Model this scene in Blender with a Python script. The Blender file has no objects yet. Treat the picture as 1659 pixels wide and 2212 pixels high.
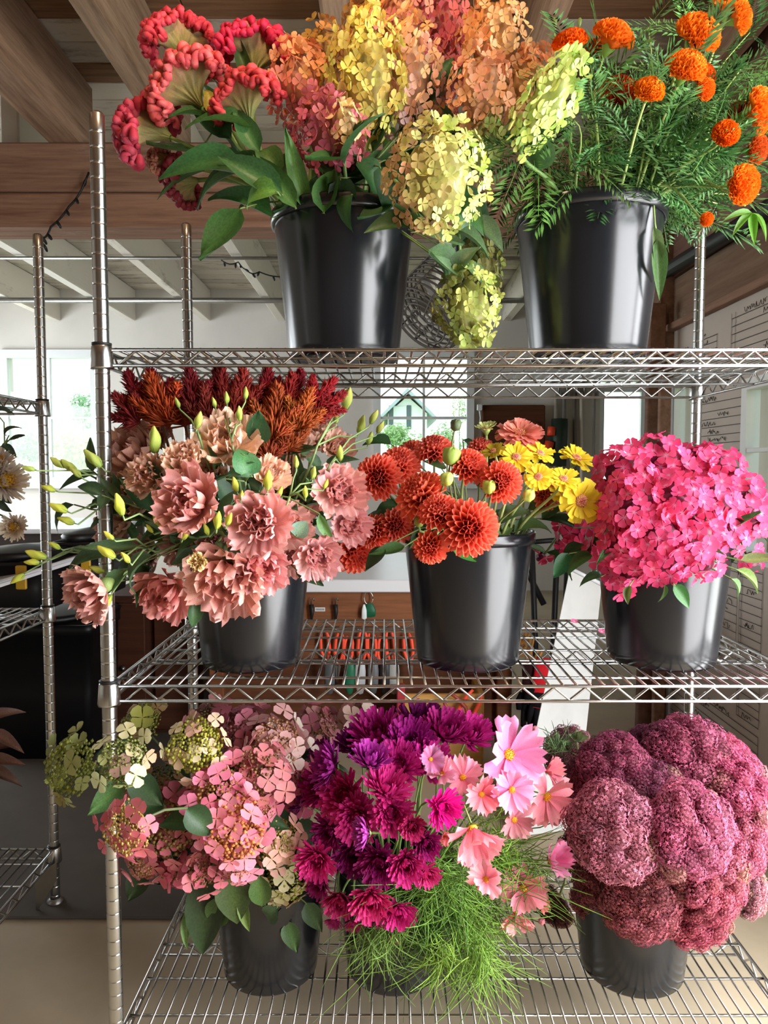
import bpy, math, random
import numpy as np
from mathutils import Vector, Matrix

SC = bpy.context.scene
COL = SC.collection
rnd = random.Random(7)
pi = math.pi
sin, cos = math.sin, math.cos

# ------------------------------------------------------------------ camera
F = 1600.0                     # focal length in pixels of the 1659 x 2212 frame
PITCH = math.radians(3.3)
ZC = 1.35
cam_d = bpy.data.cameras.new('camera')
cam_d.sensor_fit = 'HORIZONTAL'
cam_d.sensor_width = 36.0
cam_d.lens = F / 1659.0 * 36.0
cam_d.clip_start = 0.05
cam_d.clip_end = 200
cam = bpy.data.objects.new('camera', cam_d)
COL.objects.link(cam)
cam.location = (0, 0, ZC)
cam.rotation_euler = (pi / 2 - PITCH, 0, 0)
SC.camera = cam

# ------------------------------------------------------------------ sky, daylight, exposure
world = bpy.data.worlds.new('overcast_sky')
SC.world = world
world.use_nodes = True
_bg = world.node_tree.nodes['Background']
_bg.inputs[0].default_value = (0.90, 0.96, 1.0, 1)
_bg.inputs[1].default_value = 2.0

def area(name, loc, rot, sx, sy, energy, color):
    l = bpy.data.lights.new(name, 'AREA')
    l.shape = 'RECTANGLE'; l.size = sx; l.size_y = sy; l.energy = energy; l.color = color
    o = bpy.data.objects.new(name, l); COL.objects.link(o)
    o.location = loc; o.rotation_euler = rot
    return o
# daylight through the open barn door in the right wall
area('door_daylight', (1.40, 0.52, 1.30), (0, pi / 2, 0), 2.3, 1.85, 115, (0.97, 0.975, 1.0))
# fill light added at an unseen left wall opening to brighten the back room
area('left_fill_light', (-4.32, 5.0, 1.5), (0, -pi / 2, 0), 1.5, 3.6, 60, (0.92, 0.97, 1.0))

vs = SC.view_settings
vs.view_transform = 'Standard'
vs.look = 'None'
vs.gamma = 1.0
vs.use_curve_mapping = False
vs.exposure = 0.62
SC.cycles.max_bounces = 5
SC.cycles.diffuse_bounces = 3
SC.cycles.glossy_bounces = 3
SC.cycles.transmission_bounces = 3
SC.cycles.caustics_reflective = False
SC.cycles.caustics_refractive = False
SC.cycles.use_adaptive_sampling = True
SC.cycles.adaptive_threshold = 0.1
SC.cycles.adaptive_min_samples = 16
SC.cycles.transparent_max_bounces = 8
SC.cycles.sample_clamp_indirect = 6.0

# ------------------------------------------------------------------ helpers
def at(x, y, Y):
    """the world point at depth Y that the photograph shows at pixel x, y"""
    u = (x - 829.5) / F; v = -(y - 1106.0) / F
    dy = cos(PITCH) + v * sin(PITCH); dz = -sin(PITCH) + v * cos(PITCH)
    t = Y / dy
    return Vector((u * t, Y, ZC + dz * t))

def S(px, Y):
    return px * Y / F

def C(h):
    h = h.lstrip('#')
    o = []
    for i in (0, 2, 4):
        c = int(h[i:i + 2], 16) / 255.0
        o.append(c / 12.92 if c <= 0.04045 else ((c + 0.055) / 1.055) ** 2.4)
    return tuple(o)

def mix(a, b, t):
    return tuple(a[i] * (1 - t) + b[i] * t for i in range(3))

def vary(c, amt, r=rnd):
    k = 1 + r.uniform(-amt, amt)
    return tuple(max(0.0, min(1.0, x * k * (1 + r.uniform(-amt, amt) * 0.5))) for x in c)

class MB:
    def __init__(s):
        s.v = []; s.f = []; s.c = []
    def add(s, V, Fc, col=(1, 1, 1), M=None):
        b = len(s.v)
        V = np.asarray(V, float)
        if M is not None:
            A = np.array(M)
            V = V @ A[:3, :3].T + A[:3, 3]
        s.v.extend(map(tuple, V.tolist()))
        s.f.extend([tuple(i + b for i in q) for q in Fc])
        if len(col) and isinstance(col[0], (int, float)):
            s.c.extend([tuple(col)] * len(V))
        else:
            s.c.extend([tuple(x) for x in col])
        return s
    def mesh(s, name, mat, smooth=True):
        m = bpy.data.meshes.new(name)
        m.from_pydata(s.v, [], s.f)
        a = m.color_attributes.new('Col', 'FLOAT_COLOR', 'POINT')
        arr = np.ones((len(s.v), 4), np.float32)
        arr[:, :3] = np.array(s.c, np.float32).reshape(-1, 3)
        a.data.foreach_set('color', arr.ravel())
        if smooth:
            m.polygons.foreach_set('use_smooth', np.ones(len(m.polygons), bool))
        m.materials.append(mat)
        m.update()
        return m
    def box(s, lo, hi, col=(1, 1, 1), M=None):
        x0, y0, z0 = lo; x1, y1, z1 = hi
        V = [(x0, y0, z0), (x1, y0, z0), (x1, y1, z0), (x0, y1, z0), (x0, y0, z1), (x1, y0, z1), (x1, y1, z1), (x0, y1, z1)]
        return s.add(V, [(0, 3, 2, 1), (4, 5, 6, 7), (0, 1, 5, 4), (1, 2, 6, 5), (2, 3, 7, 6), (3, 0, 4, 7)], col, M)
    def bevbox(s, lo, hi, b=0.004, col=(1, 1, 1), M=None):
        # a box with chamfered vertical and horizontal edges, as one closed shell
        x0, y0, z0 = lo; x1, y1, z1 = hi
        def ring(i, z):
            return [(x0 + i + b, y0 + i, z), (x1 - i - b, y0 + i, z), (x1 - i, y0 + i + b, z), (x1 - i, y1 - i - b, z),
                    (x1 - i - b, y1 - i, z), (x0 + i + b, y1 - i, z), (x0 + i, y1 - i - b, z), (x0 + i, y0 + i + b, z)]
        V = ring(b, z0) + ring(0, z0 + b) + ring(0, z1 - b) + ring(b, z1)
        Fc = [tuple(range(7, -1, -1)), tuple(range(24, 32))]
        for k in range(3):
            for j in range(8):
                Fc.append((k * 8 + j, k * 8 + (j + 1) % 8, (k + 1) * 8 + (j + 1) % 8, (k + 1) * 8 + j))
        return s.add(V, Fc, col, M)
    def tube(s, P, R, n=6, col=(1, 1, 1), caps=True, M=None):
        P = np.asarray(P, float); N = len(P)
        R = np.full(N, R, float) if np.isscalar(R) else np.asarray(R, float)
        T = np.gradient(P, axis=0)
        T /= np.linalg.norm(T, axis=1)[:, None] + 1e-12
        a = np.array([0, 0, 1.0]) if abs(T[0][2]) < 0.9 else np.array([1.0, 0, 0])
        u = np.cross(T[0], a); u /= np.linalg.norm(u)
        V = []
        for i in range(N):
            u = u - T[i] * np.dot(u, T[i]); u /= np.linalg.norm(u) + 1e-12
            w = np.cross(T[i], u)
            for k in range(n):
                t = 2 * pi * k / n
                V.append(P[i] + R[i] * (cos(t) * u + sin(t) * w))
        Fc = [(i * n + k, i * n + (k + 1) % n, (i + 1) * n + (k + 1) % n, (i + 1) * n + k) for i in range(N - 1) for k in range(n)]
        if caps:
            Fc += [tuple(range(n - 1, -1, -1)), tuple((N - 1) * n + k for k in range(n))]
        if len(col) == N and not isinstance(col[0], (int, float)):
            col = [c for c in col for _ in range(n)]
        return s.add(V, Fc, col, M)
    def lathe(s, prof, n=48, col=(1, 1, 1), M=None, close=False):
        V = []; cc = []
        for i, (r, z) in enumerate(prof):
            for k in range(n):
                t = 2 * pi * k / n
                V.append((r * cos(t), r * sin(t), z))
                if not isinstance(col[0], (int, float)): cc.append(col[i])
        N = len(prof)
        Fc = [(i * n + k, i * n + (k + 1) % n, (i + 1) * n + (k + 1) % n, (i + 1) * n + k) for i in range(N - 1) for k in range(n)]
        if close:
            Fc += [tuple(range(n - 1, -1, -1)), tuple((N - 1) * n + k for k in range(n))]
        return s.add(V, Fc, cc or col, M)

def Rx(a): return Matrix.Rotation(a, 4, 'X')
def Ry(a): return Matrix.Rotation(a, 4, 'Y')
def Rz(a): return Matrix.Rotation(a, 4, 'Z')
def T(x, y=None, z=None):
    return Matrix.Translation(Vector((x, y, z)) if y is not None else Vector(x))
def SCL(x, y=None, z=None):
    return Matrix.Diagonal((x, x if y is None else y, x if z is None else z, 1))

def orient(loc, d, spin=0.0, s=1.0, up=None):
    """matrix whose local Z points along d"""
    d = Vector(d).normalized()
    a = Vector(up) if up is not None else (Vector((0, 0, 1)) if abs(d.z) < 0.95 else Vector((0, -1, 0)))
    x = a.cross(d).normalized(); y = d.cross(x)
    M = Matrix((x, y, d)).transposed().to_4x4()
    return T(loc) @ M @ Rz(spin) @ (SCL(s) if not isinstance(s, tuple) else SCL(*s))

def along(loc, d, nrm, L, W):
    """matrix for a leaf: local Y along d with length L, local Z near nrm, width W"""
    y = Vector(d).normalized(); n = Vector(nrm)
    x = y.cross(n)
    if x.length < 1e-4: x = y.cross(Vector((0.3, -1, 0.2)))
    x.normalize(); z = x.cross(y)
    M = Matrix((x, y, z)).transposed().to_4x4()
    return T(loc) @ M @ SCL(W, L, L)

def ob(name, me, parent=None, M=None, color=None, kind=None, label=None):
    o = bpy.data.objects.new(name, me)
    COL.objects.link(o)
    if parent is not None: o.parent = parent
    if M is not None: o.matrix_basis = M
    if color is not None: o.color = (color[0], color[1], color[2], 1)
    if kind: o['kind'] = kind
    if label: o['label'] = label
    return o

def tag(o, label, cat, group=None):
    o['label'] = label; o['category'] = cat
    if group: o['group'] = group
    return o

def thing(name, label, cat, loc=(0, 0, 0), group=None):
    o = bpy.data.objects.new(name, None)
    o.empty_display_size = 0.02
    COL.objects.link(o); o.location = loc
    return tag(o, label, cat, group)

def struct(name, me, M=None, color=None):
    o = ob(name, me, None, M, color); o['kind'] = 'structure'
    return o

def dup(o, parent=None, M=None):
    c = o.copy(); COL.objects.link(c); c.parent = parent
    if M is not None: c.matrix_basis = M
    for ch in list(o.children): dup(ch, c)
    return c

# ------------------------------------------------------------------ materials
def nodes(name):
    m = bpy.data.materials.new(name); m.use_nodes = True
    nt = m.node_tree; b = nt.nodes['Principled BSDF']
    return m, nt, b
def N(nt, t, **k):
    n = nt.nodes.new(t)
    for a, v in k.items(): setattr(n, a, v)
    return n

def plain(name, col, rough=0.5, metal=0.0, spec=0.5, noise=0.0, nscale=20.0, bump=0.0, stretch=None, obcol=False):
    m, nt, b = nodes(name)
    b.inputs['Roughness'].default_value = rough
    b.inputs['Metallic'].default_value = metal
    b.inputs['Specular IOR Level'].default_value = spec
    L = nt.links
    src = None
    rgb = N(nt, 'ShaderNodeRGB'); rgb.outputs[0].default_value = (*col, 1)
    src = rgb.outputs[0]
    if obcol:
        oi = N(nt, 'ShaderNodeObjectInfo')
        mm = N(nt, 'ShaderNodeMix', data_type='RGBA', blend_type='MULTIPLY')
        mm.inputs[0].default_value = 1
        L.new(src, mm.inputs[6]); L.new(oi.outputs['Color'], mm.inputs[7]); src = mm.outputs[2]
    if noise or bump:
        tc = N(nt, 'ShaderNodeTexCoord'); mp = N(nt, 'ShaderNodeMapping')
        if stretch: mp.inputs['Scale'].default_value = stretch
        nz = N(nt, 'ShaderNodeTexNoise'); nz.inputs['Scale'].default_value = nscale; nz.inputs['Detail'].default_value = 8
        nz.inputs['Roughness'].default_value = 0.65
        L.new(tc.outputs['Object'], mp.inputs[0]); L.new(mp.outputs[0], nz.inputs[0])
        if noise:
            mr = N(nt, 'ShaderNodeMapRange'); mr.inputs[1].default_value = 0.25; mr.inputs[2].default_value = 0.75
            mr.inputs[3].default_value = 1 - noise; mr.inputs[4].default_value = 1 + noise * 0.6
            L.new(nz.outputs[0], mr.inputs[0])
            mm = N(nt, 'ShaderNodeMix', data_type='RGBA', blend_type='MULTIPLY'); mm.inputs[0].default_value = 1
            L.new(src, mm.inputs[6]); L.new(mr.outputs[0], mm.inputs[7]); src = mm.outputs[2]
        if bump:
            bp = N(nt, 'ShaderNodeBump'); bp.inputs['Strength'].default_value = bump; bp.inputs['Distance'].default_value = 0.01
            L.new(nz.outputs[0], bp.inputs['Height']); L.new(bp.outputs[0], b.inputs['Normal'])
    L.new(src, b.inputs['Base Color'])
    return m

def flora(name, rough=0.55, trans=0.3, spec=0.3, nscale=60, namt=0.18):
    """petals and leaves: the object's own colour times a painted tint, thin and a little translucent"""
    m, nt, b = nodes(name); L = nt.links
    oi = N(nt, 'ShaderNodeObjectInfo'); at_ = N(nt, 'ShaderNodeAttribute', attribute_name='Col')
    mm = N(nt, 'ShaderNodeMix', data_type='RGBA', blend_type='MULTIPLY'); mm.inputs[0].default_value = 1
    L.new(oi.outputs['Color'], mm.inputs[6]); L.new(at_.outputs['Color'], mm.inputs[7])
    tc = N(nt, 'ShaderNodeTexCoord'); nz = N(nt, 'ShaderNodeTexNoise'); nz.inputs['Scale'].default_value = nscale; nz.inputs['Detail'].default_value = 4
    L.new(tc.outputs['Object'], nz.inputs[0])
    mr = N(nt, 'ShaderNodeMapRange'); mr.inputs[1].default_value = 0.3; mr.inputs[2].default_value = 0.7
    mr.inputs[3].default_value = 1 - namt; mr.inputs[4].default_value = 1 + namt
    L.new(nz.outputs[0], mr.inputs[0])
    m2 = N(nt, 'ShaderNodeMix', data_type='RGBA', blend_type='MULTIPLY'); m2.inputs[0].default_value = 1
    L.new(mm.outputs[2], m2.inputs[6]); L.new(mr.outputs[0], m2.inputs[7])
    L.new(m2.outputs[2], b.inputs['Base Color'])
    b.inputs['Roughness'].default_value = rough
    b.inputs['Specular IOR Level'].default_value = spec
    tr = N(nt, 'ShaderNodeBsdfTranslucent'); L.new(m2.outputs[2], tr.inputs[0])
    ms = N(nt, 'ShaderNodeMixShader'); ms.inputs[0].default_value = trans
    L.new(b.outputs[0], ms.inputs[1]); L.new(tr.outputs[0], ms.inputs[2])
    L.new(ms.outputs[0], nt.nodes['Material Output'].inputs[0])
    return m

def wood(name, c1, c2, axis=0, scale=3.0, rough=0.75, white=None, wamt=0.0):
    """planks with grain along one axis; white: worn whitewash in patches"""
    m, nt, b = nodes(name); L = nt.links
    tc = N(nt, 'ShaderNodeTexCoord'); oi = N(nt, 'ShaderNodeObjectInfo')
    ad = N(nt, 'ShaderNodeVectorMath', operation='ADD')
    cb = N(nt, 'ShaderNodeCombineXYZ')
    mu = N(nt, 'ShaderNodeMath', operation='MULTIPLY'); mu.inputs[1].default_value = 37.0
    L.new(oi.outputs['Random'], mu.inputs[0])
    for i in range(3): L.new(mu.outputs[0], cb.inputs[i])
    L.new(tc.outputs['Object'], ad.inputs[0]); L.new(cb.outputs[0], ad.inputs[1])
    mp = N(nt, 'ShaderNodeMapping')
    sc = [14.0, 14.0, 14.0]; sc[axis] = 0.9
    mp.inputs['Scale'].default_value = sc
    L.new(ad.outputs[0], mp.inputs[0])
    nz = N(nt, 'ShaderNodeTexNoise'); nz.inputs['Scale'].default_value = scale; nz.inputs['Detail'].default_value = 10; nz.inputs['Roughness'].default_value = 0.7
    L.new(mp.outputs[0], nz.inputs[0])
    cr = N(nt, 'ShaderNodeValToRGB')
    cr.color_ramp.elements[0].position = 0.3; cr.color_ramp.elements[0].color = (*c1, 1)
    cr.color_ramp.elements[1].position = 0.7; cr.color_ramp.elements[1].color = (*c2, 1)
    L.new(nz.outputs[0], cr.inputs[0])
    src = cr.outputs[0]
    if white:
        n2 = N(nt, 'ShaderNodeTexNoise'); n2.inputs['Scale'].default_value = 1.1; n2.inputs['Detail'].default_value = 9
        n2.inputs['Roughness'].default_value = 0.75
        mp2 = N(nt, 'ShaderNodeMapping'); s2 = [4.0] * 3; s2[axis] = 1.2; mp2.inputs['Scale'].default_value = s2
        L.new(ad.outputs[0], mp2.inputs[0]); L.new(mp2.outputs[0], n2.inputs[0])
        mr = N(nt, 'ShaderNodeMapRange'); mr.inputs[1].default_value = 0.62 - wamt * 0.35; mr.inputs[2].default_value = 0.74 - wamt * 0.35
        L.new(n2.outputs[0], mr.inputs[0])
        mx = N(nt, 'ShaderNodeMix', data_type='RGBA'); L.new(mr.outputs[0], mx.inputs[0]); L.new(src, mx.inputs[6]); mx.inputs[7].default_value = (*white, 1)
        src = mx.outputs[2]
    m3 = N(nt, 'ShaderNodeMix', data_type='RGBA', blend_type='MULTIPLY'); m3.inputs[0].default_value = 1
    L.new(src, m3.inputs[6]); L.new(oi.outputs['Color'], m3.inputs[7])
    L.new(m3.outputs[2], b.inputs['Base Color'])
    b.inputs['Roughness'].default_value = rough; b.inputs['Specular IOR Level'].default_value = 0.25
    bp = N(nt, 'ShaderNodeBump'); bp.inputs['Strength'].default_value = 0.35; bp.inputs['Distance'].default_value = 0.01
    L.new(nz.outputs[0], bp.inputs['Height']); L.new(bp.outputs[0], b.inputs['Normal'])
    return m

def glass(name):
    m = bpy.data.materials.new(name); m.use_nodes = True
    nt = m.node_tree; nt.nodes.clear()
    o = N(nt, 'ShaderNodeOutputMaterial'); t = N(nt, 'ShaderNodeBsdfTransparent'); g = N(nt, 'ShaderNodeBsdfGlossy')
    t.inputs[0].default_value = (0.96, 0.985, 0.98, 1); g.inputs['Roughness'].default_value = 0.02
    x = N(nt, 'ShaderNodeMixShader'); x.inputs[0].default_value = 0.06
    nt.links.new(t.outputs[0], x.inputs[1]); nt.links.new(g.outputs[0], x.inputs[2]); nt.links.new(x.outputs[0], o.inputs[0])
    return m

M_petal = flora('petal', 0.6, 0.28, 0.2)
M_leaf = flora('leaf', 0.45, 0.22, 0.4, 25, 0.25)
M_stem = flora('stem', 0.5, 0.0, 0.35, 30, 0.15)
M_bucket = plain('black_plastic', C('#15171b'), 0.22, 0, 0.55, 0.25, 9, 0.02, (1, 1, 0.05))
M_chrome = plain('chrome_wire', C('#b9bab8'), 0.24, 1.0, 0.5, 0.12, 30, 0.0)
M_groove = plain('post_groove', C('#3d3c3a'), 0.5, 0.6)
M_beam = wood('aged_brown_beam', C('#6d523e'), C('#b89a80'), 1, 2.2, 0.8, C('#b7a896'), 0.05)
M_girder = wood('girder_wood', C('#735546'), C('#a5846f'), 0, 2.5, 0.85, C('#a99a8b'), 0.08)
M_plank = wood('ceiling_plank', C('#654a36'), C('#997558'), 0, 2.6, 0.85, C('#b3aa9c'), 0.08)
M_wplank = wood('whitewashed_plank', C('#77685a'), C('#a89c8d'), 0, 2.6, 0.85, C('#d8d2c6'), 0.75)
M_wbeam = wood('whitewashed_joist', C('#8d8478'), C('#bdb4a7'), 1, 2.0, 0.85, C('#dcd6ca'), 0.85)
M_brown = wood('brown_boards', C('#6b5144'), C('#8d7263'), 1, 2.5, 0.85, C('#b9a797'), 0.06)
M_white = plain('white_paint', C('#d9d6d0'), 0.6, 0, 0.3, 0.06, 3)
M_trim = plain('window_paint', C('#dfe4e6'), 0.5, 0, 0.3)
M_top = plain('white_laminate', C('#e4e6ea'), 0.3, 0, 0.4, 0.04, 5)
M_floor = plain('concrete_floor', C('#b8a98f'), 0.75, 0, 0.25, 0.22, 2.2, 0.08)
M_cork = wood('workbench_wood', C('#6d432a'), C('#96613f'), 0, 2.0, 0.7)
M_tan = wood('yellow_pine', C('#b07d3c'), C('#d6a760'), 0, 1.6, 0.6)
M_dark = plain('dark_plastic', C('#17181a'), 0.5, 0, 0.4)
M_board = plain('grey_writing_board', C('#b9b0a8'), 0.6, 0, 0.3, 0.08, 4)
M_ink = plain('pencil_ink', C('#3a3735'), 0.8)
M_col = plain('painted', (1, 1, 1), 0.45, 0, 0.4, 0.08, 12, 0, None, True)
M_cloth = plain('cloth', (1, 1, 1), 0.85, 0, 0.1, 0.2, 40, 0.1, None, True)
M_steel = plain('grey_steel', C('#8f8d89'), 0.35, 0.9, 0.5, 0.15, 25)
M_glass = glass('window_glass')
M_mat = plain('rubber_mat', C('#57514a'), 0.85, 0, 0.2, 0.15, 6, 0.05)
M_barn = wood('barn_siding', C('#6a5646'), C('#93806e'), 2, 2.0, 0.9)
M_grass = plain('lawn', C('#8fae6a'), 0.9, 0, 0.1, 0.3, 1.5)

# ================================================================== THE ROOM
def slab_with_holes(us, ws, holes, to3, thick):
    """one closed sheet over the grid us x ws less the holes (u0,u1,w0,w1); to3(u, w, d) places it"""
    us = sorted(set(us + [h[i] for h in holes for i in (0, 1)])); ws = sorted(set(ws + [h[i] for h in holes for i in (2, 3)]))
    nu, nw = len(us), len(ws)
    keep = [[not any(h[0] <= (us[i] + us[i + 1]) / 2 <= h[1] and h[2] <= (ws[j] + ws[j + 1]) / 2 <= h[3] for h in holes) for j in range(nw - 1)] for i in range(nu - 1)]
    V = [to3(u, w, d) for d in (0, thick) for u in us for w in ws]
    ix = lambda i, j, k: k * nu * nw + i * nw + j
    Fc = []
    K = lambda i, j: 0 <= i < nu - 1 and 0 <= j < nw - 1 and keep[i][j]
    for i in range(nu - 1):
        for j in range(nw - 1):
            if not keep[i][j]: continue
            Fc.append((ix(i, j, 0), ix(i + 1, j, 0), ix(i + 1, j + 1, 0), ix(i, j + 1, 0)))
            Fc.append((ix(i, j, 1), ix(i, j + 1, 1), ix(i + 1, j + 1, 1), ix(i + 1, j, 1)))
            if not K(i, j - 1): Fc.append((ix(i, j, 0), ix(i, j, 1), ix(i + 1, j, 1), ix(i + 1, j, 0)))
            if not K(i, j + 1): Fc.append((ix(i, j + 1, 0), ix(i + 1, j + 1, 0), ix(i + 1, j + 1, 1), ix(i, j + 1, 1)))
            if not K(i - 1, j): Fc.append((ix(i, j, 0), ix(i, j + 1, 0), ix(i, j + 1, 1), ix(i, j, 1)))
            if not K(i + 1, j): Fc.append((ix(i + 1, j, 0), ix(i + 1, j, 1), ix(i + 1, j + 1, 1), ix(i + 1, j + 1, 0)))
    return V, Fc

YB = 7.2                      # back wall
ZJ = 2.77                     # underside of the joists
FZ = 0.165                   # floor
ZP = 3.07                     # underside of the ceiling planks
XR = 1.3                      # right wall
YG = 3.3                      # girder

m = MB(); m.box((-4.4, -4.0, 0.06), (3.3, YB + 0.1, FZ))
struct('floor', m.mesh('floor', M_floor, False))
m = MB(); m.bevbox((-2.9, 1.885, FZ + 0.001), (-0.35, 4.4, FZ + 0.009), 0.003)
tag(ob('floor_mat', m.mesh('floor_mat', M_mat, False)), 'dark grey rubber mat on the floor behind the left racks', 'mat')

# back wall with two sash windows and a glazed door
WZ0, WZ1 = at(0, 1035, YB).z, at(0, 770, YB).z
W1 = (at(18, 900, YB).x, at(204, 900, YB).x); W2 = (at(818, 900, YB).x, at(1012, 900, YB).x)
D1 = (at(1296, 900, YB).x, at(1398, 900, YB).x); DZ1 = at(0, 560, YB).z
V, Fc = slab_with_holes([-4.4, 3.3], [0.0, 3.1], [(W1[0], W1[1], WZ0, WZ1), (W2[0], W2[1], WZ0, WZ1), (D1[0], D1[1], FZ, 2.2)], lambda u, w, d: (u, YB + d, w), 0.12)
m = MB(); m.add(V, Fc); struct('wall_back', m.mesh('wall_back', M_white, False))
V, Fc = slab_with_holes([-2.9, YB], [0.0, 3.1], [(3.2, 6.8, 0.75, 2.25)], lambda u, w, d: (-4.4 - d, u, w), 0.1)  # unseen opening added to go with the left fill light
m = MB(); m.add(V, Fc); struct('wall_left', m.mesh('wall_left', M_white, False))
m = MB(); m.box((-4.5, -3.0, 0), (XR + 0.1, -2.9, 3.1)); struct('wall_front', m.mesh('wall_front', M_barn, False))
V, Fc = slab_with_holes([-2.9, 1.5], [0.0, 3.1], [(-0.42, 1.46, 0.0, 2.47)], lambda u, w, d: (XR + d, u, w), 0.1)
m = MB(); m.add(V, Fc); struct('wall_door_side', m.mesh('wall_door_side', M_brown, False))
m = MB(); m.box((3.3, 3.6, 0), (3.4, YB, 3.1)); struct('wall_far_right', m.mesh('wall_far_right', M_white, False))
m = MB(); m.box((XR, 3.5, 0), (3.4, 3.6, 3.1)); struct('wall_return', m.mesh('wall_return', M_brown, False))

def window(name, x0, x1, z0, z1, y, ncol=2, nrow=2, shut=False):
    fw = 0.05
    V, Fc = slab_with_holes([x0 - 0.05, x1 + 0.05], [z0 - 0.06, z1 + 0.06], [(x0 + 0.02, x1 - 0.02, z0 + 0.02, z1 - 0.02)], lambda u, w, d: (u, y - 0.03 + d, w), 0.06)
    mm = MB(); mm.add(V, Fc)
    w = struct(name, mm.mesh(name, M_trim, False))
    bar = []
    for i in range(1, ncol):
        x = x0 + (x1 - x0) * i / ncol
        b = MB(); b.bevbox((x - 0.012, y - 0.018, z0 + 0.02), (x + 0.012, y + 0.018, z1 - 0.02), 0.003); ob('muntin', b.mesh('muntin', M_trim, False), w)
    for j in range(1, nrow):
        z = z0 + (z1 - z0) * j / nrow
        b = MB(); b.bevbox((x0 + 0.02, y - 0.02, z - 0.013), (x1 - 0.02, y + 0.02, z + 0.013), 0.003); ob('muntin', b.mesh('muntin', M_trim, False), w)
    for i in range(ncol):
        for j in range(nrow):
            dx = (x1 - x0) / ncol; dz = (z1 - z0) / nrow
            b = MB(); b.box((x0 + i * dx + 0.01, y - 0.003, z0 + j * dz + 0.01), (x0 + (i + 1) * dx - 0.01, y + 0.003, z0 + (j + 1) * dz - 0.01))
            ob('pane', b.mesh('pane', M_glass, False), w)
    b = MB(); b.bevbox((x0 - 0.08, y - 0.09, z0 - 0.09), (x1 + 0.08, y - 0.02, z0 - 0.05), 0.006); ob('window_sill', b.mesh('sill', M_trim, False), w)
    return w
window('window_1', W1[0], W1[1], WZ0, WZ1, YB - 0.01)
window('window_2', W2[0], W2[1], WZ0, WZ1, YB - 0.01)

# glazed back door
V, Fc = slab_with_holes([D1[0], D1[1]], [FZ + 0.01, 2.18], [(D1[0] + 0.05, D1[1] - 0.05, 0.5, 2.1)], lambda u, w, d: (u, YB + 0.03 + d, w), 0.05)
m = MB(); m.add(V, Fc); door = struct('door_1', m.mesh('door', M_trim, False))
for i, (a, b_) in enumerate(((0.5, 1.3), (1.32, 2.1))):
    m = MB(); m.box((D1[0] + 0.04, YB + 0.05, a), (D1[1] - 0.04, YB + 0.056, b_)); ob('pane', m.mesh('pane', M_glass, False), door)
m = MB(); m.bevbox((D1[0] + 0.05, YB + 0.03, 1.295), (D1[1] - 0.05, YB + 0.08, 1.325), 0.003); ob('muntin', m.mesh('muntin', M_trim, False), door)
m = MB(); m.tube([(D1[0] + 0.03, YB + 0.03, 1.0), (D1[0] + 0.03, YB - 0.03, 1.0), (D1[0] + 0.1, YB - 0.035, 1.0)], 0.009, 8); ob('door_handle', m.mesh('door_handle', M_steel), door)

# right wall with two windows, brown boards above, a ledge and a pipe
WR = [(2.36, 2.66, 1.05, at(1640, 832, 2.6).z), (3.12, 3.32, 0.95, 1.72)]
V, Fc = slab_with_holes([1.5, 3.5], [0.0, 1.99], [(a, b_, c, d) for a, b_, c, d in WR], lambda u, w, d: (XR + d, u, w), 0.08)
m = MB(); m.add(V, Fc); wr = struct('wall_right', m.mesh('wall_right', M_board, False))
for i, (z0, z1) in enumerate(((1.99, 2.2), (2.2, 2.42), (2.42, 2.62), (2.62, 2.86), (2.86, 3.1))):
    m = MB(); m.bevbox((XR - (0.012 if i else 0.004), 1.5, z0 + 0.004), (XR + 0.07, 3.5, z1 - 0.002), 0.004)
    ob('board', m.mesh('board', M_brown, False), wr, None, vary((0.95, 0.95, 0.95), 0.12))
m = MB(); m.bevbox((XR - 0.04, 1.5, 1.965), (XR, 3.5, 1.995), 0.004); ob('ledge', m.mesh('ledge', M_brown, False), wr, None, (1.1, 1.08, 1.05))
m = MB(); m.tube([(XR - 0.045, 1.5, 2.175), (XR - 0.045, 2.5, 2.2), (XR - 0.045, 3.48, 2.235)], 0.032, 10); ob('pipe', m.mesh('pipe', M_dark), wr)
for k, (a, b_, c, d) in enumerate(WR):
    V, Fc = slab_with_holes([a - 0.03, b_ + 0.03], [c - 0.03, d + 0.03], [(a + 0.01, b_ - 0.01, c + 0.01, d - 0.01)], lambda u, w, q: (XR - 0.012 + q, u, w), 0.05)
    m = MB(); m.add(V, Fc); w = struct('window_%d' % (k + 3), m.mesh('side_window_frame', M_trim, False))
    zm = c + (d - c) * 0.62
    for z0, z1 in ((c, zm), (zm, d)):
        m = MB(); m.box((XR + 0.01, a, z0 + 0.004), (XR + 0.016, b_, z1 - 0.004)); ob('pane', m.mesh('pane', M_glass, False), w)
    m = MB(); m.bevbox((XR - 0.008, a, zm - 0.008), (XR + 0.025, b_, zm + 0.008), 0.002); ob('muntin', m.mesh('muntin', M_trim, False), w)

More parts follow.
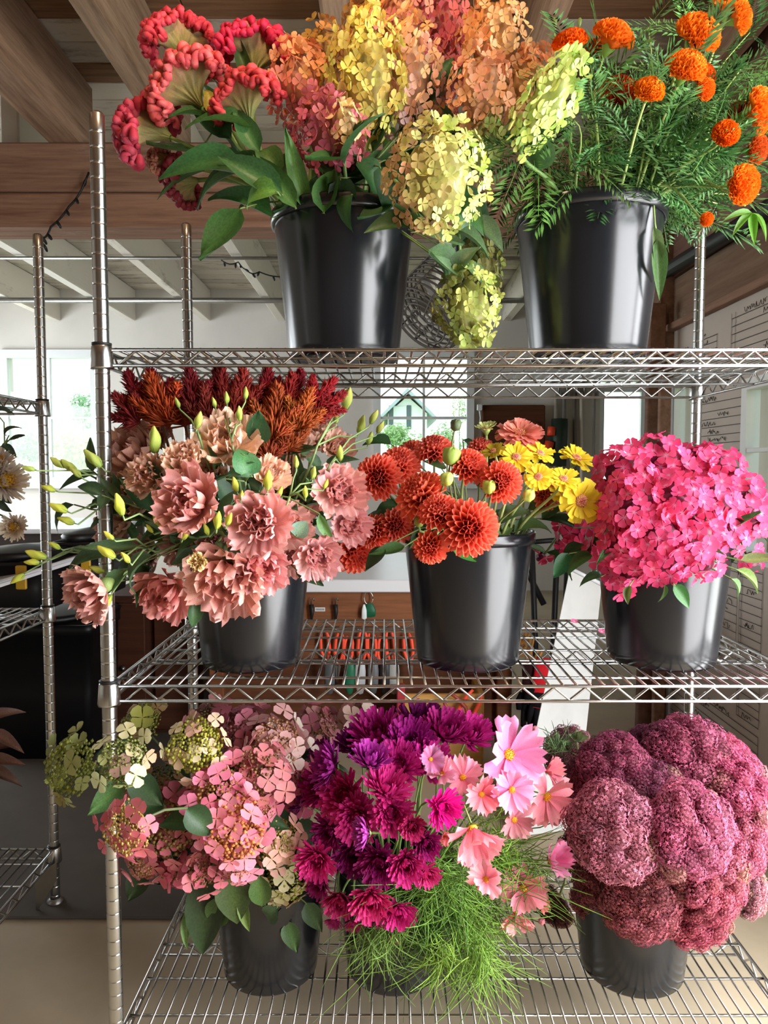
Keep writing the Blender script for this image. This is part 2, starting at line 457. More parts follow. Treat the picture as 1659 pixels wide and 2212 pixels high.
# corner posts and planks standing at the end of the right wall
m = MB(); m.bevbox((XR - 0.07, 3.36, FZ), (XR + 0.03, 3.5, ZJ), 0.008); struct('trim_1', m.mesh('corner_post', M_brown, False))
def plank_thing(x0, x1, y0, y1, z0, z1, lean, label, col):
    m = MB(); m.bevbox((-(x1 - x0) / 2, 0, 0), ((x1 - x0) / 2, y1 - y0, z1 - z0), 0.004)
    # saw marks and a split at the top end make it a worn plank
    o = ob('plank', m.mesh('standing_plank', M_brown, False), None, T((x0 + x1) / 2, y0, z0) @ Ry(lean), col)
    return tag(o, label, 'plank', 'planks standing by the corner post')
plank_thing(1.15, 1.22, 3.30, 3.34, FZ, 2.08, 0.012, 'narrow brown plank standing beside the corner post, short one', (0.85, 0.8, 0.78))
plank_thing(1.20, 1.25, 3.24, 3.27, FZ, 1.76, 0.0, 'shorter grey brown plank in front of the corner post', (1.25, 1.2, 1.18))

# ceiling: planks, joists, girder
m = MB(); m.box((-4.5, -3.0, ZP + 0.03), (3.4, YB + 0.1, ZP + 0.08)); ceil_ = struct('ceiling', m.mesh('ceiling', M_plank, False))
y = 1.7; k = 0
pw = 0.155
pm = {}
while y < YB:
    wz = y > 3.35 or (y > 2.85 and k % 3 != 1)
    for a, b_ in (((-4.4, -0.75), (-0.75, 3.3)) if k % 2 else ((-4.4, 0.9), (0.9, 3.3))):
        key = (a, b_, wz)
        if key not in pm:
            mm = MB(); mm.bevbox((a + 0.002, 0.003, 0), (b_ - 0.002, pw - 0.003, 0.03), 0.003); pm[key] = mm.mesh('plank', M_wplank if wz else M_plank, False)
        g = rnd.uniform(0.75, 1.15)
        o = ob('plank', pm[key], ceil_, T(0, y, ZP + rnd.uniform(-0.003, 0.003)), (g, g * 0.99, g * 0.97))
    y += pw; k += 1
for xr, w in ((-1.31, 0.16), (-0.87, 0.095), (-0.115, 0.085), (0.58, 0.085), (1.24, 0.09)):
    m = MB(); m.bevbox((xr - w, 0.9, ZJ), (xr, YG + 0.14, ZP - 0.004), 0.012)
    ob('joist', m.mesh('joist', M_beam, False), ceil_, None, vary((1, 1, 1), 0.08))
for i in range(9):
    xr = -3.82 + 0.72 * i
    m = MB(); m.bevbox((xr - 0.085, YG + 0.16, ZJ), (xr, YB, ZP - 0.004), 0.008)
    ob('joist', m.mesh('white_joist', M_wbeam, False), ceil_, None, vary((1, 1, 1), 0.06))
m = MB(); m.bevbox((-4.4, YG, 2.56), (XR, YG + 0.2, ZJ), 0.01); ob('girder', m.mesh('girder', M_girder, False), ceil_, None, (0.95, 0.92, 0.9))
m = MB(); m.bevbox((-4.4, YG + 0.004, 2.41), (XR, YG + 0.196, 2.557), 0.01); ob('girder', m.mesh('girder', M_girder, False), ceil_, None, (1.0, 0.93, 0.9))
for yy, r, z in ((5.0, 0.011, 2.752), (6.2, 0.022, 2.744)):
    m = MB(); m.tube([(-4.3, yy, z), (0, yy, z - 0.006), (3.2, yy, z)], r, 10); ob('conduit', m.mesh('conduit', M_steel), ceil_)

# ================================================================== WIRE RACKS
PR = 0.0128
def post_mesh(h):
    prof = [(0.0, 0.0), (PR, 0.0)]; col = [(1, 1, 1)] * 2
    z = 0.03
    while z < h - 0.02:
        prof += [(PR, z - 0.0026), (PR, z - 0.0016), (PR - 0.0006, z - 0.0006), (PR - 0.0006, z + 0.0006), (PR, z + 0.0016), (PR, z + 0.0026)]
        z += 0.0254
    prof += [(PR, h - 0.004), (PR - 0.003, h), (0.0, h)]
    m = MB(); m.lathe(prof, 20); return m.mesh('post', M_chrome)
POST_H = ZC + 0.607 - FZ
PM = post_mesh(POST_H)
WIRE = 0.0023; RAIL = 0.0032; TH = 0.027
def truss(p0, p1, z, period=0.057):
    p0 = Vector(p0); p1 = Vector(p1); L = (p1 - p0).length; d = (p1 - p0) / L
    n = max(2, round(L / (period / 2)))
    pts = []
    for i in range(n + 1):
        q = p0 + d * (L * i / n)
        pts.append((q.x, q.y, z - (0.002 if i % 2 else TH - 0.002)))
    # a bent wire: keep corners crisp by doubling points near the bends
    P = []
    for i in range(len(pts)):
        if 0 < i < len(pts) - 1:
            a = Vector(pts[i - 1]); b = Vector(pts[i]); c = Vector(pts[i + 1])
            P += [b + (a - b) * 0.08, b, b + (c - b) * 0.08]
        else: P.append(Vector(pts[i]))
    return [tuple(q) for q in P]

def make_rack(x0, x1, y0, y1, label, shelves, posts=(1, 1, 1, 1), visible_wires=None):
    r = thing('wire_shelving_rack', label, 'shelving', (x0, y0, FZ), 'chrome wire shelving racks')
    W, D = x1 - x0, y1 - y0
    cor = [(0, 0), (W, 0), (0, D), (W, D)]
    for k, (cx, cy) in enumerate(cor):
        if posts[k]:
            ob('post', PM, r, T(cx, cy, 0))
            m = MB(); m.lathe([(PR + 0.001, 0.0), (PR + 0.009, 0.0), (PR + 0.009, 0.012), (PR + 0.001, 0.02)], 16); ob('foot', m.mesh('foot', M_steel), r, T(cx, cy, 0.001))
    inner = PR + 0.001
    sm = {}
    for z in shelves:
        key = 'deck'
        m = MB()
        # upper perimeter rail with rounded corners is the shelf's own mesh
        a = 0.02
        P = [(a, 0, z), (W - a, 0, z), (W, a, z), (W, D - a, z), (W - a, D, z), (a, D, z), (0, D - a, z), (0, a, z), (a, 0, z), (a + 0.02, 0, z)]
        zz = 0.0
        P = [(p[0], p[1], 0) for p in P]
        if 'rail' not in sm:
            m.tube(P, RAIL, 8); sm['rail'] = m.mesh('shelf', M_chrome)
            m2 = MB(); m2.tube(P, RAIL, 8); sm['lower'] = m2.mesh('lower_rail', M_chrome)
            for nm, p0, p1 in (('tx', (0.03, 0, 0), (W - 0.03, 0, 0)), ('ty', (0, 0.03, 0), (0, D - 0.03, 0))):
                m3 = MB(); m3.tube(truss(p0, p1, 0), WIRE, 6); sm[nm] = m3.mesh('zigzag_wire', M_chrome)
            m4 = MB(); m4.tube([(0, -0.001, 0.0), (0, D + 0.001, 0.0)], WIRE, 6); sm['w'] = m4.mesh('deck_wire', M_chrome)
            m5 = MB(); m5.tube([(0, 0, 0), (W, 0, 0)], WIRE * 1.15, 6); sm['c'] = m5.mesh('cross_wire', M_chrome)
            m6 = MB(); m6.lathe([(PR + 0.0005, -0.034), (PR + 0.0065, -0.034), (PR + 0.0075, -0.030), (PR + 0.0045, 0.004), (PR + 0.003, 0.008), (PR + 0.0005, 0.008)], 20); sm['col'] = m6.mesh('corner_collar', M_chrome)
            m7 = MB(); m7.lathe([(PR + 0.0005, 0.008), (PR + 0.004, 0.008), (PR + 0.004, 0.0115), (PR + 0.0005, 0.0115)], 20); sm['slv'] = m7.mesh('sleeve', M_dark)
        s = ob('shelf', sm['rail'], r, T(0, 0, z - FZ))
        ob('lower_rail', sm['lower'], s, T(0, 0, -TH))
        ob('zigzag_wire', sm['tx'], s); ob('zigzag_wire', sm['tx'], s, T(0, D, 0))
        ob('zigzag_wire', sm['tx'], s, T(0, D * 0.49, -0.004)); ob('lower_rail', sm['c'], s, T(0, D * 0.49, -TH)); ob('cross_wire', sm['c'], s, T(0, D * 0.49, -0.004))
        ob('zigzag_wire', sm['ty'], s); ob('zigzag_wire', sm['ty'], s, T(W, 0, 0))
        for q in (0.12, 0.3, 0.7, 0.88): ob('cross_wire', sm['c'], s, T(0, D * q, -0.0045))
        n = round(W / 0.0245)
        for i in range(1, n):
            ob('deck_wire', sm['w'], s, T(W * i / n, 0, 0.0015))
        for k, (cx, cy) in enumerate(cor):
            if posts[k]: ob('corner_collar', sm['col'], s, T(cx, cy, 0)); ob('sleeve', sm['slv'], s, T(cx, cy, 0))
    return r
RX0, RX1, RY0, RY1 = -0.490, 0.785, 1.30, 1.872
ZT, ZM, ZB = ZC + 0.207, ZC - 0.386, ZC - 1.046
make_rack(RX0, RX1, RY0, RY1, 'chrome wire shelving rack carrying the eight black flower buckets', (ZT, ZM, ZB))
LX1 = -0.896
lr = make_rack(LX1 - 0.92, LX1, 1.385, 1.955, 'second chrome wire shelving rack cut off by the left edge', (ZC + 0.172, ZC - 0.372, ZC - 1.03), (0, 0, 1, 1))
# bent plate foot clamped to the left rack's post
m = MB()
m.add([(-0.034, 0, 0.0), (0.022, 0, 0.09), (0.024, 0, 0.14), (-0.034, 0, 0.10), (-0.034, 0.004, 0.0), (0.022, 0.004, 0.09), (0.024, 0.004, 0.14), (-0.034, 0.004, 0.10)],
      [(0, 1, 2, 3), (7, 6, 5, 4), (0, 4, 5, 1), (1, 5, 6, 2), (2, 6, 7, 3), (3, 7, 4, 0)])
ob('foot_plate', m.mesh('foot_plate', M_steel, False), lr, T(0.92, 0.53, 0.0))

# ================================================================== BACKGROUND THINGS
# --- workbench in the middle of the room
by = 3.0; bz = 0.9
bx0, bx1 = at(425, 1256, by).x, at(1128, 1256, by).x
bench = thing('workbench', 'white topped workbench with brown wooden front behind the rack', 'workbench', ((bx0 + bx1) / 2, by + 0.4, 0))
bl = bench.location
def bpart(name, lo, hi, mat, col=None, bev=0.004):
    m = MB(); m.bevbox(lo, hi, bev); return ob(name, m.mesh(name, mat, False), bench, T(-bl), col)
bpart('table_top', (bx0, by, bz - 0.052), (bx1, by + 1.0, bz), M_top)
bpart('apron', (bx0 + 0.02, by + 0.03, bz - 0.20), (bx1 - 0.02, by + 0.05, bz - 0.054), M_cork)
bpart('tool_rail', (bx0 + 0.02, by + 0.045, bz - 0.34), (bx1 - 0.02, by + 0.06, bz - 0.204), M_cork, (0.7, 0.65, 0.62))
bpart('back_panel', (bx0 + 0.02, by + 0.10, FZ + 0.05), (bx1 - 0.02, by + 0.12, bz - 0.345), M_cork, (0.55, 0.5, 0.48))
for x in (bx0 + 0.03, bx1 - 0.09):
    for y in (by + 0.06, by + 0.9): bpart('leg', (x, y, FZ), (x + 0.06, y + 0.06, bz - 0.054), M_cork, (0.8, 0.75, 0.7))

# --- orange handled snips hanging in a row on the bench front
def snips_proto(name, label, handle, gap=0.012):
    t = thing(name, label, 'snips', (0, 0, 0), 'hand snips hanging on the bench front')
    for s in (-1, 1):
        m = MB(); P = [(s * 0.004, 0, -0.075), (s * 0.010, 0, -0.05), (s * (gap + 0.006), 0, -0.02), (s * (gap + 0.004), 0, 0.03), (s * (gap - 0.004), 0, 0.058)]
        m.tube(P, [0.004, 0.006, 0.0068, 0.0068, 0.0045], 8); ob('handle', m.mesh('handle', M_col), t, None, handle)
        m = MB(); m.add([(s * 0.001, -0.002, -0.07), (s * 0.012, -0.002, -0.08), (s * 0.002, -0.002, -0.15), (s * 0.001, 0.002, -0.07), (s * 0.012, 0.002, -0.08), (s * 0.002, 0.002, -0.15)],
                        [(0, 1, 2), (5, 4, 3), (0, 3, 4, 1), (1, 4, 5, 2), (2, 5, 3, 0)])
        ob('blade', m.mesh('blade', M_steel, False), t)
    m = MB(); m.lathe([(0, -0.006), (0.006, -0.006), (0.006, 0.006), (0, 0.006)], 10, M=Rx(pi / 2)); ob('pivot', m.mesh('pivot', M_steel), t, T(0, 0, -0.072))
    return t
sp = snips_proto('garden_snips', '', C('#ff5a3c'))
places = [(702, 'first from the lavender bucket'), (733, 'second from the left'), (752, 'third from the left'), (783, 'fourth from the left, under the green tag'), (803, 'fifth from the left'), (826, 'sixth from the left'), (843, 'seventh from the left'), (882, 'nearest the dahlia bucket')]
places[0] = (702, 'leftmost of the row')
for i, (px, d) in enumerate(places):
    q = at(px, 1392 + (i % 3) * 6, by + 0.02)
    o = sp if i == 0 else dup(sp)
    o.matrix_basis = T(q.x, by + 0.02, q.z) @ Ry(rnd.uniform(-0.1, 0.1)); o['label'] = 'orange handled snips on the workbench front, ' + d
# --- sheaths and pouches below the snips
for i, (px, col, d) in enumerate(((755, '#1f6b4a', 'green'), (778, '#c9cdd0', 'white'), (806, '#6f7274', 'mid grey'), (832, '#262427', 'black'), (851, '#a7a9a6', 'pale grey'), (712, '#54585a', 'dark grey'))):
    q = at(px, 1462, by - 0.0)
    m = MB()
    prof = [(0.0, -0.075), (0.012, -0.07), (0.021, -0.03), (0.023, 0.02), (0.02, 0.05), (0.012, 0.062), (0.0, 0.064)]
    m.lathe(prof, 16, M=SCL(1, 0.45, 1))
    t = thing('tool_sheath', d + ' tapered tool sheath hanging below the orange snips', 'sheath', (q.x, by + 0.005, q.z), 'tool sheaths on the bench front')
    ob('pouch', m.mesh('pouch', M_col), t, None, C(col))
    m = MB(); m.tube([(-0.006, 0, 0.06), (-0.007, 0, 0.085), (0, 0.005, 0.094), (0.007, 0, 0.085), (0.006, 0, 0.06)], 0.002, 6); ob('loop', m.mesh('loop', M_steel), t)
# --- green tag on a wire ring
q = at(796, 1312, by)
t = thing('hanging_tag', 'dark green plastic tag on a wire ring hooked to the bench', 'tag', (q.x, by + 0.01, q.z))
m = MB(); m.tube([(0.018 * cos(a), 0, 0.036 + 0.026 * sin(a)) for a in np.linspace(0, 2 * pi, 19)], 0.0022, 6); ob('ring', m.mesh('ring', M_chrome), t)
m = MB(); m.lathe([(0.0, -0.035), (0.024, -0.032), (0.026, -0.005), (0.015, 0.02), (0.0, 0.024)], 18, M=SCL(1, 0.25, 1)); ob('tag_body', m.mesh('tag_body', M_col), t, T(0.004, 0, -0.008), C('#0f5a3c'))
m = MB(); m.lathe([(0.0, -0.04), (0.011, -0.034), (0.010, 0.0), (0.004, 0.022), (0.0, 0.024)], 12, M=SCL(1, 0.4, 1)); ob('white_tab', m.mesh('white_tab', M_col), t, T(-0.018, -0.006, -0.012), C('#e6efee'))
# --- dark hook tools on the apron
for px, lab in ((724, 'slim dark hook tool hanging left of the green tag'), (672, 'dark hook tool hanging beside the lisianthus bucket')):
    q = at(px, 1318, by)
    t = thing('hook_tool', lab, 'tool', (q.x, by + 0.012, q.z))
    m = MB(); m.tube([(0, 0, -0.05), (0.003, 0, -0.01), (0, 0, 0.02)], [0.004, 0.008, 0.010], 8); ob('grip', m.mesh('grip', M_dark), t)
    m = MB(); m.tube([(0, 0, 0.02), (0, -0.004, 0.04), (0.008, -0.006, 0.048), (0.012, -0.004, 0.038)], 0.003, 6); ob('hook', m.mesh('hook', M_steel), t)
q = at(690, 1319, by)
t = thing('paper_label', 'small white printed label stuck on the brown bench front', 'label', (q.x, by + 0.027, q.z))
m = MB(); m.box((-0.021, -0.001, -0.008), (0.021, 0.001, 0.008)); ob('paper', m.mesh('paper', M_top, False), t)
m = MB()
for i in range(9): m.box((-0.017 + i * 0.004, -0.0016, -0.004), (-0.015 + i * 0.004, -0.001, 0.004))
ob('print', m.mesh('print', M_ink, False), t, kind='stuff')

# --- yellow wooden crate panel low under the bench with a red post and pruners on it
q0, q1 = at(866, 1500, 2.85), at(1040, 1620, 2.85)
t = thing('wooden_crate', 'yellow pine crate standing on the floor under the workbench', 'crate', ((q0.x + q1.x) / 2, 2.95, 0))
cx = (q0.x + q1.x) / 2; hw = (q1.x - q0.x) / 2
for i in range(2):
    z1 = q0.z - i * 0.16
    m = MB(); m.bevbox((-hw, -0.1, z1 - 0.155), (hw, -0.082, z1), 0.003); ob('slat', m.mesh('slat', M_tan, False), t)
for s in (-1, 1):
    m = MB(); m.bevbox((s * hw - 0.012, -0.08, FZ), (s * hw + 0.012, 0.2, q0.z), 0.003); ob('side_panel', m.mesh('side_panel', M_tan, False), t)
m = MB(); m.bevbox((-hw, -0.08, FZ + 0.02), (hw, 0.2, FZ + 0.035), 0.003); ob('base_board', m.mesh('base_board', M_tan, False), t)
q = at(866, 1540, 2.78)
m = MB(); m.bevbox((-0.016, -0.012, FZ), (0.016, 0.012, at(866, 1480, 2.78).z), 0.004)
tag(ob('stake', m.mesh('stake', M_col, False), None, T(q.x, 2.80, 0), C('#a8323a')), 'dark red wooden stake standing against the pine crate', 'stake')
sp2 = snips_proto('garden_pruners', 'orange handled pruners hanging on the pine crate', C('#ff5a3c'), 0.02)
q = at(1012, 1528, 2.82); sp2.matrix_basis = T(q.x, 2.815, q.z) @ Ry(0.5) @ SCL(1.2)
sp3 = dup(sp2); q = at(985, 1526, 2.82); sp3.matrix_basis = T(q.x, 2.80, q.z) @ Ry(-0.7) @ SCL(1.1); sp3['label'] = 'tan red pruners beside the orange pair on the pine crate'
for ch in sp3.children:
    if ch.name.startswith('handle'): ch.color = (*C('#9c4436'), 1)

# --- pair of gloves, red with black palms, hung by clothes pegs
def glove(label, q, col, ang):
    t = thing('work_glove', label, 'glove', q, 'work gloves pegged to the bench end')
    t.rotation_euler = (0, ang, 0); t.scale = (1.15, 1.15, 1.15)
    m = MB()
    m.lathe([(0.0, 0.10), (0.028, 0.098), (0.034, 0.09), (0.034, 0.05), (0.037, 0.0), (0.042, -0.05), (0.04, -0.075), (0.0, -0.08)], 18, M=SCL(1, 0.4, 1))
    ob('cuff_and_back', m.mesh('glove_back', M_cloth), t, None, col)
    for k, (fx, fl, sp_) in enumerate(((-0.030, 0.055, -0.14), (-0.010, 0.07, -0.03), (0.011, 0.068, 0.05), (0.031, 0.052, 0.14))):
        m = MB(); m.tube([(fx, 0, -0.06), (fx + sp_ * fl * 0.5, -0.002, -0.07 - fl * 0.5), (fx + sp_ * fl, 0.003, -0.075 - fl)], [0.0115, 0.0115, 0.009], 10)
        ob('finger', m.mesh('finger', M_cloth), t, None, C('#1c1b1e'))
    m = MB(); m.tube([(-0.034, 0, -0.01), (-0.05, -0.006, -0.035), (-0.052, -0.01, -0.065)], [0.013, 0.013, 0.009], 10); ob('thumb', m.mesh('thumb', M_cloth), t, None, C('#1c1b1e'))
    m = MB(); m.lathe([(0.0, -0.0785), (0.043, -0.072), (0.0445, -0.05), (0.041, -0.03), (0.036, -0.02)], 18, M=SCL(1, 0.45, 1)); ob('palm_coating', m.mesh('palm_coating', M_cloth), t, None, C('#1c1b1e'))
    return t
gz = 2.93
q0_, q1_, q2_ = at(1100, 1345, 2.965), at(1150, 1418, 2.965), at(1185, 1436, 2.965)
m = MB(); m.tube([(q0_.x, by + 0.02, q0_.z), tuple(q0_), tuple(q1_), tuple(q2_), (q2_.x + 0.28, 3.4, q2_.z + 0.1)], 0.003, 6)
tag(ob('peg_cord', m.mesh('peg_cord', M_tan)), 'thin cord holding pegs and gloves at the bench end', 'cord')
glove('red work glove with black fingers nearest the dahlia bucket', at(1150, 1490, gz + 0.03), C('#3a2022'), -0.05)
glove('bright red work glove with black fingertips hanging in front', at(1172, 1482, gz), C('#e22a33'), 0.08)
for i, (px, py) in enumerate(((1134, 1382), (1146, 1398), (1128, 1395), (1158, 1428), (1140, 1415))):
    q = at(px, py, 2.958)
    t = thing('clothes_peg', ['tan wooden clothes peg, highest beside the dahlia bucket', 'tan wooden clothes peg right of the highest one', 'tan clothes peg lying slanted under the upper pegs', 'tan clothes peg left of the gloves', 'tan clothes peg right of the slanted one'][i], 'peg', q, 'clothes pegs on the bench end')
    t.rotation_euler = (0, rnd.uniform(-0.4, 0.4), 0)
    for s in (-1, 1):
        m = MB(); m.bevbox((s * 0.006 - 0.005, -0.005, -0.045), (s * 0.006 + 0.004, 0.005, 0.045), 0.002); ob('prong', m.mesh('prong', M_tan, False), t, T(0, 0, 0) @ Ry(s * 0.06), (1.15, 1.0, 0.95))
    m = MB(); m.tube([(-0.013, -0.006, 0), (0, -0.008, 0.003), (0.013, -0.006, 0)], 0.0018, 6); ob('spring', m.mesh('spring', M_steel), t)

# --- pale panel leaning behind the rack, and dark stand beside it
p0, p1 = at(1232, 1228, 2.62), at(1300, 1262, 2.62)
p2, p3 = at(1262, 1620, 2.45), at(1165, 1545, 2.45)
p2 = p1 + (p2 - p1) * ((p1.z - FZ - 0.002) / (p1.z - p2.z)); p3 = p0 + (p3 - p0) * ((p0.z - FZ - 0.002) / (p0.z - p3.z))
m = MB()
Vf = [p0, p1, p2, p3]; off = Vector((0.004, 0.02, 0.0))
m.add([tuple(v) for v in Vf] + [tuple(v + off) for v in Vf], [(0, 1, 2, 3), (7, 6, 5, 4), (0, 4, 5, 1), (1, 5, 6, 2), (2, 6, 7, 3), (3, 7, 4, 0)])
t = thing('leaning_panel', 'pale grey panel leaning behind the phlox bucket', 'panel', (0, 0, 0))
ob('sheet', m.mesh('panel', M_col, False), t, None, C('#c9cac6'))
m = MB(); e = [p0 + Vector((0, -0.004, 0)), p1 + Vector((0, -0.004, 0))]; m.tube([tuple(v) for v in e], 0.007, 8); ob('edge_strip', m.mesh('edge_strip', M_top), t)
m = MB(); q = at(1284, 1236, 2.6); m.lathe([(0, -0.012), (0.012, -0.012), (0.014, 0), (0.008, 0.012), (0, 0.013)], 12); ob('clip', m.mesh('clip', M_chrome), t, T(q))
t = thing('folding_stand', 'dark folding metal stand between the dahlia bucket and the pale panel', 'stand', (at(1175, 1290, 3.4).x, 3.4, FZ))
for a, b_ in (((-0.06, 0, 0.86), (-0.02, 0, 0.0)), ((0.06, 0, 0.86), (0.04, 0.02, 0.0)), ((-0.14, 0.03, 0.84), (0.0, 0.0, 0.56)), ((0.12, 0.05, 0.80), (0.1, 0.05, 0.0))):
    m = MB(); m.tube([a, b_], 0.014, 8); ob('leg', m.mesh('leg', M_dark), t)
m = MB(); m.tube([(-0.14, 0.03, 0.84), (0.06, 0, 0.86), (0.12, 0.05, 0.80)], 0.012, 8); ob('top_bar', m.mesh('top_bar', M_dark), t)

# --- tools hung on the back wall between window and door
t = thing('wall_panel', 'dark brown carved wooden panel on the back wall beside the window', 'panel', (at(1110, 950, 7.1).x, 7.15, at(0, 950, 7.1).z))
w = S(68, 7.1); h = S(75, 7.1)
m = MB(); m.bevbox((-w, -0.03, -h), (w, 0.03, h), 0.01); ob('backing', m.mesh('backing', M_cork, False), t, None, (0.42, 0.36, 0.34))
for k in range(5):
    m = MB(); m.tube([(0.05 * cos(a) , -0.035, 0.05 * sin(a)) for a in np.linspace(0, pi, 9)], 0.008, 6); ob('carving', m.mesh('carving', M_cork), t, T(-w + 0.1 + k * (2 * w - 0.2) / 4, 0, h * 0.35), (0.5, 0.42, 0.4))
def hang(name, label, px, py, Y, parts, group='tools on the back wall'):
    q = at(px, py, Y); t = thing(name, label, 'tool', q, group)
    for nm, P, r, mat, col in parts:
        m = MB(); m.tube(P, r, 8); ob(nm, m.mesh(nm, mat), t, None, col)
    return t
for px, lab, col, L in ((1200, 'long handled tool with pale shaft, left of the wall tools', '#b9b2a5', 0.95), (1218, 'long handled tool with grey steel head between the wall tools', '#8d8984', 0.9),
                        (1240, 'long handled tool with dark shaft hanging by the back door', '#6f675e', 1.0), (1255, 'long pale pole leaning beside the back door', '#d5cfbf', 1.25), (1282, 'grey plank pole nearest the back door', '#8f8a83', 1.2)):
    i = px % 7
    hang('long_tool', lab, px, 905, 7.17, [('shaft', [(0.03 * sin(i), 0, -L), (0, 0, 0.25)], 0.018, M_col, C(col)), ('head', [(-0.05, 0, 0.3), (-0.02, -0.01, 0.36), (0.03, -0.01, 0.34), (0.04, 0, 0.22), (0.0, 0, 0.2)], 0.02, M_steel, None)])
t = hang('trimmer', 'green and orange hedge tool hanging right of the carved panel', 1192, 950, 7.1, [('grip', [(0, 0, 0.12), (-0.01, -0.01, 0.04)], 0.04, M_col, C('#f0502e')), ('lower_grip', [(-0.02, -0.01, -0.02), (-0.06, -0.02, -0.16)], 0.045, M_col, C('#f0502e')), ('body', [(0.08, 0.03, 0.2), (0.07, 0.03, -0.25)], 0.08, M_col, C('#26352b'))])
q = at(1036, 880, 7.1)
t = thing('wall_switch', 'small white switch and cable left of the carved panel', 'switch', q)
m = MB(); m.bevbox((-0.025, -0.02, -0.03), (0.025, 0.02, 0.03), 0.006); ob('switch_body', m.mesh('switch_body', M_top, False), t)
m = MB(); m.tube([(0, 0, -0.03), (0.01, -0.005, -0.1), (0.0, 0, -0.2)], 0.008, 6); ob('cable', m.mesh('cable', M_top), t)

# --- drum fan hung under the ceiling
fq = at(948, 655, 3.8)
t = thing('drum_fan', 'dusty grey cage fan tilted downward under the ceiling', 'fan', fq)
ax = Vector((-0.55, -0.35, -0.62)).normalized()
FM = orient((0, 0, 0), ax) @ SCL(1.15)
M_fan = plain('dusty_fan_wire', C('#5d5853'), 0.6, 0.4)
for k in range(9):
    z = -0.12 + 0.03 * k; rr = 0.175 if k < 8 else 0.165
    m = MB(); m.tube([(rr * cos(a), rr * sin(a), z) for a in np.linspace(0, 2 * pi, 37)], 0.005, 5); ob('cage_ring', m.mesh('cage_ring', M_fan), t, FM)
for k in range(5):
    rr = 0.03 + 0.03 * k
    m = MB(); m.tube([(rr * cos(a), rr * sin(a), 0.125) for a in np.linspace(0, 2 * pi, 31)], 0.004, 5); ob('grille_ring', m.mesh('grille_ring', M_fan), t, FM)
for k in range(12):
    a = 2 * pi * k / 12
    m = MB(); m.tube([(0.03 * cos(a), 0.03 * sin(a), 0.125), (0.165 * cos(a), 0.165 * sin(a), 0.122), (0.176 * cos(a), 0.176 * sin(a), 0.1), (0.176 * cos(a), 0.176 * sin(a), -0.125), (0.07 * cos(a), 0.07 * sin(a), -0.14)], 0.004, 5); ob('spoke', m.mesh('spoke', M_fan), t, FM)
m = MB(); m.lathe([(0, -0.20), (0.05, -0.195), (0.062, -0.17), (0.062, -0.07), (0.03, -0.05), (0.0, -0.05)], 20); ob('motor', m.mesh('motor', M_fan), t, FM)
bm_ = MB()
bm_.add([(0.0, -0.025, 0.0), (0.15, -0.055, 0.02), (0.155, 0.045, -0.02), (0.0, 0.025, 0.0)], [(0, 1, 2, 3)]); BL = bm_.mesh('blade', M_steel, False)
for k in range(4): ob('blade', BL, t, FM @ Rz(k * pi / 2))
m = MB(); m.tube([(0.10, 0.04, 0.16), (0.1, 0.03, 0.3), (0.06, 0.0, ZP - fq.z)], 0.014, 8); ob('bracket', m.mesh('bracket', M_dark), t)
m = MB(); m.bevbox((0.06, -0.03, 0.05), (0.16, 0.05, 0.16), 0.01); ob('junction_box', m.mesh('junction_box', M_dark, False), t)

# --- string lights
def string_lights(pts, label, nb):
    t = thing('string_lights', label, 'string lights', pts[0], 'dark string lights under the ceiling')
    b = pts[0]; P = []
    for i in range(len(pts) - 1):
        for k in range(6):
            u = k / 6; p = pts[i].lerp(pts[i + 1], u) - b; p.z -= 0.02 * sin(pi * u) * (1 if i % 2 == 0 else 0.4); P.append(tuple(p))
    P.append(tuple(pts[-1] - b))
    m = MB(); m.tube(P, 0.0045, 6); ob('cable', m.mesh('cable', M_dark), t)
    bb = MB(); bb.lathe([(0, -0.034), (0.006, -0.028), (0.008, -0.015), (0.006, 0.0), (0, 0.001)], 8); BM_ = bb.mesh('bulb', M_dark)
    for k in range(nb):
        p = P[int((k + 0.5) * len(P) / nb)]
        ob('bulb', BM_, t, T(p) @ Rx(rnd.uniform(-0.9, 0.9)) @ Ry(rnd.uniform(-0.9, 0.9)))
string_lights([at(x, y, YG - 0.03) for x, y in ((192, 372), (150, 445), (110, 490), (88, 512), (96, 530))], 'dark string of small bulbs draped across the brown girder', 8)
string_lights([at(x, y, 5.0 - 0.02 * (x != 478)) for x, y in ((478, 562), (515, 566), (530, 582), (560, 587), (605, 598), (660, 572))], 'dark string of small bulbs left of the cockscomb bucket', 9)

# --- left background: white table, black bins, folded white board
ty = 4.6
tz = at(0, 1143, ty).z
t = thing('trestle_table', 'white topped table against the back wall at far left', 'table', (-1.9, ty + 0.5, 0))
x0, x1 = -3.6 + 1.9, at(212, 1130, ty).x + 1.9
def tp(nm, lo, hi, mat, col=None):
    m = MB(); m.bevbox(lo, hi, 0.006); return ob(nm, m.mesh(nm, mat, False), t, None, col)
tp('table_top', (x0, -0.5, tz - 0.03), (x1, 0.6, tz), M_top)
for xx in (x0 + 0.05, x1 - 0.1):
    for yy in (-0.45, 0.5): tp('leg', (xx, yy, FZ), (xx + 0.05, yy + 0.05, tz - 0.032), M_col, C('#4a4038'))
tp('apron', (x0 + 0.02, -0.46, tz - 0.16), (x1 - 0.03, -0.44, tz - 0.032), M_col, C('#3b3330'))

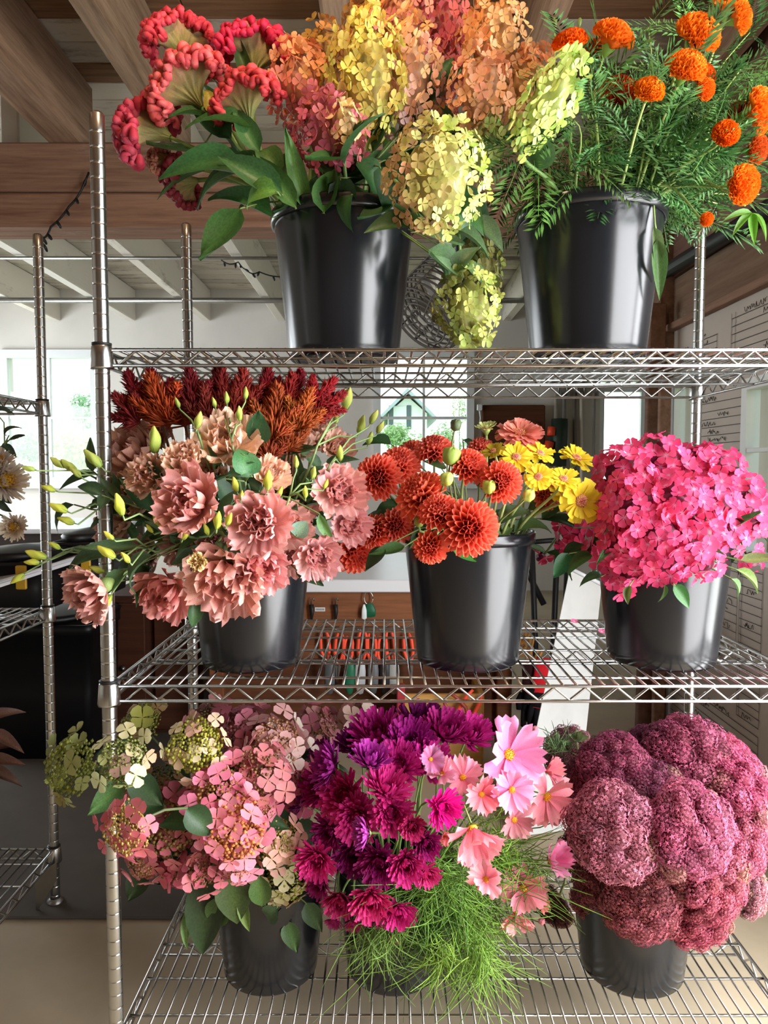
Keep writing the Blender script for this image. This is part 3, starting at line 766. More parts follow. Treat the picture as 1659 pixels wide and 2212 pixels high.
def bin_(label, px0, px1, py0, py1, Y, depth, col='#141416', tab=True):
    a = at(px0, py1, Y); b = at(px1, py0, Y)
    if not tab: a.z = FZ + 0.0095
    w, h = b.x - a.x, b.z - a.z
    t = thing('plastic_bin', label, 'bin', ((a.x + b.x) / 2, Y + depth / 2, a.z), 'dark storage bins at left')
    m = MB(); n = 8
    # tapered shell with rounded corners
    def rr(hw, hd, r, z):
        P = []
        for cx, cy, a0 in ((hw - r, hd - r, 0), (-hw + r, hd - r, pi / 2), (-hw + r, -hd + r, pi), (hw - r, -hd + r, 1.5 * pi)):
            for k in range(4): P.append((cx + r * cos(a0 + k * pi / 6), cy + r * sin(a0 + k * pi / 6), z))
        return P
    lv = [(0.86, 0), (0.93, h * 0.5), (0.96, h * 0.93), (1.0, h * 0.93), (1.0, h), (0.95, h), (0.85, 0.02)]
    V = [p for s, z in lv for p in rr(w / 2 * s, depth / 2 * s, 0.03, z)]
    Fc = [(i * 16 + k, i * 16 + (k + 1) % 16, (i + 1) * 16 + (k + 1) % 16, (i + 1) * 16 + k) for i in range(len(lv) - 1) for k in range(16)]
    Fc += [tuple(range(15, -1, -1)), tuple((len(lv) - 1) * 16 + k for k in range(16))]
    m.add(V, Fc); ob('bin_body', m.mesh('bin_body', M_col), t, None, C(col))
    m = MB(); m.lathe([(0.0, 0), (0.5, 0.0), (0.52, 0.02), (0.48, 0.03), (0.0, 0.045)], 24, M=SCL(w, depth, 1)); ob('lid', m.mesh('lid', M_col), t, T(0, 0, h), C(col))
    if tab:
        m = MB(); m.bevbox((-0.018, -depth / 2 - 0.012, h * 0.5), (0.018, -depth / 2, h * 0.95), 0.003); ob('tape', m.mesh('tape', M_col, False), t, T(w * 0.3, 0, 0), C('#d9a92f'))
    return t
bin_('black storage bin with rounded lid left of the front post', 108, 206, 1172, 1300, 2.75, 0.4)
bin_('large black bin standing on the floor behind the left rack', -60, 196, 1352, 1560, 2.9, 0.7, '#0e0e10', False)
bin_('black bin behind the white folded board at far left', -90, 82, 1215, 1330, 2.5, 0.4)
# white folded board catching the window light
p0, p1, p2, p3 = at(-60, 1282, 2.25), at(198, 1190, 2.55), at(196, 1204, 2.55), at(-60, 1330, 2.25)
t = thing('folded_board', 'white plastic board lying across the bins at far left', 'board', (0, 0, 0))
m = MB(); A = [at(-80, 1232, 2.9), at(192, 1186, 2.95), at(190, 1198, 2.50), at(-80, 1285, 2.20)]
m.add([tuple(v) for v in A] + [tuple(v - Vector((0, 0, 0.014))) for v in A], [(3, 2, 1, 0), (4, 5, 6, 7), (0, 1, 5, 4), (1, 2, 6, 5), (2, 3, 7, 6), (3, 0, 4, 7)])
ob('sheet', m.mesh('sheet', M_top, False), t)
m = MB(); m.tube([tuple(A[3] + Vector((0, 0, 0.002))), tuple(A[2] + Vector((0, 0, 0.002)))], 0.006, 6); ob('rim', m.mesh('rim', M_top), t)
# added low cabinet in near-black brown, standing in for shade at the bench's end
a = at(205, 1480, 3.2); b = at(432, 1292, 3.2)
t = thing('shade_cabinet', 'added dark low cabinet standing in for shade behind the left post', 'cabinet', ((a.x + b.x) / 2, 3.4, 0))
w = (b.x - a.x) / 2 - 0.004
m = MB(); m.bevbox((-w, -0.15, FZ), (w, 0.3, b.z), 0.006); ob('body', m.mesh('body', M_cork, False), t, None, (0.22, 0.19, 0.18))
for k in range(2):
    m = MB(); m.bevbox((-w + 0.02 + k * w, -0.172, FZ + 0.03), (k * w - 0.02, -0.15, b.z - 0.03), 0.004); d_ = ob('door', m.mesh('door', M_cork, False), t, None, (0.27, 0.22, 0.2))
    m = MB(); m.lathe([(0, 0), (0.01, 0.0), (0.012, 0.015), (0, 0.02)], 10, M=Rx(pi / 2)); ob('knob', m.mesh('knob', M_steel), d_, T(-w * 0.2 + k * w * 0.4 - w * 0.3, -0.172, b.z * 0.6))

# --- ruled notes on the right wall: frames, rules and pencilled scribbles
t = thing('wall_notes', 'pencilled tables of ruled notes covering the grey right wall', 'notes', (XR, 2.8, 1.2))
lo = Vector((XR, 2.8, 1.2))
def notes(y0, y1, z0, z1, step, margin, seed, wr_=0.5):
    r = random.Random(seed); m = MB(); s = MB(); X = -0.003
    def bar(ya, za, yb, zb, w=0.0012):
        d = Vector((0, yb - ya, zb - za)); n = Vector((0, -d.z, d.y)).normalized() * w
        m.add([(X, ya - 2.8 - n.y, za - 1.2 - n.z), (X, yb - 2.8 - n.y, zb - 1.2 - n.z), (X, yb - 2.8 + n.y, zb - 1.2 + n.z), (X, ya - 2.8 + n.y, za - 1.2 + n.z)], [(0, 1, 2, 3)])
    bar(y0, z0, y0, z1); bar(y1, z0, y1, z1); bar(y1 - margin, z0, y1 - margin, z1)
    z = z0
    while z <= z1 + 1e-6:
        bar(y0, z, y1, z + r.uniform(-0.002, 0.002))
        if r.random() < wr_:
            ya = r.uniform(y0 + 0.02, y0 + (y1 - y0) * 0.55); L = r.uniform(0.1, 0.3) * (y1 - y0) + 0.05
            pts = []; q = ya + L
            while q > ya:
                pts.append((X - 0.001, q - 2.8, z - 1.2 + step * 0.45 + r.uniform(-0.35, 0.35) * step)); q -= r.uniform(0.003, 0.008)
            if len(pts) > 3: s.tube(pts, 0.0011, 4)
        z += step
    ob('ruled_frame', m.mesh('ruled_frame', M_ink, False), t, kind='stuff')
    if s.v: ob('handwriting', s.mesh('handwriting', M_ink), t, kind='stuff')
notes(2.30, 2.80, 1.70, 1.93, 0.030, 0.03, 1, 0.7)
notes(2.92, 3.10, 1.72, 1.88, 0.026, 0.02, 2, 0.6)
notes(3.15, 3.28, 1.76, 1.86, 0.024, 0.02, 7, 0.6)
notes(2.70, 3.08, 0.62, 1.62, 0.032, 0.03, 3, 0.8)
notes(2.52, 2.68, 0.45, 1.0, 0.03, 0.015, 4, 0.3)
notes(2.52, 3.3, 0.12, 0.42, 0.03, 0.02, 5, 0.6)

# ================================================================== OUTSIDE
m = MB(); m.box((-30, YB + 0.3, -0.5), (40, 60, -0.4)); g = struct('ground_outside', m.mesh('lawn', M_grass, False))
m = MB(); m.box((1.4, -30, -0.5), (40, YB, -0.4)); struct('ground_side', m.mesh('lawn', M_grass, False))
def bush(name, label, px, py, wpx, hpx, Y, col, n=1500, trunk=False):
    c = at(px, py, Y); a = S(wpx / 2, Y); b = S(hpx / 2, Y)
    t = thing(name, label, 'tree' if trunk else 'bush', (c.x, Y, -0.4), 'greenery outside the windows')
    r = random.Random(int(px)); m = MB(); z0 = c.z + 0.4
    lobes = [(r.uniform(-0.6, 0.6), r.uniform(-0.5, 0.5), r.uniform(-0.5, 0.6), r.uniform(0.35, 0.6)) for _ in range(10)] + [(0, 0, 0, 0.75)]
    for i in range(n):
        lx, ly, lz, lr_ = lobes[r.randrange(len(lobes))]
        d = Vector((r.gauss(0, 1), r.gauss(0, 1), r.gauss(0, 1))).normalized() * lr_ * r.uniform(0.8, 1.0)
        p = Vector(((lx + d.x) * a, (ly + d.y) * a, z0 + (lz + d.z) * b))
        M_ = orient(p, Vector((d.x, d.y - 0.4, d.z + 0.5)), r.uniform(0, 6.28), min(a, b) * r.uniform(0.08, 0.15))
        k = r.uniform(0.75, 1.2)
        m.add([(-0.45, 0, 0), (0, -0.9, 0.1), (0.45, 0, 0), (0, 0.9, 0.1)], [(0, 1, 2, 3)], (k, k, k * 0.9), M_)
    ob('foliage', m.mesh('foliage', M_leaf), t, None, C(col), 'stuff')
    m = MB(); m.tube([(0, 0, 0), (0.05 * a, 0, z0 * 0.6), (0, 0, z0)], [0.09 * a, 0.07 * a, 0.03 * a], 8); ob('trunk', m.mesh('trunk', M_brown), t)
bush('round_tree', 'pale round tree standing highest in the left window', 178, 890, 70, 90, 26, '#7fae84', 900, True)
bush('garden_bush', 'broad yellow green bush filling the left window', 165, 975, 150, 110, 16, '#9dbb63', 1600)
bush('garden_bush', 'darker green bush behind the left window post', 62, 965, 90, 90, 19, '#6f9a62', 900)
bush('garden_bush', 'low grey green shrub at the left window sill', 60, 1015, 130, 50, 13, '#a3b38c', 700)
bush('garden_bush', 'green bush under the house in the middle window', 865, 945, 110, 75, 17, '#7fa86a', 1200)
bush('garden_bush', 'green bush at the right side of the middle window', 965, 950, 90, 80, 16, '#86ad7a', 900)
bush('round_tree', 'pale tree at the upper right of the middle window', 992, 885, 45, 80, 24, '#9dbb8e', 700, True)
# white house with gable
hY = 30
t = thing('house', 'white gabled house seen through the middle window', 'house', (at(880, 920, hY).x, hY, -0.4))
hw = S(42, hY); zE = at(0, 893, hY).z + 0.4; zP = at(0, 856, hY).z + 0.4
m = MB(); m.add([(-hw, 0, 0), (hw, 0, 0), (hw, 0, zE), (0, 0, zP), (-hw, 0, zE), (-hw, 8, 0), (hw, 8, 0), (hw, 8, zE), (0, 8, zP), (-hw, 8, zE)],
               [(0, 1, 2, 3, 4), (9, 8, 7, 6, 5), (1, 6, 7, 2), (0, 4, 9, 5)]); ob('wall', m.mesh('house_wall', M_col, False), t, None, C('#e9efef'))
for s in (-1, 1):
    m = MB(); m.add([(s * (hw + 0.35), -0.4, zE - 0.3), (0, -0.4, zP + 0.12), (0, 8.3, zP + 0.12), (s * (hw + 0.35), 8.3, zE - 0.3), (s * (hw + 0.35), -0.4, zE - 0.15), (0, -0.4, zP + 0.3), (0, 8.3, zP + 0.3), (s * (hw + 0.35), 8.3, zE - 0.15)],
                   [(0, 1, 2, 3), (7, 6, 5, 4), (0, 4, 5, 1), (3, 2, 6, 7), (0, 3, 7, 4)]); ob('roof', m.mesh('roof', M_col, False), t, None, C('#9fb0b8'))
for s in (-0.3,):
    w_ = MB(); w_.bevbox((-0.28, -0.06, zE - 0.6), (0.28, 0, zE + 0.3), 0.02); wo = ob('window', w_.mesh('house_window', M_col, False), t, T(s, 0, 0), C('#d9e2e4'))
    for k in (-1, 1):
        m = MB(); m.bevbox((k * 0.36 - 0.09, -0.08, zE - 0.62), (k * 0.36 + 0.09, -0.02, zE + 0.32), 0.01); ob('shutter', m.mesh('shutter', M_col, False), wo, None, C('#4f5f66'))
# blue tarp shelter seen in the left window
q = at(58, 978, 21)
t = thing('blue_canopy', 'small turquoise canopy outside the left window', 'canopy', (q.x, 21, -0.4))
zc_ = q.z + 0.4
m = MB(); m.add([(-0.45, -0.4, 0), (0.45, -0.4, 0), (0.45, 0.4, 0), (-0.45, 0.4, 0), (0, 0, 0.28)], [(0, 1, 4), (1, 2, 4), (2, 3, 4), (3, 0, 4), (3, 2, 1, 0)]); ob('cover', m.mesh('cover', M_col, False), t, T(0, 0, zc_), C('#45b6a8'))
for x in (-0.42, 0.42):
    for y in (-0.37, 0.37):
        m = MB(); m.tube([(x, y, 0), (x, y, zc_)], 0.03, 6); ob('pole', m.mesh('pole', M_top), t)

# --- bare warm bulb under the joists, just above the frame
t = thing('pendant_bulb', 'warm bare bulb hanging from a ceiling joist', 'lamp', (-0.15, 1.0, 2.6))
m = MB(); m.tube([(0, 0, 0.06), (0, 0, ZJ - 2.6)], 0.004, 6); ob('cord', m.mesh('cord', M_dark), t)
m = MB(); m.lathe([(0.0, 0.07), (0.018, 0.065), (0.02, 0.03), (0.016, 0.03), (0, 0.03)], 16); ob('socket', m.mesh('socket', M_dark), t)
mb_, nt_, b_ = nodes('bulb_glow'); b_.inputs['Emission Color'].default_value = (1, 0.72, 0.4, 1); b_.inputs['Emission Strength'].default_value = 12
m = MB(); m.lathe([(0.0, -0.05), (0.02, -0.045), (0.03, -0.02), (0.026, 0.005), (0.014, 0.03), (0, 0.03)], 18); ob('bulb', m.mesh('bulb', mb_), t)
ld = bpy.data.lights.new('bulb_light', 'POINT'); ld.energy = 10; ld.color = (1.0, 0.72, 0.42); ld.shadow_soft_size = 0.05
lo_ = bpy.data.objects.new('bulb_light', ld); COL.objects.link(lo_); lo_.parent = t; lo_.location = (0, 0, -0.11)

# ================================================================== BUCKETS
BH = 0.252
def bucket_meshes():
    rb, rt = 0.098, 0.1235
    n = 14
    prof = [(0.0, 0.004), (rb - 0.012, 0.004), (rb - 0.004, 0.0), (rb, 0.004)]
    for i in range(1, n + 1):
        u = i / n; prof.append((rb + (rt - rb) * u, 0.004 + (BH - 0.02) * u))
    prof += [(rt + 0.001, BH), (rt - 0.004, BH)]
    for u in (0.9, 0.5, 0.1): prof.append((rb - 0.004 + (rt - rb) * u, 0.004 + (BH - 0.016) * u))
    prof += [(rb - 0.008, 0.01), (0, 0.01)]
    m = MB(); m.lathe(prof, 56); body = m.mesh('bucket', M_bucket)
    m = MB(); m.lathe([(rt + 0.0005, BH - 0.018), (rt + 0.005, BH - 0.018), (rt + 0.006, BH - 0.008), (rt + 0.0065, BH + 0.001), (rt + 0.004, BH + 0.004), (rt - 0.001, BH + 0.004), (rt - 0.003, BH - 0.001)], 56); rim = m.mesh('rim', M_bucket)
    return body, rim
BODY, RIM = bucket_meshes()
class Bk: pass
def bucket(px, Yc, zs, s, label):
    b = Bk(); x = (px - 829.5) / F * Yc
    # keep the pixel true for the height of the bucket's middle
    x = at(px, 1015 - (zs + BH * 0.5 * s - ZC) * F / Yc, Yc).x
    b.c = Vector((x, Yc, zs + 0.0045)); b.s = s; b.r = 0.1235 * s; b.top = b.c.z + BH * s
    t = thing('flower_bucket', label, 'bucket', b.c, 'black flower buckets on the rack')
    ob('bucket_body', BODY, t, SCL(s)); ob('rim', RIM, t, SCL(s))
    b.o = t
    return b
BA = bucket(743, 1.475, ZT, 1.09, 'black bucket of cockscomb and hydrangea on the top shelf')
BB = bucket(1270, 1.475, ZT, 1.12, 'black bucket of orange marigolds on the top shelf')
BC = bucket(542, 1.455, ZM, 0.97, 'black bucket of peach lisianthus on the middle shelf')
BD = bucket(1010, 1.465, ZM, 1.02, 'black bucket of coral dahlias and yellow zinnias, middle shelf')
BE = bucket(1430, 1.475, ZM, 1.06, 'black bucket of hot pink phlox on the middle shelf')
BF = bucket(585, 1.50, ZB, 0.98, 'black bucket of pink lacecap hydrangea on the bottom shelf')
BG = bucket(850, 1.50, ZB, 0.98, 'black bucket of magenta asters and cosmos, bottom shelf')
BHH = bucket(1365, 1.50, ZB, 1.06, 'black bucket of dusty pink sedum on the bottom shelf')

# ================================================================== FLOWER PARTS
def smooth01(x): return max(0.0, min(1.0, x))
def petal_grid(L, W, prof, nu=5, nv=4, bend=0.3, cup=0.15, ruf=0.0, rk=3.0, ph=0.0, base=(1, 1, 1), tip=(1, 1, 1), rr=None, edge=None, notch=None):
    """petal along +Y with its face to +Z"""
    V = []; cc = []
    y = z = 0.0; du = 1.0 / nu
    for i in range(nu + 1):
        u = i * du
        if i:
            th = bend * (u - du / 2)
            y += cos(th) * du * L; z += sin(th) * du * L
        for j in range(nv + 1):
            s = -1 + 2 * j / nv
            w = W * prof(u) * s
            yy = y
            if notch: yy = y - L * notch(s) * smooth01((u - 0.6) / 0.4)
            zz = z + cup * W * s * s * prof(u)
            if ruf: zz += ruf * (u ** 1.6) * sin(rk * pi * s + ph + 1.3 * u); yy += ruf * 0.5 * u * cos(rk * 1.7 * pi * s + ph)
            V.append((w, yy, zz))
            c = mix(base, tip, u)
            if edge and (i == nu): c = edge
            if rr: c = vary(c, 0.07, rr)
            cc.append(c)
    Fc = [(i * (nv + 1) + j, i * (nv + 1) + j + 1, (i + 1) * (nv + 1) + j + 1, (i + 1) * (nv + 1) + j) for i in range(nu) for j in range(nv)]
    return V, Fc, cc
P_ov = lambda u: max(0.12, math.sqrt(max(0, sin(pi * min(1, 0.08 + 0.86 * u)))))      # rounded
P_lance = lambda u: max(0.03, sin(pi * (u ** 0.8)) ** 0.9)
P_leafp = lambda u: max(0.015, (sin(pi * (u ** 0.72)) ** 0.85) * (1 - 0.18 * u))
P_wide = lambda u: 0.18 + 0.82 * math.sin(pi / 2 * min(1, u * 1.15)) * (1 if u < 0.9 else 0.93)
P_strap = lambda u: 0.55 + 0.45 * sin(pi * min(1, 0.15 + 0.8 * u))

def pmesh(name, mat, *a, **k):
    V, Fc, cc = petal_grid(*a, **k); m = MB(); m.add(V, Fc, cc); return m.mesh(name, mat)

# leaves: midrib paler, slight fold and droop
def leaf_mesh(bend, fold, seed, ruf=0.0):
    r = random.Random(seed)
    V, Fc, cc = petal_grid(1.0, 0.5, P_leafp, 7, 4, bend, fold, ruf, 2.5, r.uniform(0, 6))
    cc = [((1.25, 1.25, 1.05) if i % 5 == 2 else (vary((0.95, 1, 0.95), 0.1, r))) for i in range(len(cc))]
    m = MB(); m.add(V, Fc, cc); return m.mesh('leaf', M_leaf)
LEAF = [leaf_mesh(-0.5, 0.25, 1), leaf_mesh(-1.0, 0.35, 2, 0.03), leaf_mesh(0.3, 0.2, 3, 0.04), leaf_mesh(-1.7, 0.3, 4, 0.02)]
def leaf(parent, p, d, L, W, col, nrm=None, k=None):
    nrm = nrm or Vector((rnd.uniform(-0.5, 0.5), -0.7, 0.8))
    return ob('leaf', LEAF[rnd.randrange(4) if k is None else k], parent, along(p - parent.location, d, nrm, L, W), vary(tuple(c_ * 0.8 for c_ in col), 0.2))

def leaf_on(parent, pts, p, d, L, W, col, **k):
    """leaf with a stalk back to the nearest point of the branch"""
    q = min(pts[2:], key=lambda s: (s - p).length)
    mid = q.lerp(p, 0.55) + Vector((0, 0.02, 0.01))
    m = MB(); m.tube([tuple(v - parent.location) for v in (q, mid, p, p + Vector(d).normalized() * 0.004)], [0.0018, 0.0015, 0.0012, 0.001], 5)
    ob('leaf_stalk', m.mesh('leaf_stalk', M_stem), parent, None, C('#6b7f45'))
    return leaf(parent, p, d, L, W, col, **k)

def pinnate(seed, n=6, ll=0.30, lw=0.045):
    """feathery leaf: leaflets share the rachis' vertices so it is one piece"""
    r = random.Random(seed); V = []; Fc = []; cc = []
    N_ = n * 2 + 1
    for i in range(N_ + 1):
        u = i / N_; z = -0.18 * u * u
        V += [(-0.008 * (1 - u * 0.6), u, z), (0.008 * (1 - u * 0.6), u, z)]; cc += [(1.15, 1.15, 0.95)] * 2
        if i: b = 2 * i; Fc.append((b - 2, b - 1, b + 1, b))
    for i in range(2, N_ + 1):
        u = i / N_
        L = ll * (0.55 + 0.6 * sin(pi * min(1, u * 0.95))) * r.uniform(0.85, 1.1)
        for s, vi in ((-1, 2 * i), (1, 2 * i + 1)):
            a = math.radians(r.uniform(38, 58)) * s
            dx, dy = sin(a), cos(a); z = V[vi][2]; b = len(V); x0, y0, _ = V[vi]
            nx, ny = -dy, dx
            dz = r.uniform(-0.25, 0.1)
            V += [(x0 + dx * L * 0.5 + nx * lw * 0.5, y0 + dy * L * 0.5 + ny * lw * 0.5, z + dz * L * 0.4), (x0 + dx * L * 0.5 - nx * lw * 0.5, y0 + dy * L * 0.5 - ny * lw * 0.5, z + dz * L * 0.4), (x0 + dx * L, y0 + dy * L, z + dz * L)]
            c = vary((0.95, 1, 0.95), 0.15, r); cc += [c, c, (1.1, 1.1, 1.0)]
            Fc += [(vi, b, b + 2), (vi, b + 2, b + 1)]
    m = MB(); m.add(V, Fc, cc); return m.mesh('leaf', M_leaf)
PINN = [pinnate(11), pinnate(12, 7, 0.26, 0.035), pinnate(13, 5, 0.36, 0.055)]

def stem_path(b, E, f, off=None, arch=0.0):
    c = b.c
    h = Vector((E.x - c.x, E.y - c.y, 0)); hl = h.length or 1e-4; h = h / hl
    B = Vector((c.x, c.y, c.z + 0.015)) - h * (0.02 * b.s) + Vector((rnd.uniform(-1, 1), rnd.uniform(-1, 1), 0)) * 0.045 * b.s
    Mo = Vector((c.x, c.y, b.top)) + h * min(b.r * 0.84, hl * 0.75) + Vector((rnd.uniform(-1, 1), rnd.uniform(-1, 1), 0)) * 0.008
    D = (E - Mo).length
    up = (Mo - B).normalized()
    c1 = Mo + up * (D * 0.38 + arch + max(0, Mo.z - E.z) * 0.7); c2 = E - Vector(f).normalized() * D * 0.32
    pts = [B, B.lerp(Mo, 0.5), Mo]
    for k in range(1, 8):
        t_ = k / 7; q = 1 - t_
        pts.append(Mo * q ** 3 + c1 * 3 * q * q * t_ + c2 * 3 * q * t_ * t_ + E * t_ ** 3)
    return pts

def stem(parent, pts, r0, r1, col, name='stem'):
    m = MB(); L = len(pts)
    m.tube([tuple(p - parent.location) for p in pts], [r0 + (r1 - r0) * i / (L - 1) for i in range(L)], 6)
    return ob(name, m.mesh(name, M_stem), parent, None, vary(col, 0.1))

class Dome:
    """a bouquet's front: pixel centre, radii, and depth of the middle and of the bulge"""
    def __init__(s, b, cx, cy, rx, ry, bulge, Y0=None):
        s.b = b; s.cx, s.cy, s.rx, s.ry, s.bulge = cx, cy, rx, ry, bulge; s.Y0 = b.c.y + 0.02 if Y0 is None else Y0
        s.o = at(cx, cy + ry * 0.25, s.Y0)
    def place(s, x, y, dY=0.0, cam_w=0.55, jit=0.15, f=None):
        q = min(1.0, ((x - s.cx) / s.rx) ** 2 + ((y - s.cy) / s.ry) ** 2)
        Y = s.Y0 - s.bulge * math.sqrt(1 - q) + dY
        p = at(x, y, Y)
        if f is None:
            out = (p - s.o).normalized()
            tc_ = (Vector((0, 0, ZC)) - p).normalized()
            f = out * (1 - cam_w) + tc_ * cam_w + Vector((rnd.gauss(0, jit), rnd.gauss(0, jit), rnd.gauss(0, jit)))
        return p, Vector(f).normalized(), Y

G_dark, G_mid, G_light, G_grey = C('#2f5a35'), C('#4d7a3f'), C('#86a84e'), C('#5f7f5f')

# ------------------------------------------------------------------ panicle hydrangea
def floret_mesh(np_, seed, mat, cup, w, notch=None, center=(1, 1, 1), tip=(1, 1, 1), conic=0.0):
    r = random.Random(seed); m = MB(); V = [(0, 0, 0)]; Fc = []; cc = [center]
    for k in range(np_):
        a = 2 * pi * k / np_ + r.uniform(-0.1, 0.1); L = r.uniform(0.9, 1.08); tl = r.uniform(-0.08, 0.12)
        prof = [(0.30, 0.42 * w), (0.62, 0.98 * w), (0.88, 0.80 * w)]
        ys = [cos(a), sin(a)]; b = len(V)
        for (u, ww) in prof:
            for s in (-1, 0, 1):
                y = u * L; x = ww * s * 0.5; z = cup * u * u + (0.10 if s else 0.0) * u + tl * u + conic
                V.append((ys[0] * y - ys[1] * x, ys[1] * y + ys[0] * x, z)); cc.append(vary(mix(center, tip, min(1, u * 1.4)), 0.06, r))
        e = L * (0.93 if notch else 1.02)
        V.append((ys[0] * e, ys[1] * e, cup + tl + conic)); cc.append(tip)
        Fc += [(0, b + 1, b), (0, b + 2, b + 1)]
        for q in range(2):
            o = b + q * 3
            Fc += [(o, o + 1, o + 4, o + 3), (o + 1, o + 2, o + 5, o + 4)]
        Fc += [(b + 6, b + 7, b + 9), (b + 7, b + 8, b + 9)]
    m.add(V, Fc, cc); return m.mesh('floret', mat)
HYF = [floret_mesh(4, 20 + i, M_petal, c, 0.95, None, (0.92, 0.95, 0.8), (1, 1, 1)) for i, c in enumerate((0.12, 0.3, 0.5, -0.1))]

def lumpy(seed, n=18, mrows=10, amp=0.1):
    r = random.Random(seed); V = []; cc = []
    ph = [r.uniform(0, 6) for _ in range(4)]
    for i in range(mrows + 1):
        th = pi * i / mrows
        for k in range(n):
            p_ = 2 * pi * k / n
            q = 1 + amp * (sin(3 * p_ + ph[0]) * sin(2 * th + ph[1]) + sin(5 * p_ + ph[2]) * sin(3 * th + ph[3]))
            V.append((sin(th) * cos(p_) * q, sin(th) * sin(p_) * q, cos(th) * q)); cc.append(vary((1, 1, 1), 0.2, r))
    Fc = [(i * n + k, (i + 1) * n + k, (i + 1) * n + (k + 1) % n, i * n + (k + 1) % n) for i in range(mrows) for k in range(n)]
    m = MB(); m.add(V, Fc, cc); return m
CORE = [lumpy(s).mesh('core', M_stem) for s in (1, 2)]

def fib(n):
    g = pi * (3 - math.sqrt(5))
    for i in range(n):
        z = 1 - 2 * (i + 0.5) / n; r = math.sqrt(1 - z * z)
        yield Vector((r * cos(g * i), r * sin(g * i), z))

def hydrangea(b, x, y, w, h, tilt, Y, cA, cB, label, fl=14.5, grad=(1, 0), cone=0.25, arch=0.0, nl=3, group='panicle hydrangeas in the top shelf bucket', name='hydrangea'):
    """cA on the side that grad points to, cB opposite"""
    p = at(x, y, Y); a = S(w * 0.58, Y); c = S(h * 0.56, Y); rf = S(fl, Y)
    t_ = math.radians(tilt); axis = Vector((sin(t_), -0.35 * abs(cos(t_)), cos(t_))).normalized()
    base = b.c
    t = thing(name, label, 'flower', (base.x, base.y, base.z + 0.012), group)
    M_ = orient(p - t.location, axis)
    cm = mix(mix(cA, cB, 0.5), C('#6b5a35'), 0.55)
    head = ob('flower_head', CORE[rnd.randrange(2)], t, M_ @ SCL(a * 0.6, a * 0.6, c * 0.68), cm)
    hm = (M_ @ SCL(a * 0.6, a * 0.6, c * 0.68)); hi = hm.inverted()
    area_ = 4 * pi * (((a * a) ** 1.6 + 2 * (a * c) ** 1.6) / 3) ** (1 / 1.6)
    n = int(area_ / (pi * rf * rf) * 1.12)
    Rm = M_.to_3x3()
    tc_ = (Vector((0, 0, ZC)) - p).normalized()
    for v in fib(n):
        k = 1 - cone * (v.z + 0.1) if v.z > 0 else 1.0
        lp = Vector((v.x * a * k, v.y * a * k, v.z * c)) * (rnd.uniform(0.84, 1.08) + 0.09 * sin(7 * v.x + 3 * v.z + x) * sin(6 * v.z + y))
        nn = Vector((v.x / a, v.y / a, v.z / c + 0.25 / a)).normalized()
        wn = Rm @ nn
        if wn.dot(tc_) < -0.3: continue
        wp = M_ @ lp
        nn = wn + Vector((rnd.gauss(0, 0.5), rnd.gauss(0, 0.5), rnd.gauss(0, 0.5)))
        g = 0.5 + 0.5 * (v.dot(Vector((0, 0, 1))) * grad[1] + wn.x * grad[0]) + rnd.gauss(0, 0.18)
        col = vary(mix(cB, cA, smooth01(g)), 0.2)
        ob('floret', HYF[rnd.randrange(4)], head, hi @ orient(wp, nn, rnd.uniform(0, 6.28), rf * rnd.uniform(0.82, 1.15)), col)
    pts = stem_path(b, p - axis * c * 0.9, axis, arch=arch)
    stem(t, pts, 0.0042, 0.0032, C('#6f8a4c'))
    for i in range(nl):
        q = pts[rnd.randrange(4, 8)]
        d = Vector((rnd.uniform(-1, 1), rnd.uniform(-0.9, 0.1), rnd.uniform(-0.7, 0.5)))
        leaf(t, q, d, rnd.uniform(0.07, 0.115), rnd.uniform(0.045, 0.07), C('#3f6636'))
    return t
OR, PK, YL, LM, PE, CR, RO, BZ = C('#eda066'), C('#d2747a'), C('#dcc25c'), C('#c6d860'), C('#f2ba8e'), C('#f1e1a6'), C('#b9546a'), C('#c88a4e')
LG, DP = C('#a9b567'), C('#c79a94')
hydrangea(BA, 652, 190, 125, 165, -10, 1.44, OR, PK, 'coral orange hydrangea head beside the red cockscombs', grad=(0.2, 0.8))
hydrangea(BA, 712, 285, 130, 150, -5, 1.38, PK, RO, 'rose pink hydrangea head hanging lowest beside the cockscombs', grad=(0.6, 0.6))
hydrangea(BA, 745, 262, 60, 70, 5, 1.33, CR, PE, 'small cream hydrangea cluster on the rose pink head', 15)
hydrangea(BA, 795, 165, 150, 215, 0, 1.40, YL, C('#cdbf6a'), 'golden yellow hydrangea head left of centre on top', grad=(-0.3, 0.7))
hydrangea(BA, 705, 112, 110, 100, -15, 1.55, BZ, C('#b98a3d'), 'bronze yellow hydrangea head behind the golden one')
hydrangea(BA, 795, 55, 90, 110, -5, 1.60, C('#d99a4e'), BZ, 'bronze orange hydrangea head above the golden one')
hydrangea(BA, 870, 45, 130, 140, 0, 1.56, OR, PK, 'orange pink hydrangea head at the top edge of the frame', grad=(-0.5, -0.3))
hydrangea(BA, 945, 62, 110, 150, 10, 1.58, C('#d8645a'), RO, 'deep coral hydrangea head at the top, right of the orange pink one')
hydrangea(BA, 880, 165, 130, 200, 4, 1.43, C('#e9a866'), DP, 'peach hydrangea head in the middle of the top bouquet', grad=(0, 0.9))
hydrangea(BA, 960, 160, 90, 150, 8, 1.52, PK, RO, 'dusky pink hydrangea head behind the peach one')
hydrangea(BA, 1068, 85, 130, 165, 6, 1.46, C('#f0c38a'), OR, 'cream and orange hydrangea head standing tallest right of centre', grad=(0.9, 0.2))
hydrangea(BA, 1038, 195, 115, 150, 8, 1.40, PE, C('#e7a07c'), 'pale peach hydrangea head under the tall cream one', grad=(0.3, -0.6))
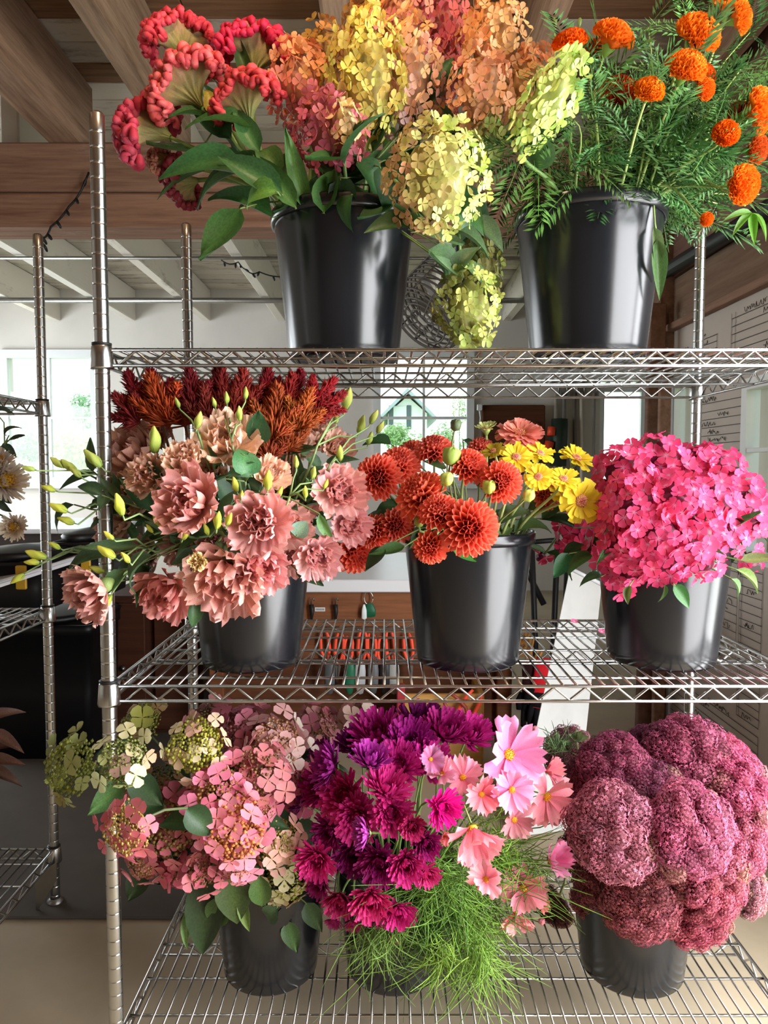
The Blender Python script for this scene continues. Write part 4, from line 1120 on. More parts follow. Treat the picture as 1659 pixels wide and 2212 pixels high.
hydrangea(BA, 1135, 178, 105, 125, 20, 1.47, C('#e6b870'), C('#d98f62'), 'small orange yellow hydrangea head beside the lime one', grad=(0.2, -0.8))
hydrangea(BA, 945, 385, 185, 200, 8, 1.24, C('#cfe080'), C('#bd9264'), 'large lime and bronze hydrangea head hanging over the bucket rim', 15.5, grad=(1.0, 0.15), cone=0.1, nl=2)
hydrangea(BA, 1040, 315, 75, 120, 25, 1.42, LG, C('#8f9a5c'), 'shaded pale green hydrangea head behind the large lime one', nl=2)
hydrangea(BA, 1010, 665, 120, 150, 172, 1.36, C('#c8cf72'), C('#8f9150'), 'green hydrangea head hanging down between the two top buckets', 13, arch=0.05, nl=3, grad=(0.7, 0.2))
hydrangea(BA, 1045, 575, 70, 110, 165, 1.44, C('#7f8446'), C('#6b6a3e'), 'dull olive hydrangea head hanging behind the green one', 13, arch=0.05, nl=2)
# the lime head stands in the marigold bucket on two pale stems
hydrangea(BB, 1187, 212, 92, 190, 32, 1.27, C('#d3e487'), C('#cfdc84'), 'long pale lime hydrangea head beside the marigolds', 14, nl=1)

# extra dark leaves filling the rim of the hydrangea bucket
fo = thing('hydrangea_branch', 'leafy dark green hydrangea branch at the bucket rim', 'foliage', (BA.c.x, BA.c.y, BA.c.z + 0.012))
fp = stem_path(BA, at(800, 360, 1.40), (0.1, -0.5, 0.8)); stem(fo, fp, 0.004, 0.003, C('#5f7a40'))
for x, y, dx, dz, Y, L in ((700, 380, -0.3, -1, 1.36, 0.085), (735, 385, 0.15, -1, 1.34, 0.085), (770, 350, 0.8, -0.5, 1.38, 0.09), (820, 360, 0.5, -1, 1.33, 0.09), (805, 330, 0.6, 0.8, 1.42, 0.08), (860, 300, 0.5, 0.4, 1.45, 0.09),
                           (910, 240, 0.8, 0.5, 1.45, 0.10), (930, 215, 0.4, 0.9, 1.47, 0.09), (850, 420, 1, -0.4, 1.33, 0.08), (660, 400, -0.6, -0.8, 1.38, 0.085), (760, 420, -0.4, -0.6, 1.33, 0.07), (870, 270, -0.7, 0.5, 1.45, 0.08),
                           (905, 495, 0.8, -0.5, 1.33, 0.09), (925, 540, 0.6, -0.3, 1.36, 0.10), (985, 590, 0.45, 0.9, 1.34, 0.07), (975, 500, 0.9, -0.2, 1.40, 0.09), (1000, 600, -0.7, 0.3, 1.34, 0.075), (800, 290, 0.3, 0.9, 1.43, 0.09), (940, 300, 0.8, 0.6, 1.44, 0.08),
                           (1005, 560, 0.5, -0.9, 1.40, 0.08), (1020, 470, 0.7, -0.6, 1.45, 0.09), (690, 345, 0.5, -0.8, 1.42, 0.09), (845, 440, -0.5, -0.4, 1.36, 0.08), (620, 330, 0.2, -0.9, 1.46, 0.09)):
    leaf_on(fo, fp, at(x, y, Y), Vector((dx, -0.25, dz)), L, L * 0.62, C('#355c33') if y < 470 else C('#64835a'))

# ------------------------------------------------------------------ cockscomb celosia
def cockscomb_meshes(seed):
    r = random.Random(seed); m = MB(); A = 1.35; ns, nt_ = 26, 8
    V = []; cc = []
    for side in (-1, 1):
        for i in range(nt_ + 1):
            u = i / nt_
            for j in range(ns + 1):
                s = -1 + 2 * j / ns; a = s * (0.25 + 0.75 * u ** 0.6) * A
                R = u ** 0.9
                th = 0.22 * (0.35 + u) * math.sqrt(max(0, 1 - s * s)) + 0.012 * sin(17 * s + seed)
                V.append((R * sin(a) * 0.82 + 0.05 * s, side * th, R * cos(a * 0.85)))
                cc.append(vary(mix((0.30, 0.31, 0.11), (0.55, 0.24, 0.17), u ** 1.8), 0.25, r))
    W = ns + 1; h = (nt_ + 1) * W; Fc = []
    for sd in (0, 1):
        for i in range(nt_):
            for j in range(ns):
                q = (sd * h + i * W + j, sd * h + i * W + j + 1, sd * h + (i + 1) * W + j + 1, sd * h + (i + 1) * W + j)
                Fc.append(q if sd == 0 else q[::-1])
    m.add(V, Fc, cc); fan = m.mesh('fan', M_petal)
    crests = []
    for row in range(8):
        P = []; RR = []; yo = (row - 3.5) * 0.10; n = 110
        for j in range(n):
            s = -1.08 + 2.16 * j / (n - 1); a = s * A
            R = 1.06 - 0.012 * (row - 3.5) ** 2 - 0.03 * abs(row - 3.5) + (0.05 + 0.05 * abs(row - 3.5) / 3.5) * sin(9 * s + row * 1.7 + seed) + 0.05 * sin(33 * s + row)
            P.append((R * sin(a) * 0.84 + 0.03 * sin(31 * s + row), yo + 0.075 * sin(37 * s + row * 2.1 + seed), R * cos(a * 0.85) + 0.025 * sin(19 * s)))
            RR.append(0.07 + 0.03 * sin(41 * s + row + seed) * (1 if row % 2 else -1) if 0 < j < n - 1 else 0.02)
        c = MB(); c.tube(P, RR, 6, [vary((1, 1, 1), 0.15, r) if r.random() < 0.6 else (1.15, 1.9, 1.7) for _ in range(n)]); crests.append(c.mesh('crest_ruffle', M_petal))
    return fan, crests
COX = [cockscomb_meshes(s) for s in (1, 4)]
def cockscomb(b, x, y, rpx, tilt, Y, col, label, yaw=0.0, lean=0.0, leaves=2, sq=1.0):
    p = at(x, y, Y); R = S(rpx * 1.24, Y)
    t = thing('cockscomb', label, 'flower', (b.c.x, b.c.y, b.c.z + 0.012), 'cockscomb celosia in the top left bucket')
    t_ = math.radians(tilt); axis = Vector((sin(t_), lean, cos(t_))).normalized()
    M_ = orient(p - t.location - axis * R * 0.6, axis, math.radians(yaw), (R * sq * 1.25, R * 1.25, R * 1.2), up=(0, 1, 0))
    # keep the broad face to the viewer
    z_ = axis; x_ = Vector((1, 0, 0)); x_ = (x_ - z_ * x_.dot(z_)).normalized(); y_ = z_.cross(x_)
    M_ = T(p - t.location - axis * R * 0.6) @ Matrix((x_, y_, z_)).transposed().to_4x4() @ Rz(math.radians(yaw)) @ SCL(R * sq * 1.15, R * 1.2, R * 1.15)
    fan, cr = COX[rnd.randrange(2)]
    h = ob('flower_head', fan, t, M_, (0.95, 0.95, 0.9))
    for c in cr: ob('crest_ruffle', c, h, None, vary(col, 0.1))
    pts = stem_path(b, p - axis * R * 0.55, axis)
    stem(t, pts, 0.006, 0.0045, C('#7f9a50'))
    for i in range(leaves):
        q = pts[rnd.randrange(3, 9)]
        leaf(t, q, axis + Vector((rnd.uniform(-0.8, 0.4), rnd.uniform(-0.5, 0), rnd.uniform(-0.6, 0.3))), rnd.uniform(0.09, 0.14), rnd.uniform(0.03, 0.045), C('#4f7440'))
CK = C('#d8404e')
cockscomb(BA, 385, 85, 62, -22, 1.52, CK, 'topmost red cockscomb leaning left against the brown joist', 30, 0.1, 1)
cockscomb(BA, 400, 185, 72, -38, 1.42, C('#e05a5c'), 'broad tan backed cockscomb second from the top left', 0, -0.1)
cockscomb(BA, 552, 112, 66, 6, 1.48, C('#d22c4c'), 'crimson cockscomb standing tallest in the cockscomb group', 15)
cockscomb(BA, 530, 215, 62, -14, 1.38, C('#d8434a'), 'coral cockscomb in front of the crimson one', -20)
cockscomb(BA, 322, 275, 72, -62, 1.46, C('#b93a4c'), 'leftmost cockscomb turned away, green grey back showing', 20, 0.1)
cockscomb(BA, 482, 172, 34, 0, 1.46, C('#d83c40'), 'small red cockscomb between the broad and the crimson ones', 40, 0, 1)
cockscomb(BA, 395, 395, 48, -95, 1.58, C('#a63a48'), 'low dark cockscomb drooping under the long green leaves', 0, 0.2, 1)
cockscomb(BA, 345, 345, 30, -75, 1.55, C('#c07060'), 'small faded cockscomb below the leftmost one', 30, 0.1, 1)
ex = thing('celosia_branch', 'long leaved green celosia branch leaning out to the left', 'foliage', (BA.c.x, BA.c.y, BA.c.z + 0.012))
fp = stem_path(BA, at(430, 330, 1.42), (-0.8, -0.2, 0.4)); stem(ex, fp, 0.006, 0.003, C('#7f9a50'))
for x, y, dx, dz, Y, L, W, c in ((520, 345, -1, -0.1, 1.36, 0.16, 0.05, '#3f6b3d'), (610, 420, -0.8, 0.55, 1.33, 0.14, 0.045, '#446f3c'), (600, 415, -0.9, 0.1, 1.30, 0.09, 0.04, '#6ea54a'), (520, 450, -0.55, -0.9, 1.32, 0.12, 0.06, '#3d6f37'),
                                 (560, 330, -0.5, 0.9, 1.37, 0.10, 0.035, '#4a7440'), (470, 255, -0.3, 0.9, 1.40, 0.06, 0.03, '#b9b44a'), (640, 450, -0.6, 0.8, 1.34, 0.13, 0.035, '#55803f'), (660, 455, -0.25, 1, 1.36, 0.14, 0.03, '#547f40'), (590, 470, -0.8, 0.5, 1.38, 0.15, 0.035, '#3f6b38'),
                                 (545, 380, -1, 0.35, 1.38, 0.16, 0.045, '#3a6436'), (600, 390, -0.3, 0.9, 1.35, 0.13, 0.04, '#4d7a40'), (500, 300, -0.7, 0.6, 1.42, 0.10, 0.04, '#355c35'), (700, 460, 0.1, 0.9, 1.34, 0.1, 0.04, '#4d7a3a')):
    leaf_on(ex, fp, at(x, y, Y), Vector((dx, -0.12, dz)), L, W * 1.25, C(c), nrm=Vector((rnd.uniform(-0.3, 0.3), -1, 0.35)))

# ------------------------------------------------------------------ marigolds
def marigold_mesh(seed):
    r = random.Random(seed); m = MB()
    V, Fc, cc = lumpy(seed).v, lumpy(seed).f, None
    m.add(np.array(V) * (0.62, 0.62, 0.42), Fc, (0.8, 0.55, 0.5))
    n = 150; g = pi * (3 - math.sqrt(5))
    for i in range(n):
        u = (i + 0.5) / n; th = math.acos(1 - 1.28 * u); ph = g * i
        L = 0.36 + 0.14 * u; W = 0.15 + 0.07 * u
        Vp, Fp, cp = petal_grid(L, W, P_wide, 2, 4, 0.7, 0.1, 0.10, 2.2, r.uniform(0, 6), (0.95, 0.75, 0.6), (1, 1, 1), r)
        n_ = Vector((sin(th) * cos(ph), sin(th) * sin(ph), cos(th)))
        pos = Vector((n_.x * 0.62, n_.y * 0.62, n_.z * 0.46 + 0.02))
        M_ = T(pos) @ Rz(ph - pi / 2) @ Rx(pi / 2 - th * 0.95 + 0.1) @ Ry(r.uniform(-0.5, 0.5))
        m.add(Vp, Fp, cp, M_)
    return m.mesh('bloom', M_petal)
MARI = [marigold_mesh(s) for s in (3, 8)]
m = MB(); m.lathe([(0.0, -0.9), (0.12, -0.85), (0.22, -0.6), (0.36, -0.35), (0.45, -0.05), (0.4, 0.0)], 12); CALYX = m.mesh('calyx', M_stem)
m = MB(); m.lathe([(0.0, -1.0), (0.16, -0.9), (0.3, -0.5), (0.42, 0.1), (0.36, 0.5), (0.2, 0.75), (0.0, 0.8)], 12); BUD = m.mesh('bud', M_stem)
DB = Dome(BB, 1380, 300, 330, 330, 0.22)
def marigold(x, y, r, label, dY=0, f=None, col='#ff7a18', nl=5):
    p, fc, Y = DB.place(x, y, dY, 0.35, 0.2, f); R = S(r, Y)
    t = thing('marigold', label, 'flower', (BB.c.x, BB.c.y, BB.c.z + 0.012), 'orange marigolds in the top right bucket')
    M_ = orient(p - t.location, fc, rnd.uniform(0, 6), R * 1.08)
    ob('bloom', MARI[rnd.randrange(2)], t, M_, vary(C(col), 0.08), 'stuff')
    ob('calyx', CALYX, t, M_, C('#6d8c3e'))
    pts = stem_path(BB, p - fc * R * 0.9, fc)
    stem(t, pts, 0.0034, 0.0022, C('#8fa65c'))
    for i in range(nl):
        q = pts[rnd.randrange(3, 10)].lerp(pts[rnd.randrange(4, 10)], rnd.random() * 0.3)
        marileaf(t, q, Vector((rnd.uniform(-1, 1), rnd.uniform(-0.9, 0.3), rnd.uniform(-0.4, 0.9))))
def marileaf(t, q, d, L=None, col=None):
    L = L or rnd.uniform(0.075, 0.13)
    ob('leaf', PINN[rnd.randrange(3)], t, along(q - t.location, d, Vector((rnd.uniform(-0.6, 0.6), -0.8, 0.6)), L, L), vary(col or C('#54804a'), 0.2))
MO = '#ff8a24'
for x, y, r, d, dY, f, col in (
        (1232, 97, 33, 'leftmost, just above the lime hydrangea', -0.02, (-0.2, -0.5, 0.7), '#f06a10'), (1323, 84, 39, 'second from the left along the top', -0.02, (0.35, -0.5, 0.75), MO),
        (1505, 78, 43, 'large one below the top right corner pair', -0.06, (0.25, -0.8, 0.5), MO), (1480, 150, 38, 'directly under the large top right one', -0.04, (0.1, -0.8, 0.5), MO), (1402, 198, 28, 'small one in the middle of the foliage', -0.06, (0, -0.9, 0.4), '#f28a1c'),
        (1335, 205, 36, 'dim one deep in the foliage at the left', 0.16, (-0.2, -0.8, 0.4), '#d9541a'), (1515, 165, 26, 'half hidden one right of the pair', 0.08, (0.2, -0.8, 0.4), '#e2611a'), (1522, 193, 20, 'tiny one under the half hidden one', 0.0, (0.3, -0.8, -0.2), '#ff8a22'),
        (1575, 12, 32, 'one cut by the top edge of the frame', 0.02, (0.2, -0.4, 0.9), MO), (1596, 40, 28, 'one just below the top edge one, at right', 0.02, (0.7, -0.5, 0.1), MO), (1634, 242, 42, 'large one at the right edge', -0.02, (0.75, -0.6, 0.1), MO),
        (1567, 290, 25, 'one left and below the large right edge one', -0.04, (-0.1, -0.9, 0.1), '#ff7d18'), (1598, 245, 22, 'shaded one left of the large right edge one', 0.06, (-0.3, -0.8, 0.3), '#d8601c'), (1630, 325, 28, 'dull one at the right edge below the large one', 0.04, (0.6, -0.6, -0.2), '#d9682a'),
        (1601, 400, 36, 'lowest large one at right', -0.05, (0.4, -0.8, -0.2), MO), (1526, 474, 13, 'tiny one peeping out above the back post', -0.02, (0, -1, -0.2), MO), (1290, 110, 26, 'dull one between the two upper left ones', 0.14, (0.1, -0.6, 0.6), '#c8561a')):
    marigold(x, y, r, 'orange marigold bloom, ' + d, dY, f, col, 6)
for x, y, lab, dx in ((1197, 52, 'green marigold bud standing above the leftmost bloom', -0.1), (1252, 48, 'slim green marigold bud right of the first bud', 0.05)):
    p, fc, Y = DB.place(x, y, 0.04, f=(dx, -0.1, 1)); t = thing('marigold_bud', lab, 'flower bud', (BB.c.x, BB.c.y, BB.c.z + 0.012))
    ob('bud', BUD, t, orient(p - t.location, fc, 0, S(16 if dx < 0 else 11, Y)), C('#6d8040')); stem(t, stem_path(BB, p - fc * 0.015, fc), 0.003, 0.0018, C('#8fa65c'))
# leafy marigold stems without open flowers
SHOOT = ('low at the far left under the lime hydrangea', 'under the lime hydrangea, second from the left', 'right of the lime hydrangea', 'low left of the small middle bloom', 'below the second top bloom', 'just above the bucket, middle', 'standing tall left of the large bloom', 'middle, right of the small bloom', 'under the tiny bloom', 'under the one left of the right edge bloom', 'above the right edge bloom', 'lowest at the right edge', 'leaning out farthest left over the rim',
         'tallest fine one against the ceiling', 'low at right beside the lowest large bloom', 'pale one at the right edge near the top', 'drooping over the right side of the rim', 'behind the dim bloom', 'right edge, between top and large bloom', 'highest, cut by the top edge')
for i in range(20):
    x = (1130, 1180, 1240, 1290, 1330, 1370, 1420, 1460, 1510, 1560, 1600, 1640, 1090, 1400, 1550, 1620, 1440, 1350, 1640, 1480)[i]; y = (330, 350, 260, 300, 240, 330, 110, 280, 230, 330, 150, 420, 380, 60, 440, 70, 400, 180, 180, 20)[i]
    p, fc, Y = DB.place(x, y, rnd.uniform(-0.02, 0.22), 0.1, 0.2)
    t = thing('marigold_shoot', 'flowerless marigold shoot, ' + SHOOT[i], 'foliage', (BB.c.x, BB.c.y, BB.c.z + 0.012), 'flowerless marigold shoots')
    pts = stem_path(BB, p, fc); stem(t, pts, 0.0032, 0.001, C('#8fa65c'))
    for k in range(15):
        q = pts[3 + k % 7]
        marileaf(t, q, Vector((rnd.uniform(-1, 1), rnd.uniform(-0.9, 0.4), rnd.uniform(-0.7, 0.8))), rnd.uniform(0.07, 0.12), C('#44703f') if rnd.random() < 0.6 else C('#6b9350'))
sp_ = thing('marigold_sprig', 'bright green marigold leaves hanging at the right edge', 'foliage', (BB.c.x, BB.c.y, BB.c.z + 0.012))
pts = stem_path(BB, at(1610, 445, 1.30), (0.5, -0.3, -0.6)); stem(sp_, pts, 0.003, 0.0015, C('#8fa65c'))
for dx, dz in ((-0.6, -0.5), (0.0, -1), (0.5, -0.7), (-0.9, -0.1)):
    leaf(sp_, at(1625, 460, 1.30), Vector((dx, -0.2, dz)), 0.055, 0.016, C('#7fc043'), k=0)
hg = thing('curled_leaf', 'pale edged leaf hanging down over the marigold bucket rim', 'foliage', (BB.c.x, BB.c.y, BB.c.z + 0.012))
pts = stem_path(BB, at(1418, 500, 1.36), (0.4, 0, -0.9)); stem(hg, pts, 0.003, 0.0015, C('#8fa65c'))
leaf(hg, at(1420, 515, 1.36), Vector((0.1, 0, -1)), 0.11, 0.03, C('#5b7a4c'), k=0); leaf(hg, at(1412, 490, 1.36), Vector((0.15, -0.1, -1)), 0.10, 0.022, C('#86a070'), k=1)

# ================================================================== MIDDLE SHELF
# ------------------------------------------------------------------ lisianthus
def lisi_petals():
    out = []
    for layer, (L, W, bend, cup, ruf) in enumerate(((1.0, 0.56, 0.5, 0.22, 0.09), (0.82, 0.50, 0.9, 0.3, 0.10), (0.58, 0.40, 1.2, 0.4, 0.10))):
        ms = []
        for k in range(3):
            r = random.Random(100 + layer * 10 + k)
            ms.append(pmesh('petal', M_petal, L, W, P_wide, 6, 14, bend, cup, ruf, 3.6 + 0.8 * k, r.uniform(0, 6), (1.0, 0.98, 0.84), (1.04, 1.03, 1.03), r, (1.08, 0.95, 0.94)))
        out.append(ms)
    return out
LISI = lisi_petals()
m = MB(); m.lathe([(0.0, -0.55), (0.06, -0.5), (0.12, -0.3), (0.22, -0.08), (0.2, 0.06), (0, 0.1)], 10); LCAL = m.mesh('calyx', M_stem)
def lbud_mesh():
    # tapering bud with a spiral twist
    V = []; cc = []; n = 10; rows = 12
    for i in range(rows + 1):
        u = i / rows; r = 0.30 * (sin(pi * min(1, 0.10 + 0.86 * u)) ** 0.8) * (1 - 0.25 * u)
        for k in range(n):
            a = 2 * pi * k / n + u * 2.2; q = r * (1 + 0.18 * cos(3 * (2 * pi * k / n)))
            V.append((q * cos(a), q * sin(a), u * 1.25)); cc.append(mix((0.75, 0.9, 0.6), (1.1, 1.05, 0.9), u))
    Fc = [(i * n + k, i * n + (k + 1) % n, (i + 1) * n + (k + 1) % n, (i + 1) * n + k) for i in range(rows) for k in range(n)] + [tuple(range(n - 1, -1, -1)), tuple(rows * n + k for k in range(n))]
    m = MB(); m.add(V, Fc, cc); return m.mesh('bud', M_petal)
LBUD = lbud_mesh()
def sepal_mesh():
    m = MB(); V = [(0, 0, -0.06)]; Fc = []
    for k in range(5):
        a = 2 * pi * k / 5; b = len(V)
        for s in (-0.25, 0.25): V.append((0.16 * cos(a + s), 0.16 * sin(a + s), 0.02))
        V.append((0.34 * cos(a), 0.34 * sin(a), 0.45)); Fc += [(0, b, b + 1), (b, b + 2, b + 1)]
    m.add(V, Fc); return m.mesh('sepal', M_stem)
LSEP = sepal_mesh()
DC = Dome(BC, 500, 1090, 300, 250, 0.26, 1.47)
LSTEM = C('#7d9660')
def bud_on(t, p, f, s, col=None):
    M_ = orient(p - t.location, f, rnd.uniform(0, 6), s)
    b = ob('bud', LBUD, t, M_, vary(col or C('#c9cf62'), 0.12)); ob('sepal', LSEP, b, None, C('#7f9a55'))
def lisianthus(x, y, r, col, label, dY=0, f=None, n=(7, 6, 5), op=0.0, group='lisianthus blooms in the left middle bucket'):
    p, fc, Y = DC.place(x, y, dY - (0.2 if x < 240 else 0.0), 0.5, 0.18, f); R = S(r, Y) * 1.34
    t = thing('lisianthus', label, 'flower', (BC.c.x, BC.c.y, BC.c.z + 0.012), group)
    M_ = orient(p - t.location - fc * R * 0.35, fc, rnd.uniform(0, 6), R)
    c = ob('calyx', LCAL, t, M_, C('#8aa05c'))
    for layer, k in enumerate(n):
        for i in range(k):
            tilt = math.radians((24, 46, 66)[layer] + op + rnd.uniform(-9, 9))
            ob('petal', LISI[layer][rnd.randrange(3)], t, M_ @ Rz(2 * pi * (i + 0.5 * layer) / k + rnd.uniform(-0.2, 0.2)) @ Rx(tilt), vary(mix(mix(col, C('#ffded8'), 0.42), C('#e07a80'), 0.12 * layer), 0.08))
    pts = stem_path(BC, p - fc * R * 0.8, fc)
    stem(t, pts, 0.0032, 0.0022, LSTEM)
    if rnd.random() < 0.7:
        leaf(t, pts[rnd.randrange(4, 9)], Vector((rnd.uniform(-1, 1), -0.5, rnd.uniform(-0.6, 0.5))), 0.07, 0.034, C('#5f8060'))
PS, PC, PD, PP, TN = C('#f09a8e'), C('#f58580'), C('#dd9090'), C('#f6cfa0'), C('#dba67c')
for x, y, r, col, d, dY, f in (
        (415, 1087, 72, PS, 'large salmon pink one left of centre', -0.02, (-0.3, -0.9, 0.25)), (562, 1130, 66, C('#f0a09a'), 'open rose pink one facing front in the middle', -0.03, (-0.1, -1, 0.1)), (622, 1140, 48, C('#e79a88'), 'salmon one tucked behind the middle one', 0.06, (0.5, -0.7, 0.1)),
        (735, 1062, 54, C('#f0a9a6'), 'pale pink one nearest the coral dahlias', 0.0, (0.3, -0.9, 0.1)), (755, 1132, 44, C('#ee9aa2'), 'pink one below it touching the dahlias', 0.04, (0.4, -0.8, -0.2)), (687, 1200, 48, C('#dc8d92'), 'mauve pink one at the bucket rim, right side', -0.02, (0.3, -0.9, -0.3)),
        (490, 1248, 82, C('#f0a28c'), 'largest salmon one hanging over the bucket front', -0.05, (-0.15, -0.9, -0.35)), (565, 1222, 56, C('#ee8f95'), 'bright pink one right of the largest', -0.04, (0.2, -0.9, -0.3)), (520, 1195, 42, C('#e88a90'), 'pink one above the largest', 0.0, (0, -1, 0)),
        (360, 1278, 62, PC, 'coral one low on the left of the bucket', -0.02, (-0.3, -0.8, -0.45)), (200, 1278, 62, C('#d9968a'), 'dusty pink one hanging in front of the left post', -0.05, (-0.5, -0.75, -0.3)),
        (285, 985, 70, TN, 'big tan peach one at upper left', 0.08, (-0.4, -0.6, 0.55)), (322, 1028, 42, C('#f0c49a'), 'small peach one under the big tan one', -0.02, (-0.2, -0.9, 0.2)), (400, 1000, 46, PP, 'cream peach cup shaped one', 0.0, (-0.1, -0.75, 0.6)),
        (492, 955, 62, C('#f4d3a4'), 'pale cream one highest in the middle', 0.02, (0.0, -0.8, 0.5)), (585, 1025, 38, PP, 'peach one half hidden right of the round leaf', 0.06, (0.4, -0.6, 0.5)), (680, 945, 44, C('#f0cfae'), 'cream one at upper right under the plumes', 0.12, (0.2, -0.7, 0.5)),
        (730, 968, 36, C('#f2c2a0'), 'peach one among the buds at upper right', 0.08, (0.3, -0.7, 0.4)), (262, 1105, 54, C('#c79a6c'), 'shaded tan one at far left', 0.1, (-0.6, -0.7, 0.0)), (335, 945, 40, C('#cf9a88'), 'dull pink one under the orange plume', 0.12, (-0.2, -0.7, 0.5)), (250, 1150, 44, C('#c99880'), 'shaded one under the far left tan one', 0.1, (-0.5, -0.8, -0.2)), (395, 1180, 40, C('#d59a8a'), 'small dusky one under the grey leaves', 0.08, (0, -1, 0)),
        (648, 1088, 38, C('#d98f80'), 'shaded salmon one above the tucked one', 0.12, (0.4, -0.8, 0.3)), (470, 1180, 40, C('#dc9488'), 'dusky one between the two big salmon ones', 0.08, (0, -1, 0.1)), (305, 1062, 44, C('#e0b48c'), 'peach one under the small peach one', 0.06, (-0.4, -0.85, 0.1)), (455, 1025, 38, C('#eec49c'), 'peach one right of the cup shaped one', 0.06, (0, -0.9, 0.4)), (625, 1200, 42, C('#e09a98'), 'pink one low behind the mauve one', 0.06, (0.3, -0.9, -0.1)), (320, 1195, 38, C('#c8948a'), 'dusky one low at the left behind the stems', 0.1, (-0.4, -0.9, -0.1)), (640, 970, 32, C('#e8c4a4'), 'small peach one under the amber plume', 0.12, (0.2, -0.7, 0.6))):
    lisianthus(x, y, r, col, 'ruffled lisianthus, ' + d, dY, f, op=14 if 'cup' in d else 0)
lisianthus(430, 1215, 26, C('#dcd250'), 'small yellow half open lisianthus above the bucket', -0.1, (0, -1, 0.1), (4, 4, 3), 25)
# bud sprays: (points, label)
sprays = (
    ('spray of pale buds high beside the orange plume', ((420, 850, 17, 0.2), (387, 880, 10, -0.3), (425, 925, 17, 0.3))),
    ('spray of slim upright buds in the middle top', ((490, 872, 12, 0), (530, 862, 12, 0.1), (518, 908, 14, 0.0), (465, 880, 10, -0.2))),
    ('spray of tall buds right of the plumes', ((745, 885, 22, 0.25), (725, 915, 13, 0.1), (775, 935, 18, 0.3), (745, 862, 10, 0))),
    ('bud spray nearest the dahlias at upper right', ((800, 915, 15, 0.5), (815, 935, 13, 0.5), (795, 960, 13, 0.3), (735, 995, 15, 0))),
    ('single fat pale bud at upper left', ((335, 978, 26, 0.05),)),
    ('cluster of yellow buds left of centre', ((350, 1140, 18, -0.4), (375, 1135, 15, 0.3), (395, 1165, 15, 0.5), (330, 1150, 10, -0.6))),
    ('yellow buds under the salmon bloom', ((468, 1142, 18, 0.2), (490, 1135, 14, 0.4), (450, 1155, 12, -0.3))),
    ('yellow buds right of the round leaf', ((578, 1058, 20, 0.1), (512, 1062, 15, -0.2), (520, 1080, 10, 0.2), (600, 1075, 12, 0.4))),
    ('yellow star shaped bud at far left', ((265, 1112, 22, -0.2),)),
    ('long drooping spray reaching farthest left with yellow buds', ((100, 1205, 20, -1.2), (52, 1240, 15, -2.2), (85, 1215, 14, -1.5), (130, 1185, 12, -1))),
    ('drooping spray of yellow buds over the dusty pink bloom', ((215, 1300, 18, -2.4), (240, 1285, 17, -2.6), (200, 1318, 13, -2.4), (225, 1235, 15, -1.2))),
    ('spray of dim buds above the far left stems', ((165, 1020, 18, -0.8), (140, 1010, 16, -0.9), (218, 1008, 22, -0.7), (75, 1015, 12, -1.3))),
    ('spray of olive buds at mid left', ((120, 1060, 14, -1.2), (145, 1105, 18, -1.1), (160, 1130, 16, -1.2), (175, 1030, 14, -0.8))),
    ('spray of yellow green buds at lower left', ((248, 1205, 20, -0.9), (280, 1215, 13, -0.6), (245, 1165, 12, -0.8))),
    ('small buds between the two right pink blooms', ((675, 1035, 13, 0.2), (660, 1075, 12, 0.0), (700, 1055, 10, 0.4), (640, 1010, 12, 0))),
)
for lab, bs in sprays:
    t = thing('lisianthus_buds', lab, 'flower buds', (BC.c.x, BC.c.y, BC.c.z + 0.012), 'lisianthus bud sprays')
    mx = sum(b[0] for b in bs) / len(bs); my = sum(b[1] for b in bs) / len(bs)
    far = mx < 240
    p0, f0, Y0 = DC.place(mx + (500 - mx) * 0.25, my + (1150 - my) * 0.25, -0.02, 0.3)
    trunk = stem_path(BC, p0, (p0 - BC.c)); stem(t, trunk, 0.003, 0.002, LSTEM)
    for x, y, s, a in bs:
        p, _, Y = DC.place(x, y, -0.04 + rnd.uniform(-0.02, 0.02) - (0.18 if x < 300 else 0))
        f = Vector((sin(a), -0.25, cos(a)))
        sz = S(s * 1.8, Y)
        mid = p0.lerp(p, 0.5) + Vector((0, 0, 0.015)) - f * 0.01
        stem(t, [p0, mid, p - f * sz * 0.3, p], 0.0018, 0.0012, LSTEM, 'branch'); bud_on(t, p, f, sz, C('#d2d060') if y > 1050 else C('#bcc46c'))
    for k in range(4 if far else 2):
        q = trunk[5 + k % 5]; leaf(t, q, (p0 - BC.c) + Vector((rnd.uniform(-0.3, 0.3), rnd.uniform(-0.3, 0.1), rnd.uniform(-0.3, 0.3))), rnd.uniform(0.06, 0.1), rnd.uniform(0.022, 0.036), C('#5a7a52'))
